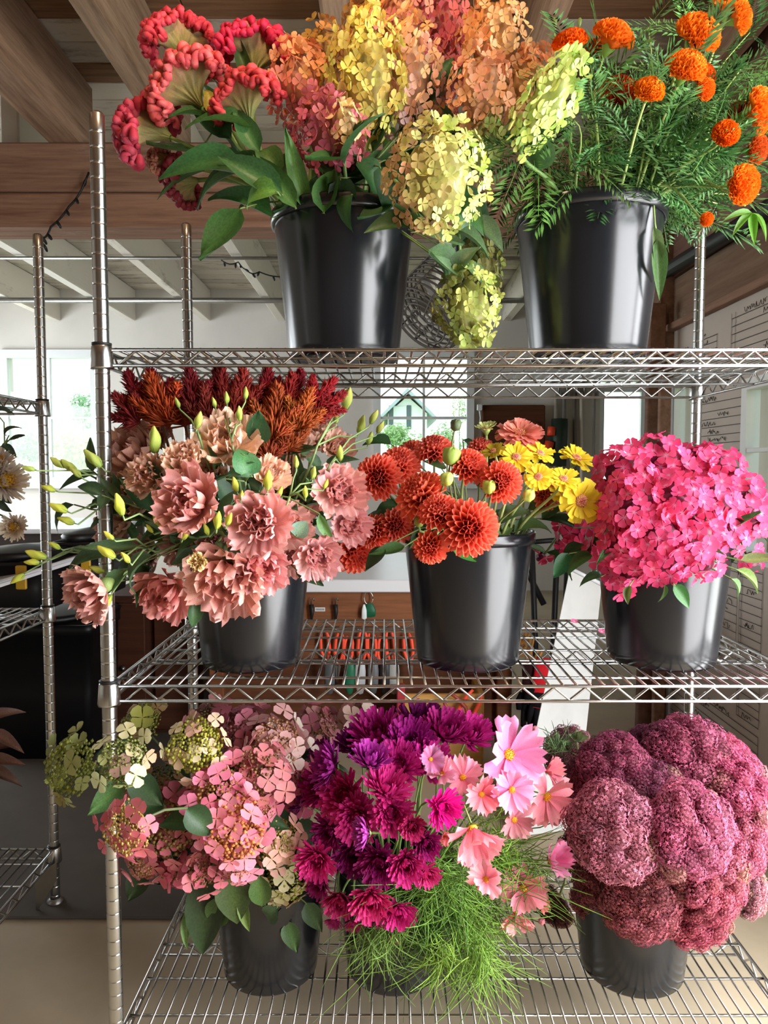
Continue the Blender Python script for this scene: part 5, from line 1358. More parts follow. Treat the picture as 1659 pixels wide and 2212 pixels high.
# darker leafy stems filling the heart of the lisianthus bunch
for i, (x, y, d) in enumerate(((640, 1060, 'right of the middle bloom'), (460, 1050, 'behind the salmon bloom'), (330, 1130, 'left heart of the bunch'), (600, 980, 'under the amber plumes'), (700, 1010, 'among the right hand buds'), (160, 1090, 'reaching far left beyond the post'), (200, 1020, 'upper far left beside the window'), (410, 1140, 'under the salmon bloom'), (660, 1150, 'behind the mauve bloom'), (300, 1220, 'low at the left'), (560, 1060, 'behind the round leaf'), (220, 1070, 'at the far left stems'))):
    p, fc, Y = DC.place(x, y, 0.10 if x > 230 else -0.12, 0.2, 0.1)
    t = thing('lisianthus_shoot', 'dark leafy lisianthus shoot, ' + d, 'foliage', (BC.c.x, BC.c.y, BC.c.z + 0.012), 'leafy lisianthus shoots')
    pts = stem_path(BC, p, fc); stem(t, pts, 0.003, 0.0015, LSTEM)
    for k in range(11):
        q = pts[3 + k % 7].lerp(pts[min(9, 4 + k % 7)], rnd.random())
        leaf(t, q, Vector((rnd.uniform(-1, 1), rnd.uniform(-0.6, 0.2), rnd.uniform(-0.4, 0.9))), rnd.uniform(0.05, 0.08), rnd.uniform(0.022, 0.036), C('#4f6c48'))
lf = thing('lisianthus_branch', 'grey green lisianthus leaves with one broad round leaf', 'foliage', (BC.c.x, BC.c.y, BC.c.z + 0.012))
fp = stem_path(BC, at(530, 1040, 1.26), (0, -0.5, 0.8)); stem(lf, fp, 0.003, 0.002, LSTEM)
for x, y, dx, dz, Y, L, W, c in ((530, 1030, 0.15, 1, 1.22, 0.065, 0.055, '#4f7f52'), (545, 1030, -0.6, 0.4, 1.22, 0.05, 0.035, '#6f9a78'), (350, 1040, -0.5, 0.8, 1.24, 0.05, 0.018, '#4a6f52'), (430, 1190, -0.6, -0.6, 1.22, 0.06, 0.045, '#7f9c82'), (470, 1170, 0.5, -0.5, 1.22, 0.06, 0.04, '#6d8f72'),
                                 (390, 1150, -0.8, 0.2, 1.24, 0.06, 0.035, '#6d8f72'), (330, 1200, -0.9, -0.4, 1.24, 0.10, 0.035, '#5d8058'), (300, 1180, -1, -0.1, 1.24, 0.10, 0.03, '#5f8158'), (270, 1230, -0.8, -0.8, 1.25, 0.08, 0.03, '#55784f'), (480, 1120, 0.3, 0.8, 1.24, 0.06, 0.04, '#4f724f'),
                                 (640, 1160, 0.3, 0.6, 1.26, 0.04, 0.035, '#86a08a'), (690, 1110, 0.3, -0.9, 1.25, 0.07, 0.02, '#6f9a60'), (395, 900, -1, 0.05, 1.40, 0.06, 0.02, '#44603f'), (560, 960, 0.1, 1, 1.28, 0.06, 0.05, '#3f6a46'), (240, 1200, -1, 0.0, 1.26, 0.09, 0.035, '#5d7f55'), (420, 1300, 0.1, -1, 1.25, 0.05, 0.03, '#3f5f3f'), (640, 1230, 0.6, -0.4, 1.30, 0.06, 0.03, '#3f5f3f'), (500, 1090, -0.4, 0.7, 1.27, 0.06, 0.04, '#3f6142'), (330, 1100, -0.5, 0.6, 1.28, 0.08, 0.035, '#4a6a48')):
    leaf_on(lf, fp, at(x, y, Y), Vector((dx, -0.2, dz)), L, W, C(c))

# ------------------------------------------------------------------ feather celosia behind
def plume_mesh(seed):
    r = random.Random(seed); m = MB()
    m.tube([(0, 0, 0), (0.01, 0, 0.5), (0, 0, 1)], [0.06, 0.05, 0.01], 5)
    for i in range(260):
        u = r.uniform(0.02, 0.97); a = r.uniform(0, 6.283); L = (0.42 * (1 - u) + 0.16) * r.uniform(0.6, 1.2)
        M_ = T(0, 0, u) @ Rz(a) @ Rx(-math.radians(r.uniform(25, 60)))
        k = r.uniform(0.7, 1.25); w = 0.035
        m.add([(-w, 0, 0), (w, 0, 0), (0, w, 0), (w * 0.8, 0, L * 0.6), (-w * 0.8, 0, L * 0.6), (0, w * 0.9, L * 0.6), (0, 0, L)],
              [(0, 1, 3, 4), (1, 2, 5, 3), (2, 0, 4, 5), (4, 3, 6), (3, 5, 6), (5, 4, 6)], (k, k, k), M_)
    return m.mesh('plume', M_petal)
PLUME = [plume_mesh(s) for s in (5, 6, 9)]
DR, DO, BN = C('#8e1f2c'), C('#c8562c'), C('#a5672c')
for x, y, h, a, col, d in ((318, 845, 85, -0.45, DR, 'dark red plume at far left'), (345, 800, 80, -0.2, DR, 'dark red plume second from the left'), (365, 870, 100, -0.35, DO, 'orange plume at the left'), (420, 815, 85, -0.1, C('#7d1f28'), 'deep maroon plume behind the pale bud'), (470, 800, 80, 0, DR, 'dark red plume touching the shelf above'),
                         (520, 830, 90, 0.05, C('#96302c'), 'brick red plume in the middle'), (570, 810, 85, 0.1, DR, 'dark red plume right of the middle'), (620, 830, 80, 0.35, DR, 'dark red plume second from the right'), (668, 830, 70, 0.75, C('#a31f26'), 'bright crimson plume at far right'), (545, 930, 85, -0.05, BN, 'rust orange plume low in the middle'),
                         (590, 900, 100, 0.1, C('#b4562f'), 'orange brown plume right of centre'), (640, 890, 80, 0.35, C('#b5602c'), 'amber plume low at the right'), (580, 960, 75, 0.1, C('#a04a2c'), 'rust plume under the orange brown one'), (670, 880, 60, 0.6, C('#a8372c'), 'red brown plume above the cream bloom'), (300, 880, 70, -0.7, C('#8a2a2a'), 'drooping dark red plume lowest at the left'), (400, 880, 80, -0.25, C('#a8482c'), 'second orange plume beside the first'), (480, 850, 85, 0.0, C('#8a2626'), 'dark red plume in the middle back'), (610, 860, 80, 0.25, C('#9c2a28'), 'scarlet plume among the amber ones'), (690, 860, 60, 0.9, C('#8a1f24'), 'dark red tip leaning out at the far right'), (620, 940, 70, 0.2, C('#a8552c'), 'lowest amber plume above the buds'), (450, 890, 80, -0.1, C('#7f3028'), 'dull red plume behind the slim buds'), (500, 890, 70, 0.1, C('#8a2f24'), 'dull rust plume behind the cream bloom')):
    y = max(y, 800 + h * 0.62); Y = 1.38 if col in (DR,) or '7d1f' in d else (1.34 if y > 880 else 1.36)
    p = at(x, y + h * 0.5, Y); t = thing('feather_celosia', 'feathery celosia, ' + d, 'flower', (BC.c.x, BC.c.y, BC.c.z + 0.012), 'feathery celosia plumes behind the lisianthus')
    f = Vector((sin(a), 0.0, cos(a))); H = S(h * 1.15, Y)
    ob('plume', PLUME[rnd.randrange(3)], t, orient(p - t.location, f, rnd.uniform(0, 6), (H * 0.9, H * 0.9, H)), vary(col, 0.1), 'stuff')
    for sgn in (-1, 1):
        f2 = Vector((sin(a + 0.6 * sgn), -0.15, cos(a + 0.6 * sgn)))
        ob('side_plume', PLUME[rnd.randrange(3)], t, orient(p - t.location, f2, rnd.uniform(0, 6), (H * 0.75, H * 0.75, H * 0.8)), vary(col, 0.15), 'stuff')
    stem(t, stem_path(BC, p, f), 0.0035, 0.0025, C('#8a5a40'))

# ------------------------------------------------------------------ dahlias
DPET = [pmesh('petal', M_petal, 1.0, 0.40, P_ov, 3, 4, b, c, 0, 1, 0, (0.8, 0.5, 0.45), (1.15, 1.15, 1.15), random.Random(40 + i)) for i, (b, c) in enumerate(((0.25, 0.75), (0.6, 0.9), (-0.1, 0.6)))]
m = lumpy(3); DCORE = m.mesh('core', M_stem)
m = MB(); V = []; 
def bract_mesh(n, L):
    m = MB(); V = [(0, 0, -0.12)]; Fc = []
    for k in range(n):
        a = 2 * pi * k / n; b = len(V)
        for s in (-0.3, 0.3): V.append((0.35 * L * cos(a + s), 0.35 * L * sin(a + s), -0.05))
        V.append((L * cos(a), L * sin(a), -0.02)); Fc += [(0, b, b + 1), (b, b + 2, b + 1)]
    m.add(V, Fc); return m.mesh('bract', M_stem)
BRACT = bract_mesh(7, 0.8)
DD = Dome(BD, 1010, 1085, 270, 190, 0.22, 1.47)
def dahlia(x, y, r, label, dY=0, f=None, col='#f0563c', n=None):
    p, fc, Y = DD.place(x, y, dY, 0.5, 0.15, f); R = S(r, Y)
    t = thing('dahlia', label, 'flower', (BD.c.x, BD.c.y, BD.c.z + 0.012), 'coral dahlias in the middle bucket')
    M_ = orient(p - t.location - fc * R * 0.25, fc, rnd.uniform(0, 6), R)
    c0 = C(col)
    h = ob('core', DCORE, t, M_ @ SCL(0.42, 0.42, 0.40), mix(c0, C('#5a1018'), 0.6))
    n = n or (84 if r > 40 else 66); g = pi * (3 - math.sqrt(5))
    for i in range(n):
        u = (i + 0.5) / n
        th = math.acos(1 - 1.22 * u); ph = g * i
        L = 0.30 + 0.42 * math.sqrt(u); W = L * (0.60 if u > 0.15 else 0.5)
        pos = Vector((sin(th) * cos(ph), sin(th) * sin(ph), cos(th))) * 0.36
        Mp = M_ @ T(pos) @ Rz(ph - pi / 2) @ Rx(pi / 2 - th * 0.93) @ SCL(W, L, L)
        ob('petal', DPET[0 if u > 0.35 else 1], t, Mp, vary(mix(mix(c0, C('#ff9c80'), 0.58), C('#c02a28'), max(0, 0.5 - u * 0.9)), 0.08))
    ob('bract', BRACT, t, M_ @ T(0, 0, -0.25), C('#6c8440'))
    pts = stem_path(BD, p - fc * R * 0.6, fc); stem(t, pts, 0.0032, 0.0024, C('#6f7d45'))
    if rnd.random() < 0.6: leaf(t, pts[rnd.randrange(3, 7)], Vector((rnd.uniform(-1, 1), -0.6, rnd.uniform(-0.3, 0.5))), 0.075, 0.04, C('#3a5f38'))
for x, y, r, d, dY, f, col in (
        (1017, 1141, 63, 'largest coral one facing front at the rim', -0.06, (0.1, -1, 0.0), '#f2543c'), (950, 1105, 47, 'coral one just left above the largest', -0.04, (-0.1, -0.75, 0.55), '#ee5f4a'), (905, 1068, 60, 'ball shaped orange one in the middle', 0.0, (-0.5, -0.6, 0.5), '#f06436'), (931, 1183, 40, 'small orange one lowest at the bucket rim', -0.07, (-0.1, -0.95, -0.25), '#f4633c'),
        (770, 1197, 48, 'one hanging lowest on the left over the shelf', 0.0, (0.35, -0.85, -0.3), '#ee5138'), (818, 1030, 50, 'dark centred one at the left', 0.0, (-0.1, -0.95, 0.1), '#e85040'), (865, 1000, 46, 'pink coral one behind the dark centred one', 0.06, (0.1, -0.7, 0.6), '#e8604e'), (795, 1040, 38, 'half hidden one at the far left', 0.1, (-0.6, -0.6, 0.3), '#c94440'),
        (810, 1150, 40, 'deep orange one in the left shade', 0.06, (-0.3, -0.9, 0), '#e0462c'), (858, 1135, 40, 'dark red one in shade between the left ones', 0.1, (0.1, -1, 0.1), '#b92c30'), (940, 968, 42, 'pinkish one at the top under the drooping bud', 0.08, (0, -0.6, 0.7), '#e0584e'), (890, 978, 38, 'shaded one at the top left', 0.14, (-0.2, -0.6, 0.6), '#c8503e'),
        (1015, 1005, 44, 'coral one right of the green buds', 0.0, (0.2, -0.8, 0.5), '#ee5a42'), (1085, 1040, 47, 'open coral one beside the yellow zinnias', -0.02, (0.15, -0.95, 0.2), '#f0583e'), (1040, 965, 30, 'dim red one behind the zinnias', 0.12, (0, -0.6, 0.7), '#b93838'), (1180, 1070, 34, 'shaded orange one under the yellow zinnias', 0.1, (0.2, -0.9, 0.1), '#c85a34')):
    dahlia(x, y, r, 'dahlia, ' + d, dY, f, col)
# dahlia buds
for x, y, s, lab, a, col in ((985, 918, 16, 'dark round dahlia bud standing alone against the window', 0.2, '#5d6b4a'), (975, 985, 26, 'fat green dahlia bud in the middle top', 0.1, '#8aa24a'), (965, 1035, 20, 'pale green bud above the largest dahlia', 0.4, '#b3bf5a'), (1057, 1052, 20, 'green dahlia bud left of the open coral one', 0.3, '#a8b850'), (1142, 1070, 18, 'yellow green bud below the zinnias', 0.6, '#b9c257'), (905, 1128, 14, 'small bud between the left dahlias', 0, '#9aa84a')):
    p, fc, Y = DD.place(x, y, -0.02, f=(a, -0.5, 0.8)); sz = S(s, Y)
    t = thing('dahlia_bud', lab, 'flower bud', (BD.c.x, BD.c.y, BD.c.z + 0.012), 'dahlia buds')
    ob('bud', CORE[0], t, orient(p - t.location, fc, 0, (sz * 0.75, sz * 0.75, sz * 0.8)), C(col)); ob('bract', BRACT, t, orient(p - t.location - fc * sz * 0.5, fc, 0, sz * 1.2), C('#4f7038'))
    stem(t, stem_path(BD, p - fc * sz * 0.6, fc), 0.0026, 0.0018, C('#6f7d45'))

# ------------------------------------------------------------------ zinnias
ZP_ = [pmesh('petal', M_petal, 1.0, 0.185, lambda u: 0.45 + 0.55 * sin(pi / 2 * min(1, u * 1.4)), 3, 2, b, 0.25, 0, 1, 0, (0.9, 0.82, 0.6), (1, 1, 1), random.Random(60 + i)) for i, b in enumerate((-0.15, -0.5, 0.25))]
def zdisc():
    r = random.Random(3); m = MB(); m.lathe([(0.0, 0.12), (0.2, 0.12), (0.3, 0.05), (0.32, -0.05), (0.0, -0.1)], 16, (0.5, 0.2, 0.12))
    for i in range(46):
        a = i * 2.4; rr = 0.28 * math.sqrt(i / 46); k = i / 46
        m.tube([(rr * cos(a), rr * sin(a), 0.08), (rr * 1.1 * cos(a), rr * 1.1 * sin(a), 0.20 - 0.1 * k)], [0.03, 0.02], 5, (0.95, 0.6, 0.15) if 0.25 < k < 0.75 else (0.75, 0.2, 0.2))
    return m.mesh('disc', M_stem)
ZDISC = zdisc()
def zinnia(x, y, r, label, col, dY=0, f=None, rings=((17, 1.0, 4), (15, 0.82, 16), (11, 0.62, 30)), disc=True, seedcol=(1, 1, 1)):
    p, fc, Y = DD.place(x, y, dY, 0.5, 0.1, f); R = S(r, Y)
    t = thing('zinnia', label, 'flower', (BD.c.x, BD.c.y, BD.c.z + 0.012), 'zinnias in the middle bucket')
    M_ = orient(p - t.location, fc, rnd.uniform(0, 6), R)
    ob('disc', ZDISC, t, M_, seedcol, 'stuff')
    for k, (n, L, tl) in enumerate(rings):
        for i in range(n):
            ob('petal', ZP_[rnd.randrange(3)], t, M_ @ Rz(2 * pi * (i + 0.5 * k) / n + rnd.uniform(-0.06, 0.06)) @ T(0, 0.18, 0.02 * k) @ Rx(math.radians(tl + rnd.uniform(-7, 7))) @ SCL(L * 0.85), vary(C(col), 0.07))
    ob('calyx', CALYX, t, M_ @ T(0, 0, -0.02) @ SCL(0.8, 0.8, 0.6), C('#7d9048'))
    stem(t, stem_path(BD, p - fc * R * 0.4, fc), 0.0032, 0.0024, C('#93a060'))
two = ((17, 1.0, 4), (14, 0.78, 18))
for x, y, r, d, dY, f in ((1255, 1082, 50, 'largest, facing front beside the phlox', -0.06, (0.25, -0.95, 0.05)), (1115, 988, 36, 'leftmost with dark red centre', -0.02, (-0.1, -0.8, 0.5)), (1167, 980, 33, 'second from the left along the top', 0.0, (0.15, -0.6, 0.75)), (1245, 990, 40, 'rightmost of the upper row', 0.0, (0.3, -0.5, 0.8)),
                        (1163, 1030, 31, 'small one below the upper row', -0.04, (-0.1, -0.9, 0.3)), (1217, 1035, 36, 'one just above the largest', -0.03, (0.1, -0.7, 0.7)), (1066, 975, 27, 'dull one behind the leftmost', 0.06, (-0.4, -0.5, 0.7)), (1215, 1065, 30, 'half hidden one behind the largest', 0.04, (0.2, -0.7, 0.5))):
    zinnia(x, y, r, 'yellow zinnia, ' + d, '#f2d63c' if 'dull' not in d else '#c8b03a', dY, f, rings=two)
zinnia(1122, 938, 52, 'salmon pink double zinnia standing above the yellow ones', '#f09484', 0.06, (0.0, -0.55, 0.85), ((20, 1.0, 2), (19, 0.86, 14), (16, 0.7, 28), (12, 0.5, 46)))
zinnia(1150, 968, 26, 'small orange zinnia under the salmon one', '#e8622c', 0.08, (0.2, -0.7, 0.6), two)
zinnia(1050, 926, 28, 'pale green young zinnia left of the salmon one', '#c9cf88', 0.06, (-0.1, -0.3, 0.9), ((12, 0.9, 20), (10, 0.7, 45)))
lf = thing('dahlia_foliage', 'dark green dahlia leaves round the middle bucket rim', 'foliage', (BD.c.x, BD.c.y, BD.c.z + 0.012))
fp = stem_path(BD, at(1010, 1110, 1.36), (0, -0.5, 0.8)); stem(lf, fp, 0.003, 0.002, C('#6f7d45'))
for x, y, dx, dz, Y, L, W, c in ((830, 1180, -0.4, -0.6, 1.36, 0.06, 0.035, '#33532f'), (875, 1180, -1, -0.3, 1.36, 0.07, 0.03, '#3f6034'), (980, 1180, 0.5, -0.4, 1.30, 0.05, 0.03, '#3f7a36'), (1080, 1130, 0.5, 0.6, 1.36, 0.08, 0.04, '#55784a'), (1110, 1150, 0.7, 0.5, 1.38, 0.09, 0.035, '#5f8050'), (1065, 1180, 0.5, 0.9, 1.37, 0.08, 0.03, '#6d8a50'),
                                 (870, 1060, 0.4, -0.8, 1.42, 0.08, 0.04, '#2f4a2c'), (930, 1130, -0.4, -0.5, 1.40, 0.07, 0.035, '#36522f'), (850, 1110, -0.7, -0.3, 1.42, 0.08, 0.04, '#2f4a2c'), (1010, 1075, 0.2, -1, 1.42, 0.09, 0.04, '#30452c'), (960, 1060, 0.4, -0.9, 1.42, 0.08, 0.04, '#3a4f30'), (1140, 1100, 0.8, 0.3, 1.42, 0.08, 0.04, '#4d6c42'),
                                 (1170, 1120, 0.7, 0.7, 1.42, 0.08, 0.03, '#4f7045'), (845, 960, -0.8, 0.3, 1.50, 0.06, 0.035, '#34522f'), (1000, 950, 0.6, -0.4, 1.48, 0.05, 0.02, '#2f4a2c'), (965, 1010, -0.6, 0.1, 1.38, 0.05, 0.03, '#4a6c38'), (945, 1000, -0.4, 0.6, 1.40, 0.05, 0.03, '#2f4f2f'), (1040, 1160, 0.2, 0.9, 1.37, 0.09, 0.035, '#44683c')):
    leaf_on(lf, fp, at(x, y, Y), Vector((dx, -0.2, dz)), L, W, C(c))

# ------------------------------------------------------------------ phlox
PHF = [floret_mesh(5, 70 + i, M_petal, c, 0.86, True, (1.05, 4.5, 2.6), (1, 1, 1)) for i, c in enumerate((0.1, 0.3, -0.15))]
def phlox_tube():
    m = MB(); m.tube([(0, 0, -1.0), (0, 0, 0)], [0.05, 0.09], 5); return m
DE = Dome(BE, 1450, 1120, 250, 200, 0.26, 1.48)
def phlox(x, y, r, label, dY=0, f=None, n=None, col='#f52f78', fl=20):
    p, fc, Y = DE.place(x, y, dY, 0.35, 0.12, f); R = S(r, Y); rf = S(fl, Y)
    t = thing('phlox', label, 'flower', (BE.c.x, BE.c.y, BE.c.z + 0.012), 'pink phlox heads in the right middle bucket')
    cR = R * 0.95; ctr = p - fc * R * 0.55
    HM = orient(ctr - t.location, fc, rnd.uniform(0, 6), (R * 0.62, R * 0.62, R * 0.50)); hi = HM.inverted()
    h = ob('flower_head', CORE[1], t, HM, C('#6a2440'))
    n = n or int(2.6 * (R / rf) ** 2 * 0.95); c0 = C(col)
    for i, v in enumerate(fib(int(n * 1.75))):
        if v.z < -0.15: continue
        wn = (HM.to_3x3() @ Vector((v.x / (R * .62), v.y / (R * .62), v.z / (R * .5)))); 
        dloc = Vector((v.x * cR, v.y * cR, v.z * cR * 0.72))
        Rm = orient((0, 0, 0), fc)
        wp = ctr - t.location + (Rm.to_3x3() @ dloc) * rnd.uniform(0.8, 1.1)
        nn = (Rm.to_3x3() @ Vector((v.x, v.y, v.z + 0.25))) + Vector((rnd.gauss(0, 0.4), rnd.gauss(0, 0.4) - 0.2, rnd.gauss(0, 0.4)))
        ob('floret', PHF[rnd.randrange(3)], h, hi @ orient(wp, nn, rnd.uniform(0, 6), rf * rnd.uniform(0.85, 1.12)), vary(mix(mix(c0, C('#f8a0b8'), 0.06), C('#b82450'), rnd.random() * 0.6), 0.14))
    pts = stem_path(BE, ctr, fc); stem(t, pts, 0.0034, 0.0026, C('#5a6b3a'))
    for k in range(2):
        leaf(t, pts[rnd.randrange(4, 9)], Vector((rnd.uniform(-1, 1), -0.4, rnd.uniform(-0.8, 0.3))), rnd.uniform(0.06, 0.09), 0.024, C('#3f6636'))
for x, y, r, d, dY, f in ((1335, 1010, 68, 'upper left, beside the yellow zinnias', 0.02, None), (1425, 985, 62, 'upper middle left', 0.06, None), (1500, 985, 62, 'highest near the back post', 0.08, None), (1560, 985, 58, 'upper right corner of the dome', 0.04, None), (1615, 1060, 62, 'right side of the dome at the frame edge', 0.02, None),
                        (1540, 1065, 66, 'right of centre', 0.0, None), (1455, 1065, 66, 'middle of the dome', 0.0, None), (1370, 1080, 68, 'left of centre', 0.0, None), (1300, 1075, 56, 'left edge behind the largest zinnia', 0.05, None), (1420, 1140, 66, 'lower middle', 0.0, None), (1495, 1150, 64, 'lower right of the middle', 0.0, None),
                        (1340, 1165, 64, 'lower left', 0.0, None), (1360, 1232, 58, 'lowest left over the bucket rim', -0.02, (-0.3, -0.8, -0.3)), (1450, 1222, 58, 'lowest middle over the bucket rim', -0.02, (0, -0.9, -0.3)), (1535, 1212, 62, 'lowest right over the bucket rim', -0.02, (0.35, -0.8, -0.2)), (1575, 1140, 52, 'right, above the lowest right one', 0.02, None),
                        (1640, 1125, 42, 'small one at the right frame edge', 0.02, None), (1222, 1150, 44, 'shaded one reaching left under the zinnias', 0.1, (-0.7, -0.6, 0.1)), (1640, 1215, 30, 'pale one lowest at the right frame edge', 0.04, (0.7, -0.6, -0.3)), (1285, 1195, 30, 'small one between the dahlia and phlox buckets', 0.06, (-0.5, -0.8, -0.2)), (1340, 1275, 30, 'tiny one hanging against the black bucket', -0.02, (-0.2, -0.8, -0.6)), (1165, 1205, 18, 'tiny one behind the dahlia bucket', 0.14, (-0.5, -0.8, 0))):
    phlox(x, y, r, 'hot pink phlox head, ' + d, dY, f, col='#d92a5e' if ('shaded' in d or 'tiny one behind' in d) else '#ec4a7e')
lf = thing('phlox_foliage', 'green phlox leaves showing under the pink dome', 'foliage', (BE.c.x, BE.c.y, BE.c.z + 0.012))
fp = stem_path(BE, at(1440, 1200, 1.38), (0, -0.5, 0.8)); stem(lf, fp, 0.003, 0.002, C('#5a6b3a'))
for x, y, dx, dz, Y, L, W, c in ((1455, 1262, 0.5, -0.7, 1.24, 0.05, 0.026, '#3f6f34'), (1280, 1200, -1, -0.2, 1.34, 0.07, 0.03, '#4a6636'), (1230, 1195, -0.6, -0.9, 1.38, 0.06, 0.035, '#2f6a4a'), (1300, 1245, -0.9, 0.1, 1.30, 0.05, 0.02, '#2f4f2c'), (1590, 1230, 0.9, -0.5, 1.32, 0.07, 0.02, '#8aa860'), (1600, 1210, 0.9, 0, 1.34, 0.06, 0.03, '#8f9a5c'),
                                 (1580, 1250, 0.5, -0.6, 1.30, 0.04, 0.02, '#6d9a50'), (1435, 1262, 0.0, -1, 1.25, 0.035, 0.01, '#55803f'), (1360, 1265, -0.3, -0.9, 1.25, 0.035, 0.016, '#6f7a3a'), (1240, 1140, -0.6, 0.4, 1.42, 0.07, 0.03, '#2f4a2c'), (1260, 1175, -0.7, -0.5, 1.40, 0.08, 0.04, '#3a5a34')):
    leaf_on(lf, fp, at(x, y, Y), Vector((dx, -0.2, dz)), L, W, C(c))
# two fallen petals lying on the wire deck
for x, y, lab in ((1240, 1352, 'fallen pink phlox blossom lying on the wire shelf'), (1300, 1375, 'fallen pink blossom beside the phlox bucket')):
    Y = (ZC - ZM) * F / (y - 1015.0) ; p = at(x, y, Y); p.z = ZM + 0.006
    tag(ob('fallen_blossom', PHF[0], None, orient(p, (0.1, -0.3, 1), 1.0, 0.011), C('#f77aa8')), lab, 'petal')

# ================================================================== BOTTOM SHELF
# ------------------------------------------------------------------ lacecap hydrangea
def beads(seed, n=150):
    r = random.Random(seed); m = MB()
    V0 = np.array([(1, 0, 0), (-1, 0, 0), (0, 1, 0), (0, -1, 0), (0, 0, 1), (0, 0, -1)], float); F0 = [(0, 2, 4), (2, 1, 4), (1, 3, 4), (3, 0, 4), (2, 0, 5), (1, 2, 5), (3, 1, 5), (0, 3, 5)]
    for i, v in enumerate(fib(n)):
        k = r.uniform(0.6, 1.25)
        q = np.array(v) * r.uniform(0.75, 1.02) * (1 + 0.15 * sin(5 * v.x) * sin(6 * v.z + 1))
        m.add(V0 * r.uniform(0.055, 0.095) + q, F0, (k, k, k * 0.9))
    return m.mesh('fertile_buds', M_stem)
BEAD = [beads(1, 420), beads(2, 420)]
LCF = [floret_mesh(4, 90 + i, M_petal, c, 1.05, None, (0.95, 0.95, 0.8), (1, 1, 1)) for i, c in enumerate((0.05, 0.25, -0.15))]
DF = Dome(BF, 430, 1750, 330, 260, 0.22, 1.50)
def lacecap(x, y, r, cF, cB, label, nf=16, dY=0, f=None, fl=24, nl=3, buds=0.66, mixc=None):
    p, fc, Y = DF.place(x, y, dY - (0.2 if 170 < x < 300 and y > 1600 else 0.0), 0.45, 0.18, f); R = S(r * 1.18, Y); rf = S(fl, Y)
    t = thing('lacecap_hydrangea', label, 'flower', (BF.c.x, BF.c.y, BF.c.z + 0.012), 'lacecap hydrangeas in the bottom left bucket')
    HM = orient(p - t.location - fc * R * 0.25, fc, rnd.uniform(0, 6), R); 
    h = ob('flower_head', BEAD[rnd.randrange(2)], t, HM @ SCL(buds, buds, buds * 0.8), vary(cB, 0.1), 'stuff')
    for i, v in enumerate(fib(int(nf * 1.5))):
        if v.z < -0.35 : continue
        lp = Vector((v.x, v.y, v.z * 0.7)) * rnd.uniform(0.62, 1.05) * (0.95 if v.z < 0.6 else 0.75)
        nn = HM.to_3x3() @ (Vector((v.x, v.y, v.z + 0.5)) + Vector((rnd.gauss(0, 0.35), rnd.gauss(0, 0.35), rnd.gauss(0, 0.35))))
        c = mix(cF, mixc, rnd.random() ** 1.5) if mixc else cF
        ob('floret', LCF[rnd.randrange(3)], h, (HM @ SCL(buds, buds, buds * 0.8)).inverted() @ orient(HM @ lp, nn, rnd.uniform(0, 6), rf * rnd.uniform(0.75, 1.2)), vary(c, 0.13))
    pts = stem_path(BF, p - fc * R * 0.6, fc); stem(t, pts, 0.003, 0.0022, C('#4f5a36'))
    for k in range(nl):
        leaf(t, pts[rnd.randrange(4, 9)], Vector((rnd.uniform(-1, 1), -0.1, rnd.uniform(-0.9, 0.3))), rnd.uniform(0.07, 0.10), 0.05, C('#34502f'))
PKB, PKD, DR_, CRM, GRN, OL, BRN, TAN_ = C('#ee86a0'), C('#d06a80'), C('#a8566a'), C('#f0e6c8'), C('#c2cf86'), C('#8a8a3e'), C('#7a5a38'), C('#b8864e')
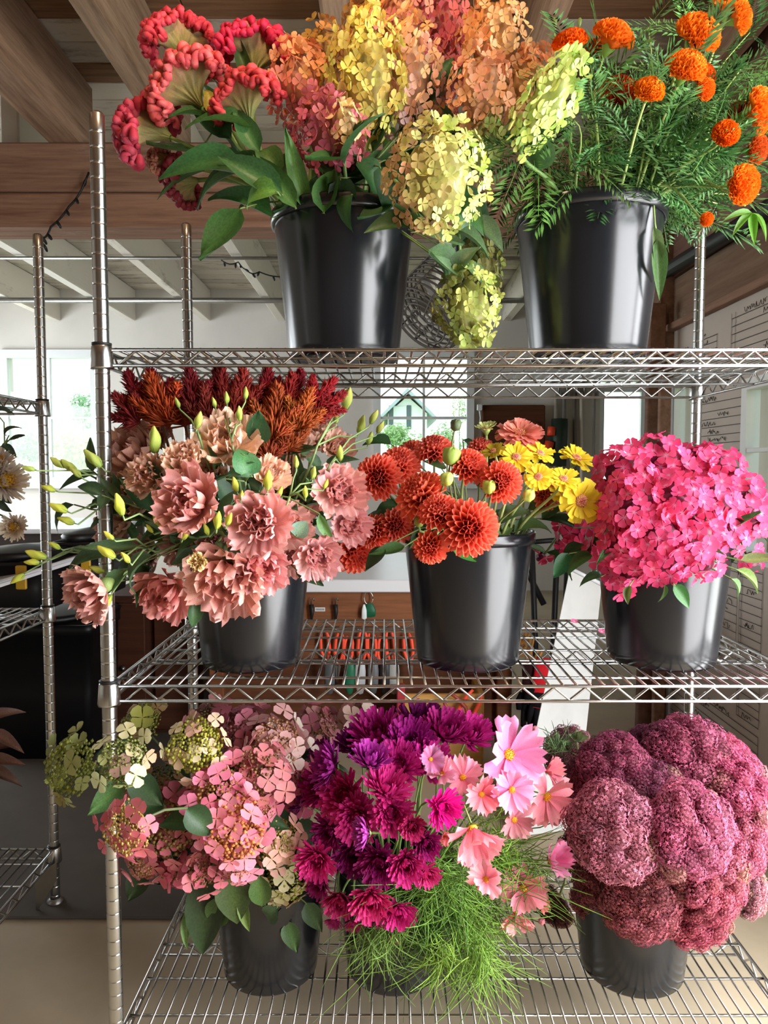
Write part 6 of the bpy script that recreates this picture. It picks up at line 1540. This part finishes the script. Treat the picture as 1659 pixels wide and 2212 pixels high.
for a in ((130, 1655, 80, GRN, C('#9aa04a'), 'green unripe one reaching farthest left', 12, -0.04, (-0.7, -0.6, 0.3), C('#8f8a58')), (290, 1555, 58, C('#a8ad58'), C('#7f8438'), 'mossy green one beside the left post collar', 10, 0.12, None, C('#b88a7a')), (265, 1640, 66, C('#d8dea4'), C('#6f7438'), 'cream green one at the upper left', 11, 0.02, None, C('#a87a70')),
          (415, 1612, 76, C('#f0e2b8'), C('#9a9a3c'), 'cream petalled one with olive centre, upper middle', 12, -0.02, (-0.1, -0.9, 0.35), C('#eaa6a0')), (515, 1570, 62, C('#c86a80'), C('#9a5a58'), 'rose one under the shelf edge', 18, 0.1, None, C('#e09aa4')), (605, 1600, 72, C('#eab0b0'), C('#a8785a'), 'pink and white one at the upper right', 20, 0.04, None, C('#f2e6dc')),
          (700, 1570, 62, C('#b0606e'), C('#8a6a4a'), 'dusky rose one behind the asters', 20, 0.16, None, C('#d8a09c')), (780, 1555, 50, C('#c88a90'), C('#a8865a'), 'pale rose one farthest right behind the asters', 16, 0.2, None, C('#e8cfc0')), (560, 1660, 70, C('#d87a84'), C('#8a6444'), 'rose pink one in the upper middle', 18, 0.0, None, C('#eaa0a4')), (475, 1705, 74, C('#f08fa8'), C('#9a7040'), 'bright pink one in the middle', 18, -0.02, None, C('#e67a96')),
          (330, 1695, 66, C('#8a6048'), C('#5f5a30'), 'brownish shaded one left of the middle', 14, 0.06, None, C('#b89a6a')), (255, 1800, 74, C('#c86a78'), C('#a88a4a'), 'dusty rose one in front of the left post', 18, -0.03, (-0.5, -0.7, -0.1), C('#e0808c')), (370, 1790, 80, C('#b05e6a'), C('#8a6a3c'), 'rosy brown one at the lower left', 20, 0.0, None, C('#c87a76')), (500, 1800, 86, C('#f08aa2'), C('#c07a48'), 'brightest pink one with copper centre, front', 16, -0.06, (0.05, -1, 0.0), C('#ee9aac')),
          (595, 1815, 60, C('#f0a8a8'), C('#a8a050'), 'pale pink one next to the asters', 14, -0.02, None, C('#e8c0a8')), (445, 1865, 56, C('#d87084'), C('#8a6a40'), 'rose one low in the front', 14, -0.02, None, C('#e690a0')), (510, 1880, 42, C('#f29ab2'), C('#b07a4a'), 'small light pink cluster lowest in front', 8, -0.07, (0, -1, -0.2), None), (620, 1915, 66, C('#dcd8a4'), C('#8f9040'), 'cream and green one low beside the magenta asters', 14, -0.02, (0.2, -0.8, -0.3), C('#c8a888')),
          (330, 1745, 62, C('#b8666e'), C('#7a5a38'), 'muted rose one behind the post side bloom', 16, 0.03, None, C('#a88a6a')), (300, 1868, 52, C('#d87a86'), C('#9a7a48'), 'rose one lowest at the left', 14, 0.0, (-0.4, -0.8, -0.2), C('#e6a0a0')), (575, 1950, 50, C('#d6cf9c'), C('#8a8a40'), 'pale green one resting on the bucket rim', 12, 0.0, (0, -0.85, -0.35), C('#c49a8a')), (670, 1840, 50, C('#d8b0a0'), C('#8a7a48'), 'buff pink one squeezed beside the star shaped aster', 14, 0.08, None, C('#b86a78')), (455, 1545, 50, C('#a86a70'), C('#7a6a40'), 'dull rose one touching the shelf above', 16, 0.14, None, C('#c89a8a')),
          (380, 1892, 36, C('#e07890'), C('#8a6a40'), 'small rose cluster hanging low', 8, 0.0, (-0.2, -0.8, -0.4), None), (655, 1695, 54, C('#c05a70'), C('#7a4a40'), 'deep rose one touching the asters', 16, 0.06, None, C('#d87a88')), (560, 1740, 50, C('#e67a94'), C('#9a6a48'), 'pink one right of the middle', 14, 0.0, None, C('#f0a0b0'))):
    lacecap(*a[:5], 'lacecap hydrangea, ' + a[5], a[6], a[7], a[8], mixc=a[9])
lf = thing('hydrangea_foliage', 'large drooping hydrangea leaves over the bottom left bucket', 'foliage', (BF.c.x, BF.c.y, BF.c.z + 0.012))
fp = stem_path(BF, at(480, 1880, 1.38), (0, -0.5, 0.6)); stem(lf, fp, 0.004, 0.003, C('#6f6a45'))
for x, y, dx, dz, Y, L, W, c in ((268, 1690, -0.75, -0.65, 1.24, 0.075, 0.045, '#5a8048'), (455, 1870, -0.1, -1, 1.35, 0.19, 0.08, '#39502c'), (500, 1880, 0.1, -1, 1.31, 0.11, 0.07, '#4a6434'), (525, 1930, 0.1, -1, 1.32, 0.08, 0.025, '#8aa85a'), (410, 1960, -0.15, -1, 1.35, 0.09, 0.02, '#8aa86a'), (600, 1960, -0.6, -0.5, 1.36, 0.06, 0.04, '#4f6f4a'),
                                 (660, 1950, 0.4, -0.6, 1.38, 0.06, 0.04, '#4a6a44'), (220, 1660, 0.5, 0.6, 1.36, 0.08, 0.05, '#2f4f2c'), (370, 1730, 0.4, -0.2, 1.38, 0.08, 0.05, '#2f4f30'), (430, 1720, 0.7, 0.2, 1.36, 0.07, 0.05, '#2f4f30'), (490, 1940, -0.5, -0.8, 1.34, 0.08, 0.055, '#4d6a38'), (560, 1890, 0.1, -1, 1.31, 0.08, 0.045, '#5a7a40'), (310, 1880, -0.3, -0.6, 1.42, 0.06, 0.05, '#3a4a2a'), (620, 1990, 0.3, -0.8, 1.40, 0.06, 0.04, '#556f48'), (540, 1620, 0.2, -0.9, 1.44, 0.09, 0.05, '#3a4a2c')):
    leaf_on(lf, fp, at(x, y, Y), Vector((dx, -0.15, dz)), L, W, C(c), nrm=Vector((rnd.uniform(-0.2, 0.2), -1, 0.25)), k=0 if L > 0.1 else None)

# ------------------------------------------------------------------ asters
def aster_mesh(seed, layers):
    r = random.Random(seed); m = MB(); cm = lumpy(seed, 12, 6, 0.05)
    m.add(np.array(cm.v) * (0.3, 0.3, 0.22), cm.f, (0.55, 0.35, 0.5))
    for n, L, tl, w in layers:
        for i in range(n):
            a = 2 * pi * (i + r.uniform(-0.4, 0.4)) / n; t0 = math.radians(tl + r.uniform(-14, 14)); l = L * r.uniform(0.85, 1.1)
            V, Fc, cc = petal_grid(l, w, P_strap, 3, 2, 0.8, 0.5, 0, 1, 0, (0.7, 0.55, 0.7), (1.15, 1.1, 1.1), r)
            m.add(V, Fc, cc, Rz(a) @ T(0, 0.16, 0) @ Rx(t0))
    return m.mesh('bloom', M_petal)
AST = [aster_mesh(1, ((36, 0.80, 8, 0.085), (34, 0.74, 26, 0.08), (30, 0.62, 44, 0.07), (24, 0.48, 60, 0.06), (14, 0.32, 76, 0.05))), aster_mesh(2, ((40, 0.84, 2, 0.075), (36, 0.74, 20, 0.07), (32, 0.6, 38, 0.06), (24, 0.44, 56, 0.055), (16, 0.28, 75, 0.045)))]
def aster_calyx():
    m = MB(); V = [(0, 0, -0.35)]; Fc = []
    for ring, (R0, zt, n) in enumerate(((0.55, -0.02, 9), (0.42, -0.16, 8))):
        for k in range(n):
            a = 2 * pi * (k + ring * 0.5) / n; b = len(V)
            for s in (-0.28, 0.28): V.append((R0 * 0.5 * cos(a + s), R0 * 0.5 * sin(a + s), -0.14))
            V.append((R0 * cos(a), R0 * sin(a), zt)); Fc += [(0, b, b + 1), (b, b + 2, b + 1)]
    m.add(V, Fc); return m.mesh('calyx', M_stem)
ACAL = aster_calyx()
DG = Dome(BG, 880, 1790, 290, 250, 0.26, 1.50)
def aster(x, y, r, label, dY=0, f=None, col='#b0288a'):
    p, fc, Y = DG.place(x, y, dY, 0.4, 0.15, f); R = S(r, Y) * 1.34
    t = thing('aster', label, 'flower', (BG.c.x, BG.c.y, BG.c.z + 0.012), 'magenta asters in the bottom middle bucket')
    M_ = orient(p - t.location, fc, rnd.uniform(0, 6), R)
    ob('bloom', AST[rnd.randrange(2)], t, M_, vary(C(col), 0.08), 'stuff'); ob('calyx', ACAL, t, M_, C('#8fae6a'))
    pts = stem_path(BG, p - fc * R * 0.35, fc); stem(t, pts, 0.003, 0.002, C('#6f8a4c'))
A1, A2, A3 = '#c42c8c', '#cf3486', '#d43c80'
for x, y, r, d, dY, f, col in ((815, 1592, 56, 'uppermost on the left', 0.06, (-0.2, -0.4, 0.9), A1), (908, 1570, 52, 'uppermost in the middle, dark', 0.12, (0.1, -0.3, 0.95), '#8f1f70'), (960, 1585, 50, 'upper row, right of the middle', 0.06, (0.2, -0.4, 0.9), A1), (1012, 1590, 46, 'upper row at the right, next to the big cosmos', 0.06, (0.3, -0.5, 0.8), A1), (885, 1612, 52, 'second row in the middle', 0.04, (0, -0.6, 0.8), '#a02080'),
                             (715, 1655, 46, 'seen from the side at the left with green back', -0.02, (-0.75, -0.25, 0.35), '#b83aa6'), (800, 1645, 42, 'seen from the side below the uppermost left one', -0.03, (0.1, -0.25, 0.9), '#b83aa6'), (860, 1655, 46, 'third row in the middle', 0.02, (0, -0.7, 0.7), A1), (925, 1650, 46, 'third row beside the yellow cosmos eye', 0.04, (0.2, -0.6, 0.7), A1), (835, 1705, 46, 'spiky one in the centre of the bunch', -0.02, (0.2, -0.4, 0.9), A2),
                             (745, 1720, 48, 'large soft one left of centre', 0.02, (-0.3, -0.8, 0.4), A2), (690, 1700, 40, 'far left one under the side view', 0.06, (-0.5, -0.7, 0.3), A1), (650, 1735, 27, 'small side view one at the far left', 0.04, (-0.8, -0.2, 0.4), '#b04a9c'), (772, 1765, 46, 'large one in the left middle', 0.0, (-0.1, -0.95, 0.2), A2), (845, 1755, 42, 'one right under the spiky centre one', -0.02, (0.1, -0.9, 0.3), A2), (790, 1800, 32, 'side view one with green bracts in front', -0.06, (-0.85, -0.3, 0.1), '#c04aa8'),
                             (890, 1785, 27, 'small round one left of the vivid one', -0.04, (0.1, -0.95, 0.1), A3), (955, 1743, 38, 'vivid pink magenta one facing right', -0.05, (0.4, -0.9, 0.1), '#e6209a'), (920, 1820, 32, 'dark one in the lower right of the bunch', -0.02, (0.2, -0.95, 0), '#a81f74'), (876, 1865, 40, 'round one low in the middle', -0.03, (0.1, -1, 0), A2), (820, 1862, 44, 'shaded one low left of the middle', 0.02, (-0.1, -1, 0), '#a02472'), (684, 1855, 40, 'open star shaped one farthest left in front', -0.04, (-0.2, -0.95, 0.0), '#cf2f7e'),
                             (770, 1840, 44, 'shaded one behind the star shaped one', 0.04, (-0.2, -0.95, 0), '#9a2474'), (922, 1885, 27, 'small one next to the green foliage', 0.0, (0.3, -0.9, -0.1), A3), (735, 1942, 36, 'leftmost of the lowest row', -0.03, (-0.2, -0.9, -0.3), A3), (800, 1940, 44, 'second of the lowest row', -0.04, (0, -0.95, -0.2), A3), (858, 1965, 38, 'third of the lowest row, nearest the foliage', -0.04, (0.1, -0.9, -0.35), '#d43088'),
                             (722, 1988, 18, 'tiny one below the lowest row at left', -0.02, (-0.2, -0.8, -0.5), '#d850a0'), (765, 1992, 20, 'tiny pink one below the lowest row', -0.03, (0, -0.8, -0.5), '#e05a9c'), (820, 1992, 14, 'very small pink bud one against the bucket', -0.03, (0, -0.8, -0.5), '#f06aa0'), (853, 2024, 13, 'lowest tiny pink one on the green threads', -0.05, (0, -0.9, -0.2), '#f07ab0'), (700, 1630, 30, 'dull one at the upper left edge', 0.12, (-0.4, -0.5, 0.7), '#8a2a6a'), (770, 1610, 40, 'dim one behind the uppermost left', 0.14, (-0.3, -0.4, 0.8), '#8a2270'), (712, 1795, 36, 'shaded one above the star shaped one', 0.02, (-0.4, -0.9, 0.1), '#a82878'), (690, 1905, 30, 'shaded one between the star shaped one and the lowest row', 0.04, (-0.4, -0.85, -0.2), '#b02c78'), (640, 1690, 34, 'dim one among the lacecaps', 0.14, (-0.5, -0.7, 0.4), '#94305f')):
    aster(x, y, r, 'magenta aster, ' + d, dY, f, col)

# ------------------------------------------------------------------ cosmos
CPET = [pmesh('petal', M_petal, 1.0, 0.33, lambda u: 0.14 + 0.86 * sin(pi / 2 * min(1, u * 1.12)), 5, 6, b, 0.18, 0.07, 1.8, i * 1.7, (0.88, 0.5, 0.66), (1, 1, 1), random.Random(80 + i), None, lambda s: 0.16 * abs(sin(1.5 * pi * s)) + 0.05 * s * s) for i, b in enumerate((0.1, 0.35, -0.15))]
def cdisc():
    m = MB(); cm = lumpy(5, 12, 6, 0.05); m.add(np.array(cm.v) * (0.16, 0.16, 0.09), cm.f, (1, 1, 1))
    for i in range(24):
        a = i * 2.4; rr = 0.15 * math.sqrt(i / 24); m.tube([(rr * cos(a), rr * sin(a), 0.05), (rr * 1.1 * cos(a), rr * 1.1 * sin(a), 0.14)], [0.018, 0.012], 4, (1.0, 0.85, 0.5))
    return m.mesh('disc', M_stem)
CDISC = cdisc()
def cosmos(x, y, r, label, dY=0, f=None, col='#f58fb0', n=8, cl=0.0):
    p, fc, Y = DG.place(x, y, dY - (0.10 if x > 1080 else 0.03), 0.5, 0.1, f); R = S(r, Y) * 1.25
    t = thing('cosmos', label, 'flower', (BG.c.x, BG.c.y, BG.c.z + 0.012), 'pink cosmos in the bottom middle bucket')
    M_ = orient(p - t.location, fc, rnd.uniform(0, 6), R)
    ob('disc', CDISC, t, M_, C('#e8b030'), 'stuff')
    for i in range(n):
        ob('petal', CPET[(i + rnd.randrange(2)) % 3], t, M_ @ Rz(2 * pi * i / n + rnd.uniform(-0.12, 0.12)) @ T(0, 0.08, 0) @ Rx(math.radians(14 + cl + rnd.uniform(-16, 20))) @ Ry(rnd.uniform(-0.35, 0.35)), vary(mix(C(col), C('#ffd8e0'), 0.25), 0.1))
    ob('calyx', ACAL, t, M_ @ SCL(0.5), C('#7f9a4c'))
    pts = stem_path(BG, p - fc * R * 0.2, fc); stem(t, pts, 0.0022, 0.0014, C('#7f9a55'))
CP, CC_ = '#f78cc0', '#f58c96'
for x, y, r, d, dY, f, col, cl in ((1098, 1630, 66, 'largest pink one at the top right', -0.03, (0.25, -0.85, 0.35), '#fa8fca', 5), (1105, 1705, 40, 'one below the largest with yellow eye', -0.03, (0.1, -0.9, 0.1), CP, 10), (1180, 1720, 52, 'wide open one at the far right upper edge', -0.03, (0.4, -0.85, 0.0), CC_, 5), (1020, 1790, 62, 'long petalled one drooping in the centre', -0.08, (0.1, -0.8, -0.5), CC_, 30), (1000, 1680, 38, 'dusky one left of the largest', 0.0, (-0.1, -0.7, 0.6), '#d87a8c', 0), (1040, 1715, 36, 'coral one with orange eye in the middle', -0.04, (0.1, -0.95, 0.2), '#f47a84', 10),
                               (955, 1672, 32, 'pale one turned up next to the asters', 0.0, (-0.2, -0.5, 0.8), '#e08ca8', 25), (1182, 1665, 32, 'coral one above the wide open one', 0.02, (0.6, -0.6, 0.3), '#f27c86', 30), (1190, 1858, 42, 'half closed one against the sedum', -0.03, (0.5, -0.6, 0.4), '#f78cc0', 30), (1050, 1900, 36, 'small pale one over the green foliage', -0.06, (-0.2, -0.7, 0.55), '#f7a0a8', 20), (1130, 1918, 46, 'lower one with yellow eye at the right', -0.04, (0.0, -0.8, 0.4), '#f88c98', 15), (1115, 1972, 38, 'lowest one hanging at the right', -0.02, (0.1, -0.7, -0.6), '#f09088', 25),
                               (1012, 1850, 18, 'little pink one under the drooping one', -0.04, (0, -0.8, -0.5), '#f08a94', 40), (962, 1806, 18, 'little coral one right of the dark aster', -0.04, (0, -1, 0.2), '#ee7a74', 40), (1165, 1950, 20, 'little coral one beside the lower one', -0.02, (0.5, -0.8, 0), '#f2847c', 40), (1110, 1770, 36, 'shaded one behind the wide open one', 0.08, (0.2, -0.9, 0.2), '#b86a6a', 10), (930, 1640, 26, 'tiny one with bright yellow eye in the asters', -0.02, (0.1, -0.9, 0.3), '#a83a86', 10)):
    cosmos(x, y, r, 'cosmos flower, ' + d, dY, f, col, 8, cl)
for x, y, s, lab, a in ((1200, 1772, 18, 'pink cosmos bud with green base beside the sedum', 0.5), (1155, 1575, 12, 'small closed cosmos bud below the gloves', 0.3), (1205, 1862, 14, 'small pink cosmos bud right of the half closed flower', 0.6), (1170, 1990, 12, 'lowest cosmos bud at the right', 0.4)):
    p, fc, Y = DG.place(x, y, -0.02, f=(a, -0.5, 0.7)); sz = S(s, Y); t = thing('cosmos_bud', lab, 'flower bud', (BG.c.x, BG.c.y, BG.c.z + 0.012), 'cosmos buds')
    ob('bud', CORE[0], t, orient(p - t.location, fc, 0, (sz * 0.6, sz * 0.6, sz * 0.7)), C('#e88a98')); ob('calyx', ACAL, t, orient(p - t.location - fc * sz * 0.15, fc, 0, sz * 1.2), C('#8fa850')); stem(t, stem_path(BG, p - fc * sz * 0.6, fc), 0.0018, 0.0012, C('#7f9a55'))

# thread leaved foliage
def threads(label, x, y, hw, hh, Y, n, dirs, L, col):
    t = thing('cosmos_foliage', label, 'foliage', (BG.c.x, BG.c.y, BG.c.z + 0.012), 'thread leaved cosmos foliage')
    c = at(x, y, Y); pts = stem_path(BG, c, Vector((c.x - BG.c.x, -0.1, 0.1))); stem(t, pts, 0.0024, 0.0012, C('#8fae58'))
    m = MB()
    for i in range(n):
        a = at(x + rnd.gauss(0, hw * 0.5), y + rnd.gauss(0, hh * 0.5), Y + rnd.uniform(-0.05, 0.08)) - t.location
        d = Vector((dirs[0] + rnd.gauss(0, 0.55), rnd.gauss(0, 0.4), dirs[1] + rnd.gauss(0, 0.5))).normalized()
        bend = Vector((rnd.gauss(0, 1.1), rnd.gauss(0, 0.8), rnd.uniform(-1.3, 0.5))); b2 = Vector((rnd.gauss(0, 1.2), rnd.gauss(0, 0.8), rnd.gauss(0, 1.0)))
        l = L * rnd.uniform(0.5, 1.3)
        P = [a + d * (l * k / 6) + bend * (l * 0.5 * (k / 6) ** 2) + b2 * (l * 0.4 * (k / 6) ** 3) for k in range(7)]
        k = rnd.uniform(0.65, 1.3)
        m.tube([tuple(q) for q in P], [0.0009] * 6 + [0.0003], 3, (k, k, k * 0.9), False)
    ob('foliage', m.mesh('thread_foliage', M_leaf), t, None, C(col), 'stuff')
threads('dense thread foliage in the middle under the drooping cosmos', 960, 1900, 75, 60, 1.32, 420, (0.1, -0.2), 0.06, '#6f9a40')
threads('deep green thread foliage behind the middle', 920, 1960, 80, 60, 1.38, 420, (0.0, -0.5), 0.06, '#527a34')
threads('thread foliage hanging over the rim to the left', 830, 2010, 60, 35, 1.34, 260, (-0.2, -0.8), 0.055, '#7a9a4c')
threads('bright hanging tuft of threads left of the pair', 955, 2050, 30, 30, 1.33, 130, (0.0, -0.9), 0.06, '#93b84c')
threads('bright hanging tuft of threads right of the pair', 1035, 2060, 28, 40, 1.33, 150, (0.1, -0.9), 0.06, '#86ad48')
threads('loose threads below the coral cosmos', 1060, 1840, 70, 60, 1.36, 260, (0.2, 0.0), 0.055, '#84ad45')
threads('loose threads around the right hand cosmos', 1110, 1900, 60, 60, 1.38, 220, (0.3, 0.0), 0.05, '#6f9040')
threads('fine threads among the lower right cosmos', 1020, 1980, 60, 50, 1.38, 300, (0.2, -0.6), 0.055, '#86ad48')
threads('fringe of threads above the sedum at its left', 1205, 1615, 20, 14, 1.50, 110, (0.2, 0.8), 0.03, '#6f9060')

# ------------------------------------------------------------------ sedum
def sedum_cluster(seed, n=130):
    r = random.Random(seed); m = MB()
    cm = lumpy(seed, 14, 8, 0.08); m.add(np.array(cm.v) * (0.72, 0.72, 0.66), cm.f, (0.4, 0.28, 0.28))
    for v in fib(n):
        if v.z < -0.35: continue
        p = v * r.uniform(0.86, 1.06); s = r.uniform(0.15, 0.21); k = r.uniform(0.65, 1.35)
        M_ = orient(p, v + Vector((r.gauss(0, .3), r.gauss(0, .3), r.gauss(0, .3))), r.uniform(0, 6), s)
        V = [(0, 0, 0.5)]; Fc = []; cc = [(0.75 * k, 0.5 * k, 0.55 * k)]
        for q in range(5):
            a = 2 * pi * q / 5
            V += [(0.42 * cos(a - 0.5), 0.42 * sin(a - 0.5), 0.15), (1.0 * cos(a), 1.0 * sin(a), 0.45)]; cc += [(0.7 * k, 0.5 * k, 0.55 * k), (1.25 * k, 1.3 * k, 1.3 * k)]
        for q in range(5):
            b = 1 + 2 * q; nx = 1 + 2 * ((q + 1) % 5); Fc += [(0, b, b + 1), (0, b + 1, nx)]
        m.add(V, Fc, cc, M_)
    return m.mesh('floret_cluster', M_petal)
SED = [sedum_cluster(s) for s in (21, 22, 23)]
DH = Dome(BHH, 1450, 1800, 260, 270, 0.24, 1.52)
def sedum(x, y, r, label, dY=0, f=None, col='#b0607a', k=16):
    p, fc, Y = DH.place(x, y, dY, 0.4, 0.1, f); R = S(r, Y)
    t = thing('sedum', label, 'flower', (BHH.c.x, BHH.c.y, BHH.c.z + 0.012), 'sedum heads in the bottom right bucket')
    M_ = orient(p - t.location - fc * R * 0.4, fc, rnd.uniform(0, 6), R)
    h = ob('flower_head', CORE[0], t, M_ @ SCL(0.72, 0.72, 0.4), mix(C(col), C('#3a2a24'), 0.5))
    hm = (M_ @ SCL(0.72, 0.72, 0.4)).inverted()
    for v in fib(int(k * 3.0)):
        if v.z < -0.12: continue
        lp = Vector((v.x * 0.84, v.y * 0.84, v.z * 0.56)) * rnd.uniform(0.92, 1.05)
        s = rnd.uniform(0.20, 0.30)
        cc = vary(C(col) if rnd.random() > 0.06 else mix(C(col), C('#a8a070'), 0.4), 0.12)
        ob('floret_cluster', SED[rnd.randrange(3)], h, hm @ M_ @ orient(lp, Vector((v.x, v.y, v.z + 0.2)), rnd.uniform(0, 6), (s, s, s * 0.7)), cc, 'stuff')
    pts = stem_path(BHH, p - fc * R * 0.7, fc); stem(t, pts, 0.005, 0.0035, C('#8a8a5a'))
S1, S2, S3, S4 = '#b8627e', '#c06e86', '#a85a62', '#d0708a'
for x, y, r, d, dY, f, col in ((1500, 1612, 100, 'highest in front of the back post', 0.08, (0.0, -0.5, 0.8), S1), (1325, 1640, 80, 'upper left round one', 0.04, (-0.2, -0.6, 0.75), S3 and '#a85672'), (1270, 1690, 66, 'dark one at the left edge above the front one', 0.06, (-0.5, -0.6, 0.6), '#9a4e68'), (1325, 1790, 104, 'large pale front one at the left', -0.06, (-0.25, -0.8, 0.45), '#c27c90'),
                             (1420, 1700, 80, 'deep one behind the large front pair', 0.06, (0, -0.6, 0.7), '#94506a'), (1505, 1790, 104, 'large front one right of the pale one', -0.05, (0.15, -0.8, 0.4), S1), (1620, 1680, 92, 'bright pink one at the upper right edge', 0.02, (0.5, -0.5, 0.7), '#d4688c'), (1625, 1810, 88, 'right edge one beside the large front pair', 0.0, (0.6, -0.7, 0.3), '#cc7088'), (1590, 1620, 60, 'small bright one behind the highest', 0.12, (0.4, -0.4, 0.8), '#cc6484'),
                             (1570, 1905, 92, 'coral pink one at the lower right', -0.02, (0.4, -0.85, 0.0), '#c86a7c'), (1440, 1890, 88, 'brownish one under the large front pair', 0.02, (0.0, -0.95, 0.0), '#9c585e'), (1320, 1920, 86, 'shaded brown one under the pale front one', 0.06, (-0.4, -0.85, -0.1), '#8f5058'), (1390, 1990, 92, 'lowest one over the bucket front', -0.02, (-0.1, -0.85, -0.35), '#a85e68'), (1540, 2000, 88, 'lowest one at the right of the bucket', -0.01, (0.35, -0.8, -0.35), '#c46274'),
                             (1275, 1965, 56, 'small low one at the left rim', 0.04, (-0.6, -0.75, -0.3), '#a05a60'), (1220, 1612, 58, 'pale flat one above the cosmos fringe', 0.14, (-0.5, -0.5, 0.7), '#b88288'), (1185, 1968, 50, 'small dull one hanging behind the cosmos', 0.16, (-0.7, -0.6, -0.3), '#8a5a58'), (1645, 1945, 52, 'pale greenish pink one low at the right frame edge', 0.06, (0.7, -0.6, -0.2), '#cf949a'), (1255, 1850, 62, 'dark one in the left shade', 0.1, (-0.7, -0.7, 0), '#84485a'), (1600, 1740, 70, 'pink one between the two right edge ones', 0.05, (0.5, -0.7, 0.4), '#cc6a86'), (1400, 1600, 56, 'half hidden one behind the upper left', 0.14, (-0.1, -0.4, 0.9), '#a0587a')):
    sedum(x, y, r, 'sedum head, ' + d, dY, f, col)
# sedum leaf tuft, pale green
lf = thing('sedum_leaves', 'pale green sedum leaf tuft above the left sedum heads', 'foliage', (BHH.c.x, BHH.c.y, BHH.c.z + 0.012))
fp = stem_path(BHH, at(1245, 1600, 1.55), (-0.3, -0.2, 0.9)); stem(lf, fp, 0.004, 0.002, C('#8a9a6a'))
for dx, dz in ((-0.7, 0.4), (-0.2, 0.9), (0.4, 0.8), (0.8, 0.2), (0.1, 0.5)):
    leaf(lf, at(1245, 1597, 1.54), Vector((dx, -0.3, dz)), 0.028, 0.018, C('#b9c89a'), k=2)

# ================================================================== LEFT RACK FLOWERS
BL_ = bucket(-330, 1.70, ZC - 0.372, 1.0, 'black bucket on the second rack outside the left edge')
DL = Dome(BL_, -150, 1050, 250, 200, 0.1, 1.72)
def white_bloom(x, y, r, f, label, col='#efe6d2', ctr='#d8b03a'):
    p, fc, Y = DL.place(x, y, 0, f=f); R = S(r, Y)
    t = thing('white_chrysanthemum', label, 'flower', (BL_.c.x, BL_.c.y, BL_.c.z + 0.012), 'white flowers on the second rack')
    M_ = orient(p - t.location, fc, 0.4, R)
    ob('bloom', AST[1], t, M_, C(col), 'stuff'); ob('disc', CDISC, t, M_ @ T(0, 0, 0.1) @ SCL(2.2), C(ctr), 'stuff'); ob('calyx', ACAL, t, M_, C('#5f7a4a'))
    stem(t, stem_path(BL_, p - fc * R * 0.3, fc), 0.003, 0.002, C('#5a6a45'))
white_bloom(32, 1138, 34, (0.1, -1, 0.0), 'cream white chrysanthemum with yellow eye left of the second post')
white_bloom(10, 1040, 52, (0.75, -0.5, 0.2), 'large white bloom seen from the side at the left edge', '#e6e0d0')
white_bloom(-6, 1000, 40, (0.3, -0.6, 0.7), 'white bloom cut off by the left edge', '#e8e2d6')
t = thing('dark_foliage', 'dark leaves and seed heads at the left edge', 'foliage', (BL_.c.x, BL_.c.y, BL_.c.z + 0.012))
fp = stem_path(BL_, at(10, 960, 1.66), (0.6, -0.2, 0.4)); stem(t, fp, 0.003, 0.002, C('#4a5a3a'))
for x, y, dx, dz in ((20, 950, 0.9, 0.1), (10, 940, 0.4, 0.8), (0, 1080, 0.5, -0.9), (5, 960, 0.8, -0.5), (-10, 890, 0.7, 0.4), (5, 1060, 0.4, -1)):
    leaf_on(t, fp, at(x, y, 1.66), Vector((dx, -0.2, dz)), 0.045, 0.02, C('#3f4f42'))
BL2 = bucket(-330, 1.70, ZC - 1.03, 1.0, 'black bucket on the bottom of the second rack, outside the frame')
t = thing('bronze_foliage', 'dull pink bronze leaves entering at the left edge', 'foliage', (BL2.c.x, BL2.c.y, BL2.c.z + 0.012))
fp = stem_path(BL2, at(-30, 1640, 1.60), (0.8, -0.2, 0.2)); stem(t, fp, 0.004, 0.002, C('#5a4a3a'))
for x, y, dx, dz in ((-30, 1640, 1, 0.05), (-30, 1660, 1, -0.2), (-20, 1580, 0.8, -0.3), (-30, 1560, 0.6, 0.5), (-40, 1620, 0.9, 0.3)):
    leaf_on(t, fp, at(x, y, 1.60), Vector((dx, -0.2, dz)), 0.09, 0.03, C('#7a5a54'))
